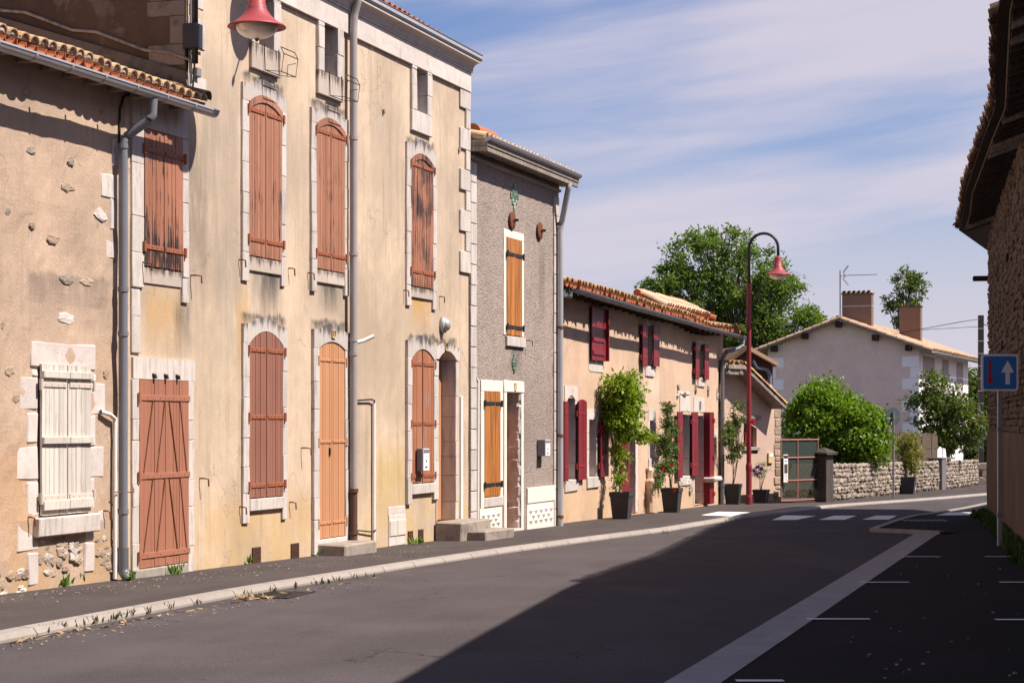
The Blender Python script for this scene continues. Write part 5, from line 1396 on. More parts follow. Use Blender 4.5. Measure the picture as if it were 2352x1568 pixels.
mb = MB(); pl = [(sa, zk2), (sk, zk2), (sb2, zl2)]
poly = pl + [(x, zz_ - .10) for x, zz_ in pl[::-1]]
mb.prism(poly[::-1], -4.5, .45); rE = E.part('roof', mb, M['oldwood'])
mb = MB(); n_ = 9
for i in range(3):
    u0 = i / 3
cv, _mbx = tile_mesh('verge_tile', True, .09, .075, .46); cv.materials.append(M['tile_lichen'])
ang = atan2(zl2 - zk2, sb2 - sk); Lr = hypot(zl2 - zk2, sb2 - sk)
for r in range(8):
    for i in range(int(Lr / .36) + 1):
        t = i * .36 / Lr
        if t > 1: continue
        ob = E.inst('roof_tile', cv, sk + (sb2 - sk) * min(1, t + .2), .40 - r * .2, zk2 + (zl2 - zk2) * min(1, t + .2) + .03, rE)
        ob.rotation_euler = (radians(0), 0, 0)
        ob.rotation_euler = Vector((-cos(ang), 0, -sin(ang))).to_track_quat('Y', 'Z').to_euler()
for i in range(int((sk - sa) / .19)):
    E.inst('roof_tile', cv, sa + .1 + i * .19, .47, zk2 + .03, rE, (radians(4), 0, 0))
mb = MB(); mb.box(sa, sk, .33, .40, zk2 - .25, zk2 - .1, .01); E.part('eave_beam', mb, M['oldwood'], rE)
for i in range(3): 
    mb = MB(); ss_ = sa + .2 + i * .5; mb.box(ss_, ss_ + .09, .0, .42, zk2 - .22, zk2 - .1); E.part('rafter', mb, M['oldwood'], rE)
mb = MB(); mb.lathe([(0, 0), (.1, -.02), (.06, .12), (0, .14)], (SE(1768, .3), .3, ZE(1768, 895, .3)), 10); E.part('wall_light', mb, M['galv'])
# dark gable of a shed standing behind
BFr = Frame((6.2, 58.0), radians(80))
bs0, bs1 = BFr.S(1668), BFr.S(1775)
OB = House(BFr, 'brown_shed', 'dark brown shed gable wedged behind the lean-to roof', 'shed', bs0, -0.5)
mOB = plaster('shed_brown', (0.10, 0.05, 0.04), .2, (.05, .03, .03), .3, 30, .4)
ap = (BFr.S(1712), BFr.Z(1712, 806))
mb = MB(); mb.prism([(bs0, -.5), (bs1, -.5), (bs1, BFr.Z(1775, 842)), ap, (bs0, BFr.Z(1668, 838))][::-1], -3, 0); OB.part('gable_wall', mb, mOB)
for (x0, y0, x1, y1, mt) in ((1664, 838, 1712, 803, 'tile_dark'), (1712, 803, 1782, 842, 'tile_pink')):
    a, b = (BFr.S(x0), BFr.Z(x0, y0)), (BFr.S(x1), BFr.Z(x1, y1))
    mb = MB(); mb.prism([a, b, (b[0], b[1] + .12), (a[0], a[1] + .12)], -3, .25); OB.part('roof', mb, M[mt])
pipe(OB, 'downpipe', [(BFr.S(1728, .1), .15, BFr.Z(1728, 828, .1)), (BFr.S(1738, .1), .12, BFr.Z(1738, 845, .1)), (BFr.S(1762, .1), .12, BFr.Z(1762, 850, .1)), (BFr.S(1768, .1), .1, BFr.Z(1768, 862, .1)), (BFr.S(1768, .1), .1, -.4)], .06, M['pvc'])
# ================================================================== the old stone barn on the right
phi = atan(0.205)
BF = Frame((9.84, 41.0), pi + phi)
BN = House(BF, 'stone_barn', 'old rubble stone barn with deep tiled eave along the right edge', 'barn', 0.0, gz(41.0))
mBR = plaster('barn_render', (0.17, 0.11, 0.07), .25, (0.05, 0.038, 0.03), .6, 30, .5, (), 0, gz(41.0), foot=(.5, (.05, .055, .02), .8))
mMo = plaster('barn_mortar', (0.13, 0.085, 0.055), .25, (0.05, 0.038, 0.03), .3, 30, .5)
zS = 1.50; zTop = 5.62
mb = MB(); mb.box(0, 56, -.5, -.02, -1.2, zTop); mb.box(0.0, .03, -7, -.02, -1.2, zTop - .2); BN.part('wall_core', mb, mMo)
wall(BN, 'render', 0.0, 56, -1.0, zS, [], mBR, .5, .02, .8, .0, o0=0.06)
mb = MB(); mb.box(-.001, .5, -.01, .055, -1.0, zS - .01); mb.box(0, 56, .0, .05, zS - .06, zS - .012); BN.part('render_edge', mb, mBR)
RB = random.Random(17); bulk = MB(); cnt = 0; stones = []
z = zS + .0
while z < zTop - .1:
    h = RB.uniform(.06, .125); s = RB.uniform(-.02, .05)
    while s < 17.5:
        w = RB.uniform(.16, .44); stones.append((s, w, z, h)); s += w + RB.uniform(.008, .02)
    z += h + RB.uniform(.006, .014)
stones.sort(key=lambda t: -(t[0] if t[0] < 16.5 else -1))
for i, (s, w, z, h) in enumerate(stones):
    o1 = RB.uniform(.015, .065); dz_s = RB.uniform(-.012, .012)
    if i < 290:
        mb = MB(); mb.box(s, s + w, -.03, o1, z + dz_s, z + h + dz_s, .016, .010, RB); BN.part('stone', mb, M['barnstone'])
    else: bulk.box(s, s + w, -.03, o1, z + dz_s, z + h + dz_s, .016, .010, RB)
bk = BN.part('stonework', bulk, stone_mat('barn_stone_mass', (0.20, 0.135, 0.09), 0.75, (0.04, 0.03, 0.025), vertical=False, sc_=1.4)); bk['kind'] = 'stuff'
for (s, z) in ((2.0, 2.35), (7.5, 2.9), (9.5, 4.2), (11.5, 2.3), (5, 4.3)):
    mb = MB(); mb.box(s, s + .3, .0, .07, z, z + .12); BN.part('putlog_hole', mb, M['dark'])
mb = MB(); mb.box(.1, .3, .0, .35, 4.55, 4.65, .02); BN.part('beam_end', mb, M['darkwood'])
# eave line in plan, near to far
ev = []
for (x, y, z) in ((-1.9, -13.0, 5.5), (1.05, 0.5, 5.5), (3.05, 10.0, 5.5), (3.75, 14.0, 5.6), (4.66, 19.1, 5.70), (5.4, 22.2, 5.70), (6.12, 25.2, 5.68), (6.62, 28.0, 5.66), (7.18, 31.0, 5.63), (7.85, 34.5, 5.66), (8.5, 37.5, 5.62), (9.02, 40.2, 5.58)):
    dx_, dy_ = x - BF.P0[0], y - BF.P0[1]; ev.append((dx_ * BF.d[0] + dy_ * BF.d[1], dx_ * BF.n[0] + dy_ * BF.n[1], z))
ev.sort()
def evp(s):
    for (a, oa, za_), (b, ob, zb0) in zip(ev, ev[1:]):
        if s <= b: t = (s - a) / (b - a); return oa + (ob - oa) * t, za_ + (zb0 - za_) * t
    return ev[-1][1:]
dx_, dy_ = 11.1 - BF.P0[0], 45.9 - BF.P0[1]; hp = (dx_ * BF.d[0] + dy_ * BF.d[1], dx_ * BF.n[0] + dy_ * BF.n[1])
sE_ = ev[0][0]; pB = radians(19)
mb = MB(); ss = [sE_ + (54 - sE_) * i / 60 for i in range(61)]
for s in ss:
    o, z = evp(s)
    for (u, dz) in ((0, 0), (7.0, 0), (7.0, -.05), (0, -.05)): mb.v.append((s, o - u * cos(pB), z + u * sin(pB) + dz))
for i in range(60):
    for k in range(4): mb.f.append((i * 4 + k, (i + 1) * 4 + k, (i + 1) * 4 + (k + 1) % 4, i * 4 + (k + 1) % 4))
o0, z0 = evp(sE_)
mb.add([(sE_, o0, z0), (hp[0], hp[1], z0 - .02), (hp[0], hp[1] - 3, z0 + .6), (sE_, o0 - 7 * cos(pB), z0 + 7 * sin(pB)), (sE_, o0, z0 - .05), (hp[0], hp[1], z0 - .07), (hp[0], hp[1] - 3, z0 + .55), (sE_, o0 - 7 * cos(pB), z0 + 7 * sin(pB) - .05)],
       [(0, 1, 2, 3), (4, 7, 6, 5), (0, 4, 5, 1), (1, 5, 6, 2)])
rBN = BN.part('roof', mb, M['darkwood'])
cov, _ = tile_mesh('barn_cover', True, .085, .07); cov.materials.append(M['tile_dark'])
cha, _ = tile_mesh('barn_channel', False, .085, .07); cha.materials.append(M['tile_dark'])
s = sE_; i = 0
while s < 21.9:
    o, z = evp(s); kind = i % 2
    ob = BN.inst('roof_tile', cov if kind else cha, s, o + .06 + RB.uniform(-.03, .03), z + (.045 if kind else .05) + RB.uniform(-.012, .012), rBN, (pB - .04 + RB.uniform(-.04, .04), 0, RB.uniform(-.06, .06)))
    if kind: 
        BN.inst('roof_tile', cov, s + RB.uniform(-.02, .02), o - .27, z + .15 + RB.uniform(-.01, .02), rBN, (pB - .05, 0, RB.uniform(-.05, .05)))
    s += .105 + (0.0 if kind else .005); i += 1
for k in range(18):                                    # tiles along the hip end
    t = k / 18; x = sE_ + (hp[0] - sE_) * t; o = o0 + (hp[1] - o0) * t
    BN.inst('roof_tile', cov, x, o + .05, z0 + .03, rBN, (pB, 0, -1.1))
mb = MB()
pts = [(s_, evp(s_)[0] - .12, evp(s_)[1] - .06) for s_ in [sE_ + .3 + j * .5 for j in range(44)]]
for a, b in zip(pts, pts[1:]): mb.tube([a, b], .011, 4)
BN.part('eave_lath', mb, M['oldwood'], rBN)
s = sE_ + .3
while s < 24:
    o, z = evp(s); mb = MB(); e = RB.uniform(-.03, .03)
    y0, y1 = -.1, o - .14
    mb.add([(s + e, y0, z + (o - y0) * math.tan(pB) - .17), (s + .11 + e, y0, z + (o - y0) * math.tan(pB) - .17), (s + .11, y1, z - .13), (s, y1, z - .13), (s + e, y0, z + (o - y0) * math.tan(pB) - .055), (s + .11 + e, y0, z + (o - y0) * math.tan(pB) - .055), (s + .11, y1, z - .02), (s, y1, z - .02)],
           [(0, 3, 2, 1), (4, 5, 6, 7), (0, 1, 5, 4), (1, 2, 6, 5), (2, 3, 7, 6), (3, 0, 4, 7)])
    BN.part('rafter', mb, M['darkwood'] if RB.random() < .8 else M['oldwood'], rBN); s += RB.uniform(.4, .55)

# ================================================================== leaves and plants
def leaf_mesh(name, C, Dr, ln, wd, mat, R):
    """C centres (n,3), Dr directions (n,3): one folded leaf of two triangles pairs each"""
    n = len(C); nr = np.random.RandomState(R)
    d = Dr / np.linalg.norm(Dr, axis=1, keepdims=True)
    u = np.cross(d, nr.normal(size=(n, 3))); u /= np.linalg.norm(u, axis=1, keepdims=True) + 1e-9
    w = np.cross(d, u)
    L_ = ln * nr.uniform(.7, 1.25, (n, 1)); W_ = wd * nr.uniform(.75, 1.2, (n, 1))
    P = np.empty((n, 4, 3)); P[:, 0] = C; P[:, 2] = C + d * L_
    P[:, 1] = C + d * L_ * .45 + u * W_ * .5 + w * W_ * .18; P[:, 3] = C + d * L_ * .45 - u * W_ * .5 + w * W_ * .18
    me = bpy.data.meshes.new(name); me.vertices.add(n * 4); me.vertices.foreach_set('co', P.reshape(-1).astype(np.float32))
    me.loops.add(n * 4); me.loops.foreach_set('vertex_index', np.arange(n * 4, dtype=np.int32))
    me.polygons.add(n); me.polygons.foreach_set('loop_start', np.arange(0, n * 4, 4, dtype=np.int32)); me.polygons.foreach_set('loop_total', np.full(n, 4, dtype=np.int32))
    me.update(calc_edges=True); me.materials.append(mat); return me

def plant(name, label, cat, base, lobes, Y, leaf, count, mat, clumps, cr, wood, seed, trunk_r=.12, group=None, droop=.3, inner=.35, limb_r=.02, stems=1, ratio=.38, top=None, crown_name='crown', hollow=True):
    """lobes: (px, py, rx, ry) in picture units at distance Y. Clumps of leaves on limbs spread through the lobes' volume."""
    nr = np.random.RandomState(seed); R = random.Random(seed)
    root = empty(name, base); tag(root, label, cat, group)
    Yf_ = Y if callable(Y) else (lambda x: Y)
    L3 = [(Vector(((x - CX) / F * Yf_(x), Yf_(x), CH + (HY - y) / F * Yf_(x))), rx / F * Yf_(x), ry / F * Yf_(x)) for x, y, rx, ry in lobes]
    vol = [a * b * min(a, b) for _, a, b in L3]; tot = sum(vol); cl = []
    for (c, rx, rz), v in zip(L3, vol):
        k = max(3, int(clumps * (v / tot) ** .85)); ry = min(rx, rz) if max(rx, rz) < 3 * min(rx, rz) else min(rx, rz) * 1.2
        for _ in range(k):
            while True:
                q = Vector([R.uniform(-1, 1) for _ in range(3)])
                if q.length <= 1 and (q.length > inner or R.random() < .35): break
            q = q * R.uniform(.86, 1.04)
            cl.append(c + Vector((q.x * rx, q.y * ry, q.z * rz)))
    per = max(8, count // len(cl)); Cs = []; Ds = []
    cen = Vector((0, 0, 0))
    for c in cl: cen += c
    cen /= len(cl)
    for c in cl:
        k = int(per * R.uniform(.6, 1.4)); rr = cr * R.uniform(.6, 1.3)
        g = nr.normal(size=(k, 3)) * rr * np.array([.6, .6, .42]); Cs.append(np.array(c[:]) + g)
        out = np.array((c - cen)[:]); out = out / (np.linalg.norm(out) + 1e-6)
        dd = nr.normal(size=(k, 3)) + out * .7; dd[:, 2] -= droop; Ds.append(dd)
    Cs = np.concatenate(Cs) - np.array(base[:]); Ds = np.concatenate(Ds)
    me = leaf_mesh(crown_name, Cs, Ds, leaf, leaf * ratio, mat, seed)
    link(bpy.data.objects.new(crown_name, me), root)
    tb = MB(); b0 = Vector(base); heads = []
    for sidx in range(stems):
        j = Vector((R.uniform(-1, 1), R.uniform(-1, 1), 0)) * (trunk_r * 1.5 if stems > 1 else 0)
        t = Vector(top) if top else Vector((cen.x, cen.y, b0.z + (cen.z - b0.z) * .55))
        if stems > 1: t = t + Vector((R.uniform(-.15, .15), R.uniform(-.1, .1), R.uniform(-.1, .3)))
        m1 = (b0 + j) * .6 + t * .4 + Vector((R.uniform(-.1, .1), R.uniform(-.1, .1), 0)) * min(1, (t - b0).length * .3)
        tb.tube([(b0 + j - b0)[:], (m1 - b0)[:], (t - b0)[:]], trunk_r, 7, trunk_r * .6); heads.append(t)
    o = link(bpy.data.objects.new('trunk', tb.mesh('trunk')), root); o.data.materials.append(wood)
    lb = MB()
    for c in cl:
        h = min(heads, key=lambda q: (q - c).length); mid = h * .5 + c * .5 + Vector((R.uniform(-.2, .2), R.uniform(-.2, .2), R.uniform(.0, .3))) * (c - h).length * .4
        pts = [h * (1 - t) ** 2 + mid * 2 * t * (1 - t) + c * t * t for t in (0, .3, .6, 1)]
        lb.tube([(q - b0)[:] for q in pts], limb_r, 4, limb_r * .25, False)
    o = link(bpy.data.objects.new('limbs', lb.mesh('limbs')), root); o.data.materials.append(wood)
    return root

YT = 90.0
plant('ash_tree', 'large leafy ash tree rising behind the red shutter house', 'tree', Vector((10.0, YT, -1.1)),
      [(1600, 590, 75, 60), (1540, 650, 62, 50), (1660, 570, 70, 50), (1720, 640, 90, 80), (1600, 690, 100, 70), (1780, 660, 60, 55), (1700, 740, 120, 70), (1800, 740, 75, 60), (1850, 745, 45, 40), (1495, 655, 30, 25), (1560, 740, 60, 45), (1770, 830, 110, 70), (1640, 820, 90, 60), (1850, 800, 50, 40)],
      YT, .22, 36000, M['leaf_ash'], 330, .38, M['bark'], 41, .28, limb_r=.05, droop=.1, inner=.68)
plant('slender_tree', 'slender distant tree between the two chimneys', 'tree', Vector((21.7, 110, -1.2)),
      [(2082, 645, 34, 30), (2068, 695, 42, 26), (2102, 660, 24, 26), (2062, 735, 22, 18), (2075, 768, 18, 26), (2040, 692, 18, 12)], 110.0, .24, 2300, M['leaf_fruit'], 60, .26, M['bark'], 42, .16, limb_r=.04, inner=.2)
plant('garden_bush', 'bright green rounded bush spilling over the stone wall', 'bush', Vector((9.6, 58.6, gz(58.6))),
      [(1900, 960, 85, 72), (1960, 985, 72, 68), (1850, 975, 55, 60), (1925, 1020, 85, 52), (1985, 1020, 50, 50), (1940, 1058, 60, 24), (1890, 915, 50, 38)], 56.7, .15, 32000, M['leaf_bush'], 260, .26, M['bark'], 43, .09, limb_r=.018, droop=.5, ratio=.45, inner=.5)
plant('fruit_tree', 'small open fruit tree in front of the white house corner', 'tree', Vector((15.6, 70.5, gz(70.5))),
      [(2150, 880, 32, 30), (2170, 930, 62, 45), (2120, 940, 34, 40), (2205, 950, 45, 50), (2235, 975, 32, 35), (2180, 990, 70, 40), (2140, 1000, 45, 28), (2210, 1020, 45, 25)], 70.5, .15, 8000, M['leaf_fruit'], 140, .25, M['bark'], 44, .10, limb_r=.022, ratio=.5, inner=.25)
plant('garden_hedge', 'dark green hedge behind the low wall at the road bend', 'hedge', Vector((20.0, 86, gz(86))), [(2250, 1020, 28, 45), (2285, 1015, 30, 50), (2225, 1045, 20, 25)], 86.0, .2, 6000, M['leaf_dark'], 70, .35, M['bark'], 45, .1, inner=.6)
plant('roadside_tree', 'bright green tree behind the utility pole', 'tree', Vector((27.5, 122, -1.5)), [(2232, 880, 26, 45), (2262, 920, 40, 55), (2225, 945, 30, 40), (2300, 900, 40, 60)], 122.0, .4, 5000, M['leaf_fruit'], 90, .6, M['bark'], 46, .2, inner=.4)
plant('gate_shrub', 'dark shrubs growing behind the green gate', 'shrub', Vector((8.9, 57.2, gz(57))), [(1835, 1060, 50, 70), (1870, 1100, 45, 45), (1815, 1110, 35, 40)], 56.0, .16, 5200, M['leaf_dark'], 60, .28, M['bark'], 47, .06, inner=.5)
# wisteria and roses in the tall pots
def pot_base(px, py): return gpt(px, py)
P1, P2, P3, P4, P5 = pot_base(1428, 1191), pot_base(1543, 1176), pot_base(1683, 1157.5), pot_base(1748, 1155), pot_base(2086, 1134)
def potthing(P, w, wb, h, label):
    e = empty('planter', P, ST.rz); tag(e, label, 'planter', 'anthracite planters along the pavement')
    mb = MB(); rim = h * .16
    def ring(hw, z): return [(-hw, -hw, z), (hw, -hw, z), (hw, hw, z), (-hw, hw, z)]
    vs_ = ring(wb / 2, 0) + ring(w / 2 * .93, h - rim) + ring(w / 2, h - rim) + ring(w / 2, h) + ring(w / 2 - .025, h) + ring(w / 2 - .03, h - .06)
    fs = [(3, 2, 1, 0)]
    for k in range(5):
        for i in range(4): fs.append((k * 4 + i, k * 4 + (i + 1) % 4, (k + 1) * 4 + (i + 1) % 4, (k + 1) * 4 + i))
    mb.add(vs_, fs); mobj('pot_body', mb, M['pot'], e)
    mb = MB(); hw = w / 2 - .03; mb.add([(-hw, -hw, h - .05), (hw, -hw, h - .05), (hw, hw, h - .05), (-hw, hw, h - .05)], [(0, 1, 2, 3)]); mobj('soil', mb, M['soil'], e)
potthing(P1, .40, .29, .52, 'tall dark planter holding the big wisteria'); potthing(P2, .40, .29, .52, 'tall dark planter holding the climbing red rose')
potthing(P3, .40, .29, .50, 'tall dark planter at the corner beside the lamp post'); potthing(P4, .38, .28, .34, 'low dark planter with violet flowers right of the lamp post'); potthing(P5, .46, .34, .52, 'dark planter standing against the stone garden wall')
def wallY(o): return lambda x: ST.Y(ST.S(x, o), o)
wis = plant('wisteria', 'bushy bright green wisteria climbing the peach wall', 'climber', P1 + Vector((0, .05, .45)),
      [(1420, 892, 40, 34), (1444, 900, 36, 36), (1430, 930, 48, 34), (1424, 962, 44, 28), (1452, 985, 30, 22), (1472, 1002, 22, 12), (1425, 1005, 14, 14), (1427, 1032, 17, 14), (1430, 1060, 20, 11), (1424, 1086, 14, 12), (1426, 1108, 20, 10), (1492, 1004, 14, 8), (1454, 862, 9, 12)],
      wallY(.12), .10, 7600, M['leaf_wist'], 200, .11, M['stem'], 51, .022, limb_r=.007, stems=2, ratio=.42, inner=.2, droop=.7, top=(P1.x - .05, 38.9, 1.25))
rose = plant('climbing_rose', 'climbing rose with red blooms beside the narrow window', 'climber', P2 + Vector((0, .05, .45)),
      [(1535, 938, 13, 16), (1535, 968, 13, 20), (1543, 990, 16, 18), (1530, 1010, 16, 20), (1536, 1035, 19, 20), (1526, 1068, 18, 16), (1541, 1068, 17, 20), (1520, 1096, 11, 11), (1513, 1112, 12, 9)],
      wallY(.05), .062, 4600, M['leaf_rose'], 150, .085, M['stem'], 52, .014, limb_r=.005, stems=4, ratio=.5, inner=.2, droop=.5, top=(P2.x - .03, 42.8, 1.0))
rose2 = plant('climbing_rose', 'thin straggly rose climbing the downpipe near the lamp post', 'climber', P3 + Vector((0, .03, .43)),
      [(1694, 935, 11, 14), (1688, 960, 12, 16), (1675, 985, 17, 18), (1686, 985, 14, 16), (1672, 1010, 15, 16), (1690, 1025, 18, 14), (1683, 1045, 16, 14), (1702, 965, 12, 8)],
      lambda x: min(wallY(.1)(x), 48.9), .07, 2600, M['leaf_rose'], 90, .09, M['stem'], 53, .012, limb_r=.005, stems=5, ratio=.5, inner=.1, droop=.5, top=(P3.x - .02, 48.75, .65))
clem = plant('clematis', 'sparse clematis with violet flowers in the low planter', 'climber', P4 + Vector((0, 0, .28)), [(1745, 1085, 14, 22), (1752, 1075, 12, 18), (1735, 1085, 10, 14)], 49.4, .055, 420, M['leaf_rose'], 36, .09, M['stem'], 54, .008, limb_r=.004, stems=5, inner=0, top=(P4.x, 49.45, .35))
plant('potted_shrub', 'yellowing shrub in the planter against the stone wall', 'shrub', P5 + Vector((0, 0, .45)), [(2085, 1010, 18, 22), (2088, 1045, 22, 28), (2092, 1070, 18, 16), (2075, 1030, 12, 16)], 61.0, .10, 2600, M['leaf_yellow'], 60, .16, M['stem'], 55, .015, limb_r=.006, stems=3, inner=.2)
def blooms(parent, pts, Y, r, mat, seed):
    R = random.Random(seed); base = Vector(parent.location)
    for (x, y) in pts:
        Yv = Y(x) if callable(Y) else Y
        mb = MB(); c = Vector(((x - CX) / F * Yv, Yv, CH + (HY - y) / F * Yv)) - base
        for k in range(9):
            d = Vector((R.uniform(-1, 1), R.uniform(-1, .2), R.uniform(-.6, 1))).normalized(); u = d.cross(Vector((.3, .5, .8))).normalized() * r * .6; q = c + d * r * .7
            mb.add([(c)[:], (q + u)[:], (c + d * r * 1.25)[:], (q - u)[:]], [(0, 1, 2, 3)])
        mobj('flower', mb, mat, parent)
blooms(rose, [(1541, 1003), (1524, 1076), (1543, 1068), (1537, 925), (1549, 1128)], wallY(.28), .038, M['petal_red'], 1)
blooms(rose2, [(1727, 970), (1731, 968), (1728, 975)], 48.5, .06, M['petal_pink'], 2)
blooms(clem, [(1741, 1074), (1748, 1078), (1737, 1090), (1730, 1083), (1718, 1100), (1746, 1088)], 49.2, .06, M['petal_violet'], 3)

# ================================================================== garden wall, gate, pillars
WP = [gpt(x, y) for x, y in ((1903, 1150.5), (1980, 1143.5), (2050, 1136), (2110, 1129.5), (2166, 1123.5), (2190, 1121.5), (2246, 1113))]
GWa = empty('garden_wall', WP[0]); tag(GWa, 'low dry stone garden wall of pale rubble along the road bend', 'wall')
def wallpt(t):
    L_ = [(b - a).length for a, b in zip(WP, WP[1:])]; T = sum(L_); d = t * T
    for (a, b), l in zip(zip(WP, WP[1:]), L_):
        if d <= l: return a + (b - a) * (d / l), (b - a).normalized()
        d -= l
    return WP[-1].copy(), (WP[-1] - WP[-2]).normalized()
TL = sum((b - a).length for a, b in zip(WP, WP[1:]))
RW = random.Random(23); core = MB()
N_ = 30
for i in range(N_):
    a, ta = wallpt(i / N_); b, tb_ = wallpt((i + 1) / N_); H_ = .93
    na = Vector((ta.y, -ta.x, 0)); 
    vs_ = []
    for q in (a, b):
        for (w, z) in ((-.02, -.2), (-.02, H_), (-.4, H_), (-.4, -.2)): vs_.append((q + na * w + Vector((0, 0, z)) - WP[0])[:])
    core.add(vs_, [(0, 4, 5, 1), (1, 5, 6, 2), (2, 6, 7, 3), (0, 1, 2, 3), (7, 6, 5, 4)])
mobj('wall_core', core, stone_mat('earth_mortar', (.16, .125, .09), .4, vertical=False), GWa)
def wstone(c, t, w, h, d, R):
    mb = MB(); mb.box(-w / 2, w / 2, -.08, d, -h / 2, h / 2, min(w, h) * .26, min(w, h) * .17, R)
    ra = R.uniform(-.22, .22); mb.v = [(x * cos(ra) - z * sin(ra), y, x * sin(ra) + z * cos(ra)) for x, y, z in mb.v]
    nn = Vector((t.y, -t.x, 0)); mb.v = [(c + t * x + nn * y + Vector((0, 0, z)) - WP[0])[:] for x, y, z in mb.v]; return mb
cnt = 0; bulk = MB()
z = 0.02
while z < .93:
    h = RW.uniform(.075, .15); d = RW.uniform(0, .1)
    while d < TL:
        w = RW.uniform(.11, .34); c, t = wallpt((d + w / 2) / TL)
        g = (d + w / 2) / TL
        if not (.60 < g < .66):
            mb = wstone(c + Vector((0, 0, z + h / 2 + RW.uniform(-.012, .012))), Vector((t.x, t.y, t.z)), w * .92, h * RW.uniform(.8, 1.02), RW.uniform(-.01, .06), RW)
            if cnt < 295: mobj('stone', mb, M['wallstone'], GWa); cnt += 1
            else: bulk.add(mb.v, mb.f)
        d += w
    z += h
if bulk.v: mobj('stonework', bulk, M['wallstone'], GWa)['kind'] = 'stuff'
c, t = wallpt(.63); nn = Vector((t.y, -t.x, 0)); mb = MB(); mb.box(-.42, .42, -.4, .08, -.1, 1.02, .015); mb.box(-.5, 2.2, -.42, .1, 1.02, 1.08, .01)
mb.v = [(c + t * x + nn * y + Vector((0, 0, z)) - WP[0])[:] for x, y, z in mb.v]; mobj('pier', mb, stone_mat('slate_pier', (.17, .155, .16), .4, vertical=True), GWa)
# gate pillar and gate
pb = gpt(1893, 1152.5)
GP = empty('gate_pillar', pb, radians(48)); tag(GP, 'dark weathered gate pillar with sloping stone cap', 'pillar')
mP = stone_mat('pillar_stone', (.085, .07, .06), .6, (.04, .035, .03), vertical=True)
mb = MB(); mb.box(-.17, .17, -.17, .17, -.1, 1.2, .01, .006); mobj('shaft', mb, mP, GP)
mb = MB(); mb.box(-.26, .26, -.26, .26, 1.2, 1.27, .015, .01); vs_ = [(-.25, -.25, 1.27), (.25, -.25, 1.27), (.25, .25, 1.27), (-.25, .25, 1.27), (0, 0, 1.40)]; mb.add(vs_, [(0, 1, 4), (1, 2, 4), (2, 3, 4), (3, 0, 4)]); mobj('cap', mb, mP, GP)
ga0, ga1 = gpt(1793, 1155.5), gpt(1880, 1152.5)
gt = (ga1 - ga0); gl = gt.length; gang = atan2(gt.y, gt.x)
GT = empty('garden_gate', ga0, gang); tag(GT, 'rusty framed garden gate with green mesh screening', 'gate')
mFr = simple('rusty_pink_paint', (.32, .13, .10), .7, .3, 9)
hG = 1.58
for (a, b) in (((0.02, 0, .05), (0.02, 0, hG)), ((gl - .03, 0, .05), (gl - .03, 0, hG)), ((gl * .44, 0, .05), (gl * .44, 0, hG)), ((0, 0, .06), (gl, 0, .06)), ((0, 0, .56), (gl, 0, .56)), ((0, 0, 1.13), (gl, 0, 1.13)), ((0, 0, hG), (gl, 0, hG))):
    mb = MB(); mb.tube([a, b], .02, 7); mobj('rail', mb, mFr, GT)
n = NT('green_screen'); o_ = n.obj(); ch = n.voro(n.map(o_, (28, 1, 28)), 1.0)
mScr = n.done(n.mix(n.mr(n.noise(n.map(o_, (60, 1, 90)), 1, 2), .35, .65), (.012, .02, .016), (.045, .06, .05)), .8, .2)
mb = MB(); mb.box(.02, gl - .03, .012, .016, .32, hG - .03); mobj('screen', mb, mScr, GT)
mb = MB()
for k in range(26):
    for sgn in (1, -1):
        x0 = gl * k / 26 if sgn > 0 else gl * (k + 1) / 26; L2 = .9
        x1 = x0 + sgn * L2 * .6
        if 0 <= x1 <= gl: mb.tube([(x0, -.012, .08), (x1, -.012, .08 + L2)], .0035, 3, cap=False)
m_ = mobj('wire_mesh', mb, simple('wire', (.25, .2, .15), .6), GT); m_['kind'] = 'stuff'
PO = empty('poster', ga0 + Vector((.06, -.06, .52)), gang); tag(PO, 'narrow yellow bordered notice hung on the garden gate', 'poster')
for (nm, x0, x1, z0, z1, y, mt) in (('border', 0, .2, 0, .70, 0, simple('poster_yellow', (.7, .45, .04), .6)), ('paper', .012, .188, .012, .688, -.003, M['signwhite']), ('heading', .012, .188, .60, .675, -.006, simple('poster_navy', (.02, .025, .08), .6)),
                                   ('picture', .03, .17, .24, .46, -.006, simple('poster_photo', (.06, .05, .05), .6)), ('picture_edge', .03, .17, .225, .24, -.006, M['signred']), ('text_line', .04, .16, .52, .55, -.006, M['grey_metal']), ('text_line', .04, .16, .17, .19, -.006, M['grey_metal']), ('text_line', .03, .17, .12, .135, -.006, M['grey_metal']), ('text_line', .04, .15, .08, .09, -.006, M['grey_metal']), ('emblem', .13, .175, .03, .065, -.006, simple('poster_green', (.15, .4, .05), .6))):
    mb = MB(); mb.box(x0, x1, y - .003, y, z0, z1); mobj(nm, mb, mt, PO)
# the reed fence and the hanging broom
a, b = Vector(((2036 - CX) / F * 61.5, 61.5, gz(61.5))), Vector(((2152 - CX) / F * 69.3, 69.3, gz(69.3)))
RFn = empty('reed_fence', a); tag(RFn, 'grey reed screen fence above the stone wall', 'fence')
mb = MB(); R_ = random.Random(4)
for i in range(150):
    q = (b - a) * (i / 150); x, y = q.x + R_.uniform(-.01, .01), q.y + R_.uniform(-.02, .02)
    mb.tube([(x, y, q.z), (x + R_.uniform(-.03, .03), y, q.z + 1.85 + R_.uniform(-.05, .07))], .022, 4)
rd = mobj('reeds', mb, simple('reed', (.20, .15, .11), .9, .3, 9), RFn); rd['kind'] = 'stuff'
mb = MB(); 
for z in (.5, 1.3): mb.tube([(0, -.03, z), ((b - a).x, (b - a).y - .03, z)], .015, 5)
mobj('rail', mb, M['darkwood'], RFn)

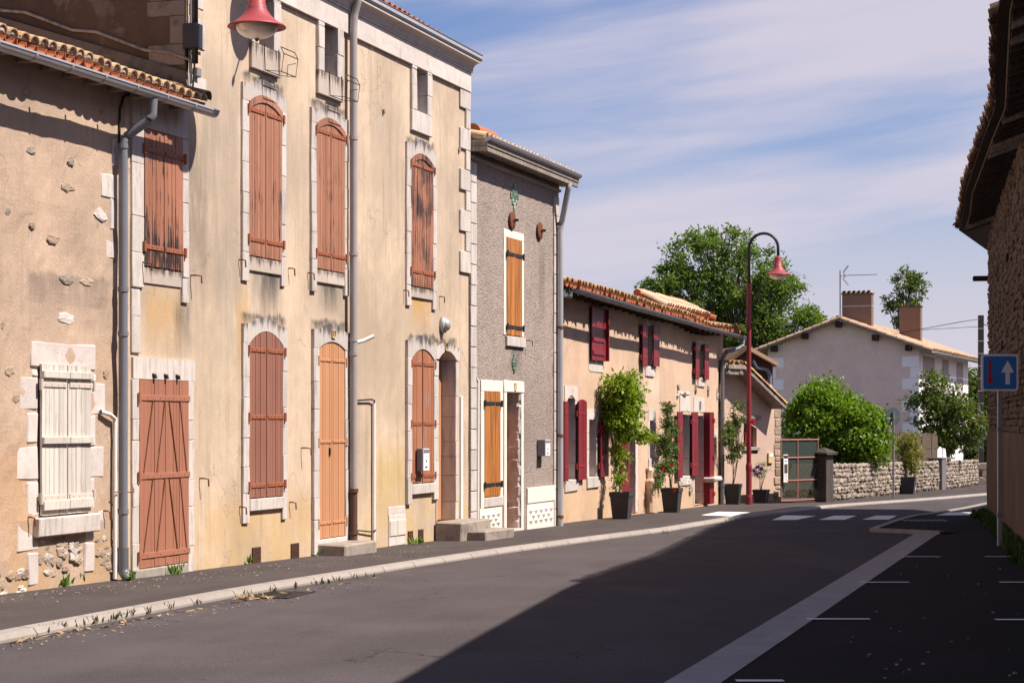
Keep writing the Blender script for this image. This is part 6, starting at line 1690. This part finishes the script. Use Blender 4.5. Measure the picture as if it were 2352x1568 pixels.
# ================================================================== the white gabled house beyond (F)
FF = Frame((15.32, 75.0), radians(21)); zF = gz(75.0) - .2
FH = House(FF, 'gabled_house', 'pale rendered house with long tiled roof and two chimneys', 'house', 0, zF)
mF1 = plaster('pale_render', (.82, .65, .585), .06, (.25, .21, .19), .12, 40, .15)
zEv, zAp, Wd, wA = 4.45, 5.52, 5.8, 3.0
mb = MB(); mb.prismx([(0, zF), (-Wd, zF), (-Wd, zEv + .05), (-wA, zAp), (0, zEv)], 0, 12.8); FH.part('wall', mb, mF1)
mWh = simple('white_quoin_paint', (.90, .88, .92), .85, .05, 6)
for i in range(8):
    for (oa, sg) in ((0, -1), (-Wd, 1)):
        w = .62 if i % 2 == 0 else .32; z0 = zEv - .30 - i * .42
        mb = MB(); mb.box(-.012, .0, oa, oa + sg * w, z0 - .4, z0) if True else None; FH.part('quoin', mb, mWh)
mb = MB(); mb.box(.0, 12.8, .0, .012, zF, zEv - .05); FH.part('front_render', mb, simple('white_render_front', (.84, .77, .74), .9, .05, 5))
mPk = simple('pale_pink_panel', (.42, .34, .33), .8, .06, 5)
for (a, b) in ((.9, 3.6), (5.6, 7.2), (9.4, 11.2)):
    block(FH, 'shutter', a, b, 2.0, zEv - .25, 0.03, mPk, -.012, .004); block(FH, 'lintel', a - .1, b + .1, zEv - .25, zEv - .15, .05, mWh, -.012, .004); block(FH, 'sill', a - .1, b + .1, 1.9, 2.0, .08, mWh, -.012, .004)
pF = atan((zAp - zEv) / wA); ovg = .35
mbr = MB(); mbr.prismx([(.55, zEv - .55 * math.tan(pF)), (-wA, zAp), (-wA, zAp + .09), (.55, zEv - .55 * math.tan(pF) + .09)], -ovg, 13.2); rF = FH.part('roof', mbr, M['oldwood'])
pF2 = atan((zAp - zEv - .05) / (Wd - wA))
mbr = MB(); mbr.prismx([(-wA, zAp), (-Wd - .55, zEv + .05 - .55 * math.tan(pF2)), (-Wd - .55, zEv + .14 - .55 * math.tan(pF2)), (-wA, zAp + .09)], -ovg, 13.2); rF2 = FH.part('roof', mbr, M['oldwood'])
cv2, cm2 = tile_mesh('far_tile', True, .10, .085, .46, .014, 5); cv2.materials.append(M['tile_pink'])
RF_ = random.Random(31); bulk = MB(); Lr = (wA + .55) / cos(pF)
for i in range(62):
    for r in range(int(Lr / .37) + 1):
        up = r * .37; s = -ovg + .1 + i * .215; o = .58 - up * cos(pF); z = zEv - .55 * math.tan(pF) + .11 + up * sin(pF) + RF_.uniform(-.008, .008)
        if up > Lr - .1: continue
        if i < 1 or r < 3: FH.inst('roof_tile', cv2, s, o, z, rF, (pF - .03, 0, RF_.uniform(-.03, .03)))
        else:
            ct, st = cos(pF - .03), sin(pF - .03); bulk.add([(s + x, o - (y * ct - zz_ * st), z + (y * st + zz_ * ct)) for x, y, zz_ in cm2.v], cm2.f)
FH.part('roof_tiles_upper', bulk, M['tile_pink'], rF)['kind'] = 'stuff'
Ll = (Wd - wA + .55) / cos(pF2)
for r in range(int(Ll / .37) + 1):
    up = r * .37
    if up > Ll - .1: continue
    FH.inst('roof_tile', cv2, -ovg + .05, -Wd - .58 + up * cos(pF2), zEv - .02 - .55 * math.tan(pF2) + .15 + up * sin(pF2), rF2, (pF2 - .03, 0, pi))
for i in range(34):
    me_ = cv2; ob = FH.inst('ridge_tile', cv2, -ovg + i * .4, -wA, zAp + .11, rF, (0, 0, -pi / 2))
for (o, z) in ((-.35, zEv + .02), (-1.6, zEv + .42), (-wA, zAp - .12), (-wA - 1.3, zAp - .55), (-Wd + .3, zEv + .05)):
    mb = MB(); mb.box(-ovg - .05, .05, o - .1, o + .1, z - .12, z + .1); FH.part('purlin_end', mb, M['darkwood'])
gutter(FH, -ovg, 13.3, .64, lambda s: zEv - .55 * math.tan(pF) + .0, .07, M['zinc_dark'], 0, nseg=4)
for (s, o, w, d, zt_, lab) in ((1.5, -2.6, 1.15, .42, 6.62, 0), (5.0, -1.15, .85, .42, 6.28, 1)):
    zb0 = zEv + (-o) * math.tan(pF) - .3; mC_ = simple('chimney_render', (.17, .115, .09) if not lab else (.19, .12, .09), .9, .1, 6)
    mb = MB(); mb.box(s - d / 2, s + d / 2, o - w / 2, o + w / 2, zb0, zt_, .01); chm = FH.part('chimney', mb, mC_)
    mb = MB(); mb.box(s - d / 2 - .03, s + d / 2 + .03, o - w / 2 - .03, o + w / 2 + .03, zt_, zt_ + .05); FH.part('chimney_cap', mb, M['tile_dark'], chm)
    if not lab:
        for k in range(6): FH.inst('chimney_tile', cv2, s - .25, o - w / 2 + .1 + k * .19, zt_ + .05, chm, (0, 0, -pi / 2))
        mb = MB(); mb.box(s - d / 2 - .012, s + d / 2 + .012, o - w / 2 - .012, o + w / 2 + .012, zt_ - .48, zt_ - .44); FH.part('metal_strap', mb, M['galv'], chm)
AN = empty('antenna', FF.W(1.3, -3.25, 5.6), FF.rz); tag(AN, 'television antenna strapped beside the left chimney', 'antenna')
mb = MB(); mb.tube([(0, 0, 0), (0, 0, 1.95)], .025, 6); mobj('mast', mb, M['grey_metal'], AN)
mb = MB(); zt_ = 1.75; mb.tube([(0, 0, zt_), (0.25, -1.4, zt_ + .03)], .016, 5)
for k in range(11): t = .25 + .075 * k; mb.tube([(.25 * t - .1, -1.4 * t, zt_ + .03), (.25 * t + .1, -1.4 * t, zt_ + .03)], .008, 4)
mobj('boom', mb, M['grey_metal'], AN)
mb = MB()
for zs_ in (1, -1):
    for x in (-.1, 0, .1): mb.tube([(x, -.2, zt_), (x, -.12, zt_ + zs_ * .12), (x, -.32, zt_ + zs_ * .38)], .009, 4)
mobj('reflector', mb, M['grey_metal'], AN)
# things at the far right: pole, awning roof, low wall end
UP = empty('utility_pole', Vector((18.84, 80.0, gz(80)))); tag(UP, 'tall dark utility pole with cables at the barn corner', 'pole')
mb = MB(); mb.box(-.1, .1, -.1, .1, 0, 6.75, .01); mobj('post', mb, simple('pole_black', (.03, .028, .028), .8), UP)
mb = MB()
for k in range(9): mb.box(-.104, .104, -.104, .104, 2.2 + k * .5, 2.23 + k * .5)
mobj('strap', mb, M['galv'], UP)
mb = MB(); mb.tube([(0, -.1, 6.6), (-2.5, -8, 6.1), (-4.6, -4.5, 5.75)], .012, 4); mb.tube([(.1, 0, 6.4), (.5, -.2, 6.2), (.3, -.1, 5.6)], .02, 4); mb.tube([(0, 0, 6.3), (-12, 8, 5.9)], .012, 4); mobj('cable', mb, M['cable'], UP)
AW = empty('red_roof_shelter', Vector((20.2, 88, gz(88)))); tag(AW, 'low shelter with bright red roof beyond the fruit tree', 'shelter')
mb = MB(); mb.add([(-1.6, 0, 2.72), (1.6, 0, 2.5), (1.6, 3, 2.7), (-1.6, 3, 2.95), (-1.6, 0, 2.6), (1.6, 0, 2.38)], [(0, 1, 2, 3), (0, 4, 5, 1)]); mobj('roof', mb, simple('red_roof', (.50, .06, .06), .6), AW)
mb = MB()
for x in (-1.5, 1.5): mb.box(x - .05, x + .05, .1, .2, 0, 2.5)
mobj('posts', mb, M['white_metal'], AW)
LW = empty('low_wall', Vector((18.6, 78.5, gz(78.5)))); tag(LW, 'low block wall end beside the barn corner', 'wall')
for i in range(3):
    for j in range(3):
        mb = MB(); mb.box(j * .5 + (0 if i % 2 else -.2) + .01, j * .5 + .48 + (0 if i % 2 else -.2), 0, .3, i * .28 + .005, i * .28 + .27, .02, .01); mobj('block', mb, M['wallstone'], LW)
# far wood closing the view
bg = []
for i in range(40):
    bg.append((Vector((-20 + i * 2.6 + rnd.uniform(-1, 1), 150 + rnd.uniform(-8, 8), -.5)), rnd.uniform(2.0, 3.4)))
Cs = []; nr = np.random.RandomState(77)
for c, r in bg: Cs.append(np.array(c[:]) + nr.normal(size=(260, 3)) * np.array([1.7, 1.2, r * .45]) + np.array([0, 0, r * .4]))
Cs = np.concatenate(Cs); me = leaf_mesh('far_wood', Cs, nr.normal(size=Cs.shape), .7, .5, M['leaf_dark'], 5)
tag(link(bpy.data.objects.new('far_wood', me)), 'distant dark wood along the horizon', 'wood', kind='stuff')

# ================================================================== street lamps
SHADE = [(.085, .44), (.09, .42), (.092, .24), (.10, .235), (.105, .20), (.125, .165), (.16, .12), (.205, .075), (.25, .045), (.30, .022), (.315, .004), (.312, -.004), (.25, .025), (.2, .05), (.1, .1)]
def lamp_head(e, loc, scale=1.0):
    x, y, z = loc; k = scale
    mb = MB(); mb.lathe([(0, .475), (.05, .465)] + SHADE, (0, 0, 0), 32); mb.v = [(x + a * k, y + b * k, z + c * k) for a, b, c in mb.v]; sh = mobj('lamp_shade', mb, M['lampred'], e, True)
    mb = MB(); pr = [(.225, .012)] + [(.222 * cos(t), -.125 * sin(t)) for t in [pi / 2 * i / 8 for i in range(8)]] + [(0.0, -.125)]
    mb.lathe(pr, (0, 0, 0), 28); mb.v = [(x + a * k, y + b * k, z + c * k) for a, b, c in mb.v]; mobj('glass_bowl', mb, M['bowl'], e, True)
    mb = MB(); mb.lathe([(0, -.115), (.022, -.12), (.024, -.135), (.012, -.15), (0, -.155)], (0, 0, 0), 10); mb.v = [(x + a * k, y + b * k, z + c * k) for a, b, c in mb.v]; mobj('finial', mb, M['mast_red'], e)
def arch_pts(x0, x1, z0, ztop, zend, y0, y1):
    xm, r = (x0 + x1) / 2, abs(x1 - x0) / 2; zc = ztop - r; out = [(x0, y0, z0), (x0, y0, zc)]
    for i in range(1, 12):
        t = pi - pi * i / 12; u = (1 + cos(t)) / 2
        out.append((xm + (x1 - x0) / 2 * cos(t), y0 + (y1 - y0) * u, zc + r * sin(t)))
    return out + [(x1, y1, zc), (x1, y1, zend)]
# near lamp on a bracket mast at the corner of the tall house
sm, om = S(448, .11), .11
Zr = Z(586, 62, .84)
LN = empty('wall_lamp', ST.W(sm, 0, 5.5), ST.rz); tag(LN, 'red bell shaped street lamp hanging from the tall house corner', 'street lamp', 'red street lamps')
lo = -(om + .735); zr_ = Zr - 5.5; zm0 = Z(448, 146, .11) - 5.5
mb = MB(); R_ = .3675
pts = [(0, -om, zm0), (0, -om, zr_ + .70)]
for i in range(1, 12):
    t = pi * i / 12; pts.append((0, -om - R_ + R_ * cos(t), zr_ + .70 + R_ * sin(t)))
pts += [(0, lo, zr_ + .70), (0, lo, zr_ + .44)]
mb.tube(pts, .034, 10); mobj('arm', mb, M['mast_black'], LN, True)
mb = MB(); z0, z1 = Z(448, 113, .11) - 5.5, Z(448, 56, .11) - 5.5; mb.box(-.085, .07, -.17, .0, z0, z1, .008); mobj('bracket_box', mb, M['mast_black'], LN)
lamp_head(LN, (0, lo, zr_))
# far lamp on its post
pl_ = gpt(1720, 1158)
LF = empty('street_lamp', pl_, ST.rz); tag(LF, 'red and black street lamp post standing before the lean-to house', 'street lamp', 'red street lamps')
kz = F / pl_.y
H_ = lambda py: CH + (HY - py) / kz - pl_.z
mb = MB(); mb.lathe([(.0, 0), (.085, 0), (.085, .18), (.078, .21), (.07, .25), (.07, H_(1082)), (.078, H_(1080)), (.078, H_(1070)), (.058, H_(1062)), (.055, H_(662)), (.06, H_(662)), (.06, H_(655)), (.04, H_(652)), (0, H_(652))], (0, 0, 0), 24); mobj('post', mb, M['mast_red'], LF)
zt_ = H_(537); R_ = .36; pts = [(0, 0, H_(655)), (0, 0, zt_ - R_)]
for i in range(1, 12):
    t = pi * i / 12; pts.append((0, -R_ + R_ * cos(t), zt_ - R_ + R_ * sin(t)))
zh = H_(633); pts += [(0, -2 * R_, zt_ - R_), (0, -2 * R_, zh + .42)]
mb = MB(); mb.tube(pts, .036, 10); mobj('arm', mb, M['mast_black'], LF, True)
lamp_head(LF, (0, -2 * R_, zh), .98)

# ================================================================== signs
sb = Vector((6.62, 27.0, gz(27.0, -.02)))
SG = empty('priority_sign', sb); tag(SG, 'square blue priority sign with red and white arrows on grey post', 'sign')
kz = F / 27.0; hz = lambda py: CH + (HY - py) / kz - sb.z
mb = MB(); mb.box(-.032, .032, 0, .05, -.1, hz(840), .006); mobj('post', mb, M['galv'], SG)
mb = MB()
for x in (-.018, .006): mb.box(x, x + .012, -.002, .0, .05, hz(900))
mobj('post_groove', mb, M['grey_metal'], SG)
for py in (985, 1182):
    mb = MB(); mb.box(-.036, .036, -.004, .054, hz(py) - .03, hz(py) + .03); mobj('clamp', mb, M['grey_metal'], SG)
def rrect(w, h, r, n=5):
    out = []
    for (cx, cz, a) in ((w / 2 - r, h / 2 - r, 0), (-w / 2 + r, h / 2 - r, pi / 2), (-w / 2 + r, -h / 2 + r, pi), (w / 2 - r, -h / 2 + r, 3 * pi / 2)):
        for i in range(n + 1): out.append((cx + r * cos(a + pi / 2 * i / n), cz + r * sin(a + pi / 2 * i / n)))
    return out
zc = hz(855.5); pw = .50; cxs = -.012
def plate(nm, poly, y0, y1, mt, parent):
    mb = MB(); mb.prism([(cxs + x, zc + z) for x, z in poly][::-1], y0, y1); return mobj(nm, mb, mt, parent)
pl = plate('plate', rrect(pw, pw, .045), -.03, -.004, M['signwhite'], SG)
plate('blue_field', rrect(pw - .055, pw - .055, .022), -.033, -.030, M['signblue'], pl)
plate('white_arrow', [(.075, -.16), (.135, -.16), (.135, .0), (.19, .0), (.105, .165), (.015, .0), (.075, .0)], -.036, -.033, M['signwhite'], pl)
plate('red_arrow', [(-.150, .165), (-.118, .165), (-.118, -.075), (-.082, -.075), (-.134, -.165), (-.186, -.075), (-.150, -.075)], -.036, -.033, M['signred'], pl)
rs = gpt(2052, 1141)
RS = empty('round_sign', rs); tag(RS, 'back of a round grey road sign on a thin post', 'sign')
kz = F / rs.y; hz = lambda py: CH + (HY - py) / kz - rs.z
mb = MB(); mb.tube([(0, 0, -.05), (0, 0, hz(945))], .03, 8); mobj('post', mb, M['grey_metal'], RS)
mb = MB(); mb.lathe([(0, .0), (.26, .0), (.265, .012), (.25, .02), (0, .02)], (0, 0, 0), 24); ca, sa_ = cos(.5), sin(.5)
mb.v = [(x * ca - (z) * sa_, .05 + x * sa_ + z * ca, hz(956) + y) for x, y, z in mb.v]; mobj('disc', mb, simple('sign_back', (.06, .075, .085), .5, .08, 5), RS)
mb = MB(); mb.box(-.2, .2, .03, .05, hz(956) - .02, hz(956) + .02); mobj('rail', mb, M['grey_metal'], RS)

# ================================================================== letter boxes
def letterbox(fr, s, o0, o1, z0, z1, w, label, name='letterbox'):
    P_ = fr.W(s, 0, z0); e = empty(name, P_, fr.rz); tag(e, label, 'letterbox'); h = z1 - z0
    mb = MB(); mb.box(0, w, -o1, -o0, 0, h, .006); mobj('box', mb, M['grey_metal'], e)
    mb = MB(); mb.box(.006, w - .006, -o1 - .006, -o1, .006, h - .006); mobj('door', mb, M['white_metal'], e)
    mb = MB(); mb.box(.02, w - .02, -o1 - .014, -o1 - .006, h * .82, h * .95); mobj('flap', mb, M['grey_metal'], e)
    mb = MB(); mb.box(w * .45, w * .55, -o1 - .012, -o1 - .006, h * .4, h * .48); mb.box(w * .3, w * .6, -o1 - .009, -o1 - .006, h * .14, h * .20); mobj('lock', mb, M['ink'], e)
letterbox(ST, S(957, .05), .05, .145, Z(968, 1081, .1), Z(968, 1029, .1), .25, 'white letterbox hanging on the brown shutter beside the steps')
letterbox(ST, S(1234, .01), .01, .15, Z(1246, 1047, .1), Z(1246, 1009, .1), .28, 'white letterbox fixed to the grey pebble dash wall')
e = empty('letterbox', EF.W(SE(1762), 0, ZE(1767, 1063)), EF.rz); tag(e, 'cream letterbox on the lean-to wall beside the gate', 'letterbox')
mb = MB(); w = SE(1773) - SE(1762); h = ZE(1767, 1039) - ZE(1767, 1063); mb.box(0, w, -.05, -.005, 0, h, .005); mobj('box', mb, M['cream'], e); mb = MB(); mb.box(.02, w - .02, -.056, -.05, h * .6, h * .9); mobj('flap', mb, M['white_metal'], e)

# ================================================================== weeds, straw, grit
def tufts(name, label, pts, mat, seed, h=.10, blades=14, wide=.35):
    nr = np.random.RandomState(seed); Cs, Ds = [], []
    for p in pts:
        k = max(4, int(blades * nr.uniform(.5, 1.5))); sc_ = nr.uniform(.6, 1.4)
        c = np.array(p[:]) + nr.normal(size=(k, 3)) * np.array([.025, .025, 0]) * sc_; Cs.append(c)
        d = nr.normal(size=(k, 3)) * wide; d[:, 2] = np.abs(d[:, 2]) + .75; Ds.append(d)
    me = leaf_mesh(name, np.concatenate(Cs), np.concatenate(Ds), h, h * .28, mat, seed)
    return tag(link(bpy.data.objects.new(name, me)), label, None, kind='stuff')
R_ = random.Random(8)
wallfoot = [gpt(x, y + 3) for x, y in ((6, 1356), (14, 1355), (36, 1352), (140, 1344), (147, 1343), (152, 1342), (180, 1338), (262, 1322), (268, 1322), (272, 1325), (300, 1330), (398, 1316), (410, 1312), (558, 1288), (575, 1292), (612, 1285), (722, 1272), (726, 1270), (838, 1262), (950, 1248), (967, 1246))]
tufts('wall_foot_weeds', 'green weeds sprouting along the wall foot', wallfoot + [gpt(265, 1320), gpt(267, 1321), gpt(725, 1271)], M['weed'], 3, .12, 13)
kf = []
for (x, y) in ((98, 1452), (123, 1447), (128, 1446), (148, 1443), (178, 1438), (205, 1432), (215, 1430), (237, 1426), (250, 1424), (262, 1421), (285, 1417), (298, 1414), (302, 1413), (338, 1407), (388, 1397), (455, 1386), (565, 1367), (632, 1357), (676, 1350), (730, 1341), (736, 1340), (754, 1338), (780, 1334), (820, 1328), (845, 1325), (1525, 1224)):
    kf.append(gpt(x, y + 3, RD))
tufts('kerb_weeds', 'small weeds growing in the gutter along the kerb', kf, M['weed_dull'], 4, .075, 6)
st = []
for i in range(90):
    t = R_.random(); x = -20 + 900 * t * R_.random() ** .3; y = 1481 - (x / 941.) * 168 - R_.random() * 2 + 2
    st.append(gpt(x, y, RD))
for i in range(45): st.append(gpt(R_.gauss(575, 25), 1374 + R_.gauss(0, 2), RD))
nr = np.random.RandomState(6); Ds = nr.normal(size=(len(st), 3)); Ds[:, 2] = np.abs(Ds[:, 2]) * .12 + .05
me = leaf_mesh('dry_straw', np.array([p[:] for p in st]) + np.array([0, 0, .006]), Ds, .09, .018, M['dry'], 9); tag(link(bpy.data.objects.new('dry_straw', me)), 'dry straw litter lying along the kerb', kind='stuff')
barnw = []
for i in range(300):
    s = R_.uniform(-.3, 20) ; o = .06 + abs(R_.gauss(0, .10)); w = BF.W(s, o, 0); barnw.append(Vector((w.x, w.y, gz(w.y, -.02))))
tufts('barn_foot_plants', 'dark weeds crowding the foot of the barn wall', barnw, M['leaf_dark'], 12, .17, 12, .55)
gr = MB(); R_ = random.Random(15)
for i in range(420):
    r_ = R_.random()
    if r_ < .62: x = R_.uniform(0, 1000); p = gpt(x, 1366 - .118 * x + abs(R_.gauss(0, 12)) + 4)
    elif r_ < .93: x = R_.uniform(0, 950); p = gpt(x, 1482 - .178 * x + abs(R_.gauss(0, 10)) + 2, RD)
    else: p = ppt(R_.uniform(1950, 2340), R_.uniform(1240, 1560)); p.z += .006
    q = R_.uniform(.004, .010); gr.box(p.x - q, p.x + q, p.y - q, p.y + q, p.z - .002, p.z + q, 0, q * .35, R_)
tag(mobj('grit', gr, M['wallstone']), 'scattered pale grit on the asphalt', kind='stuff')
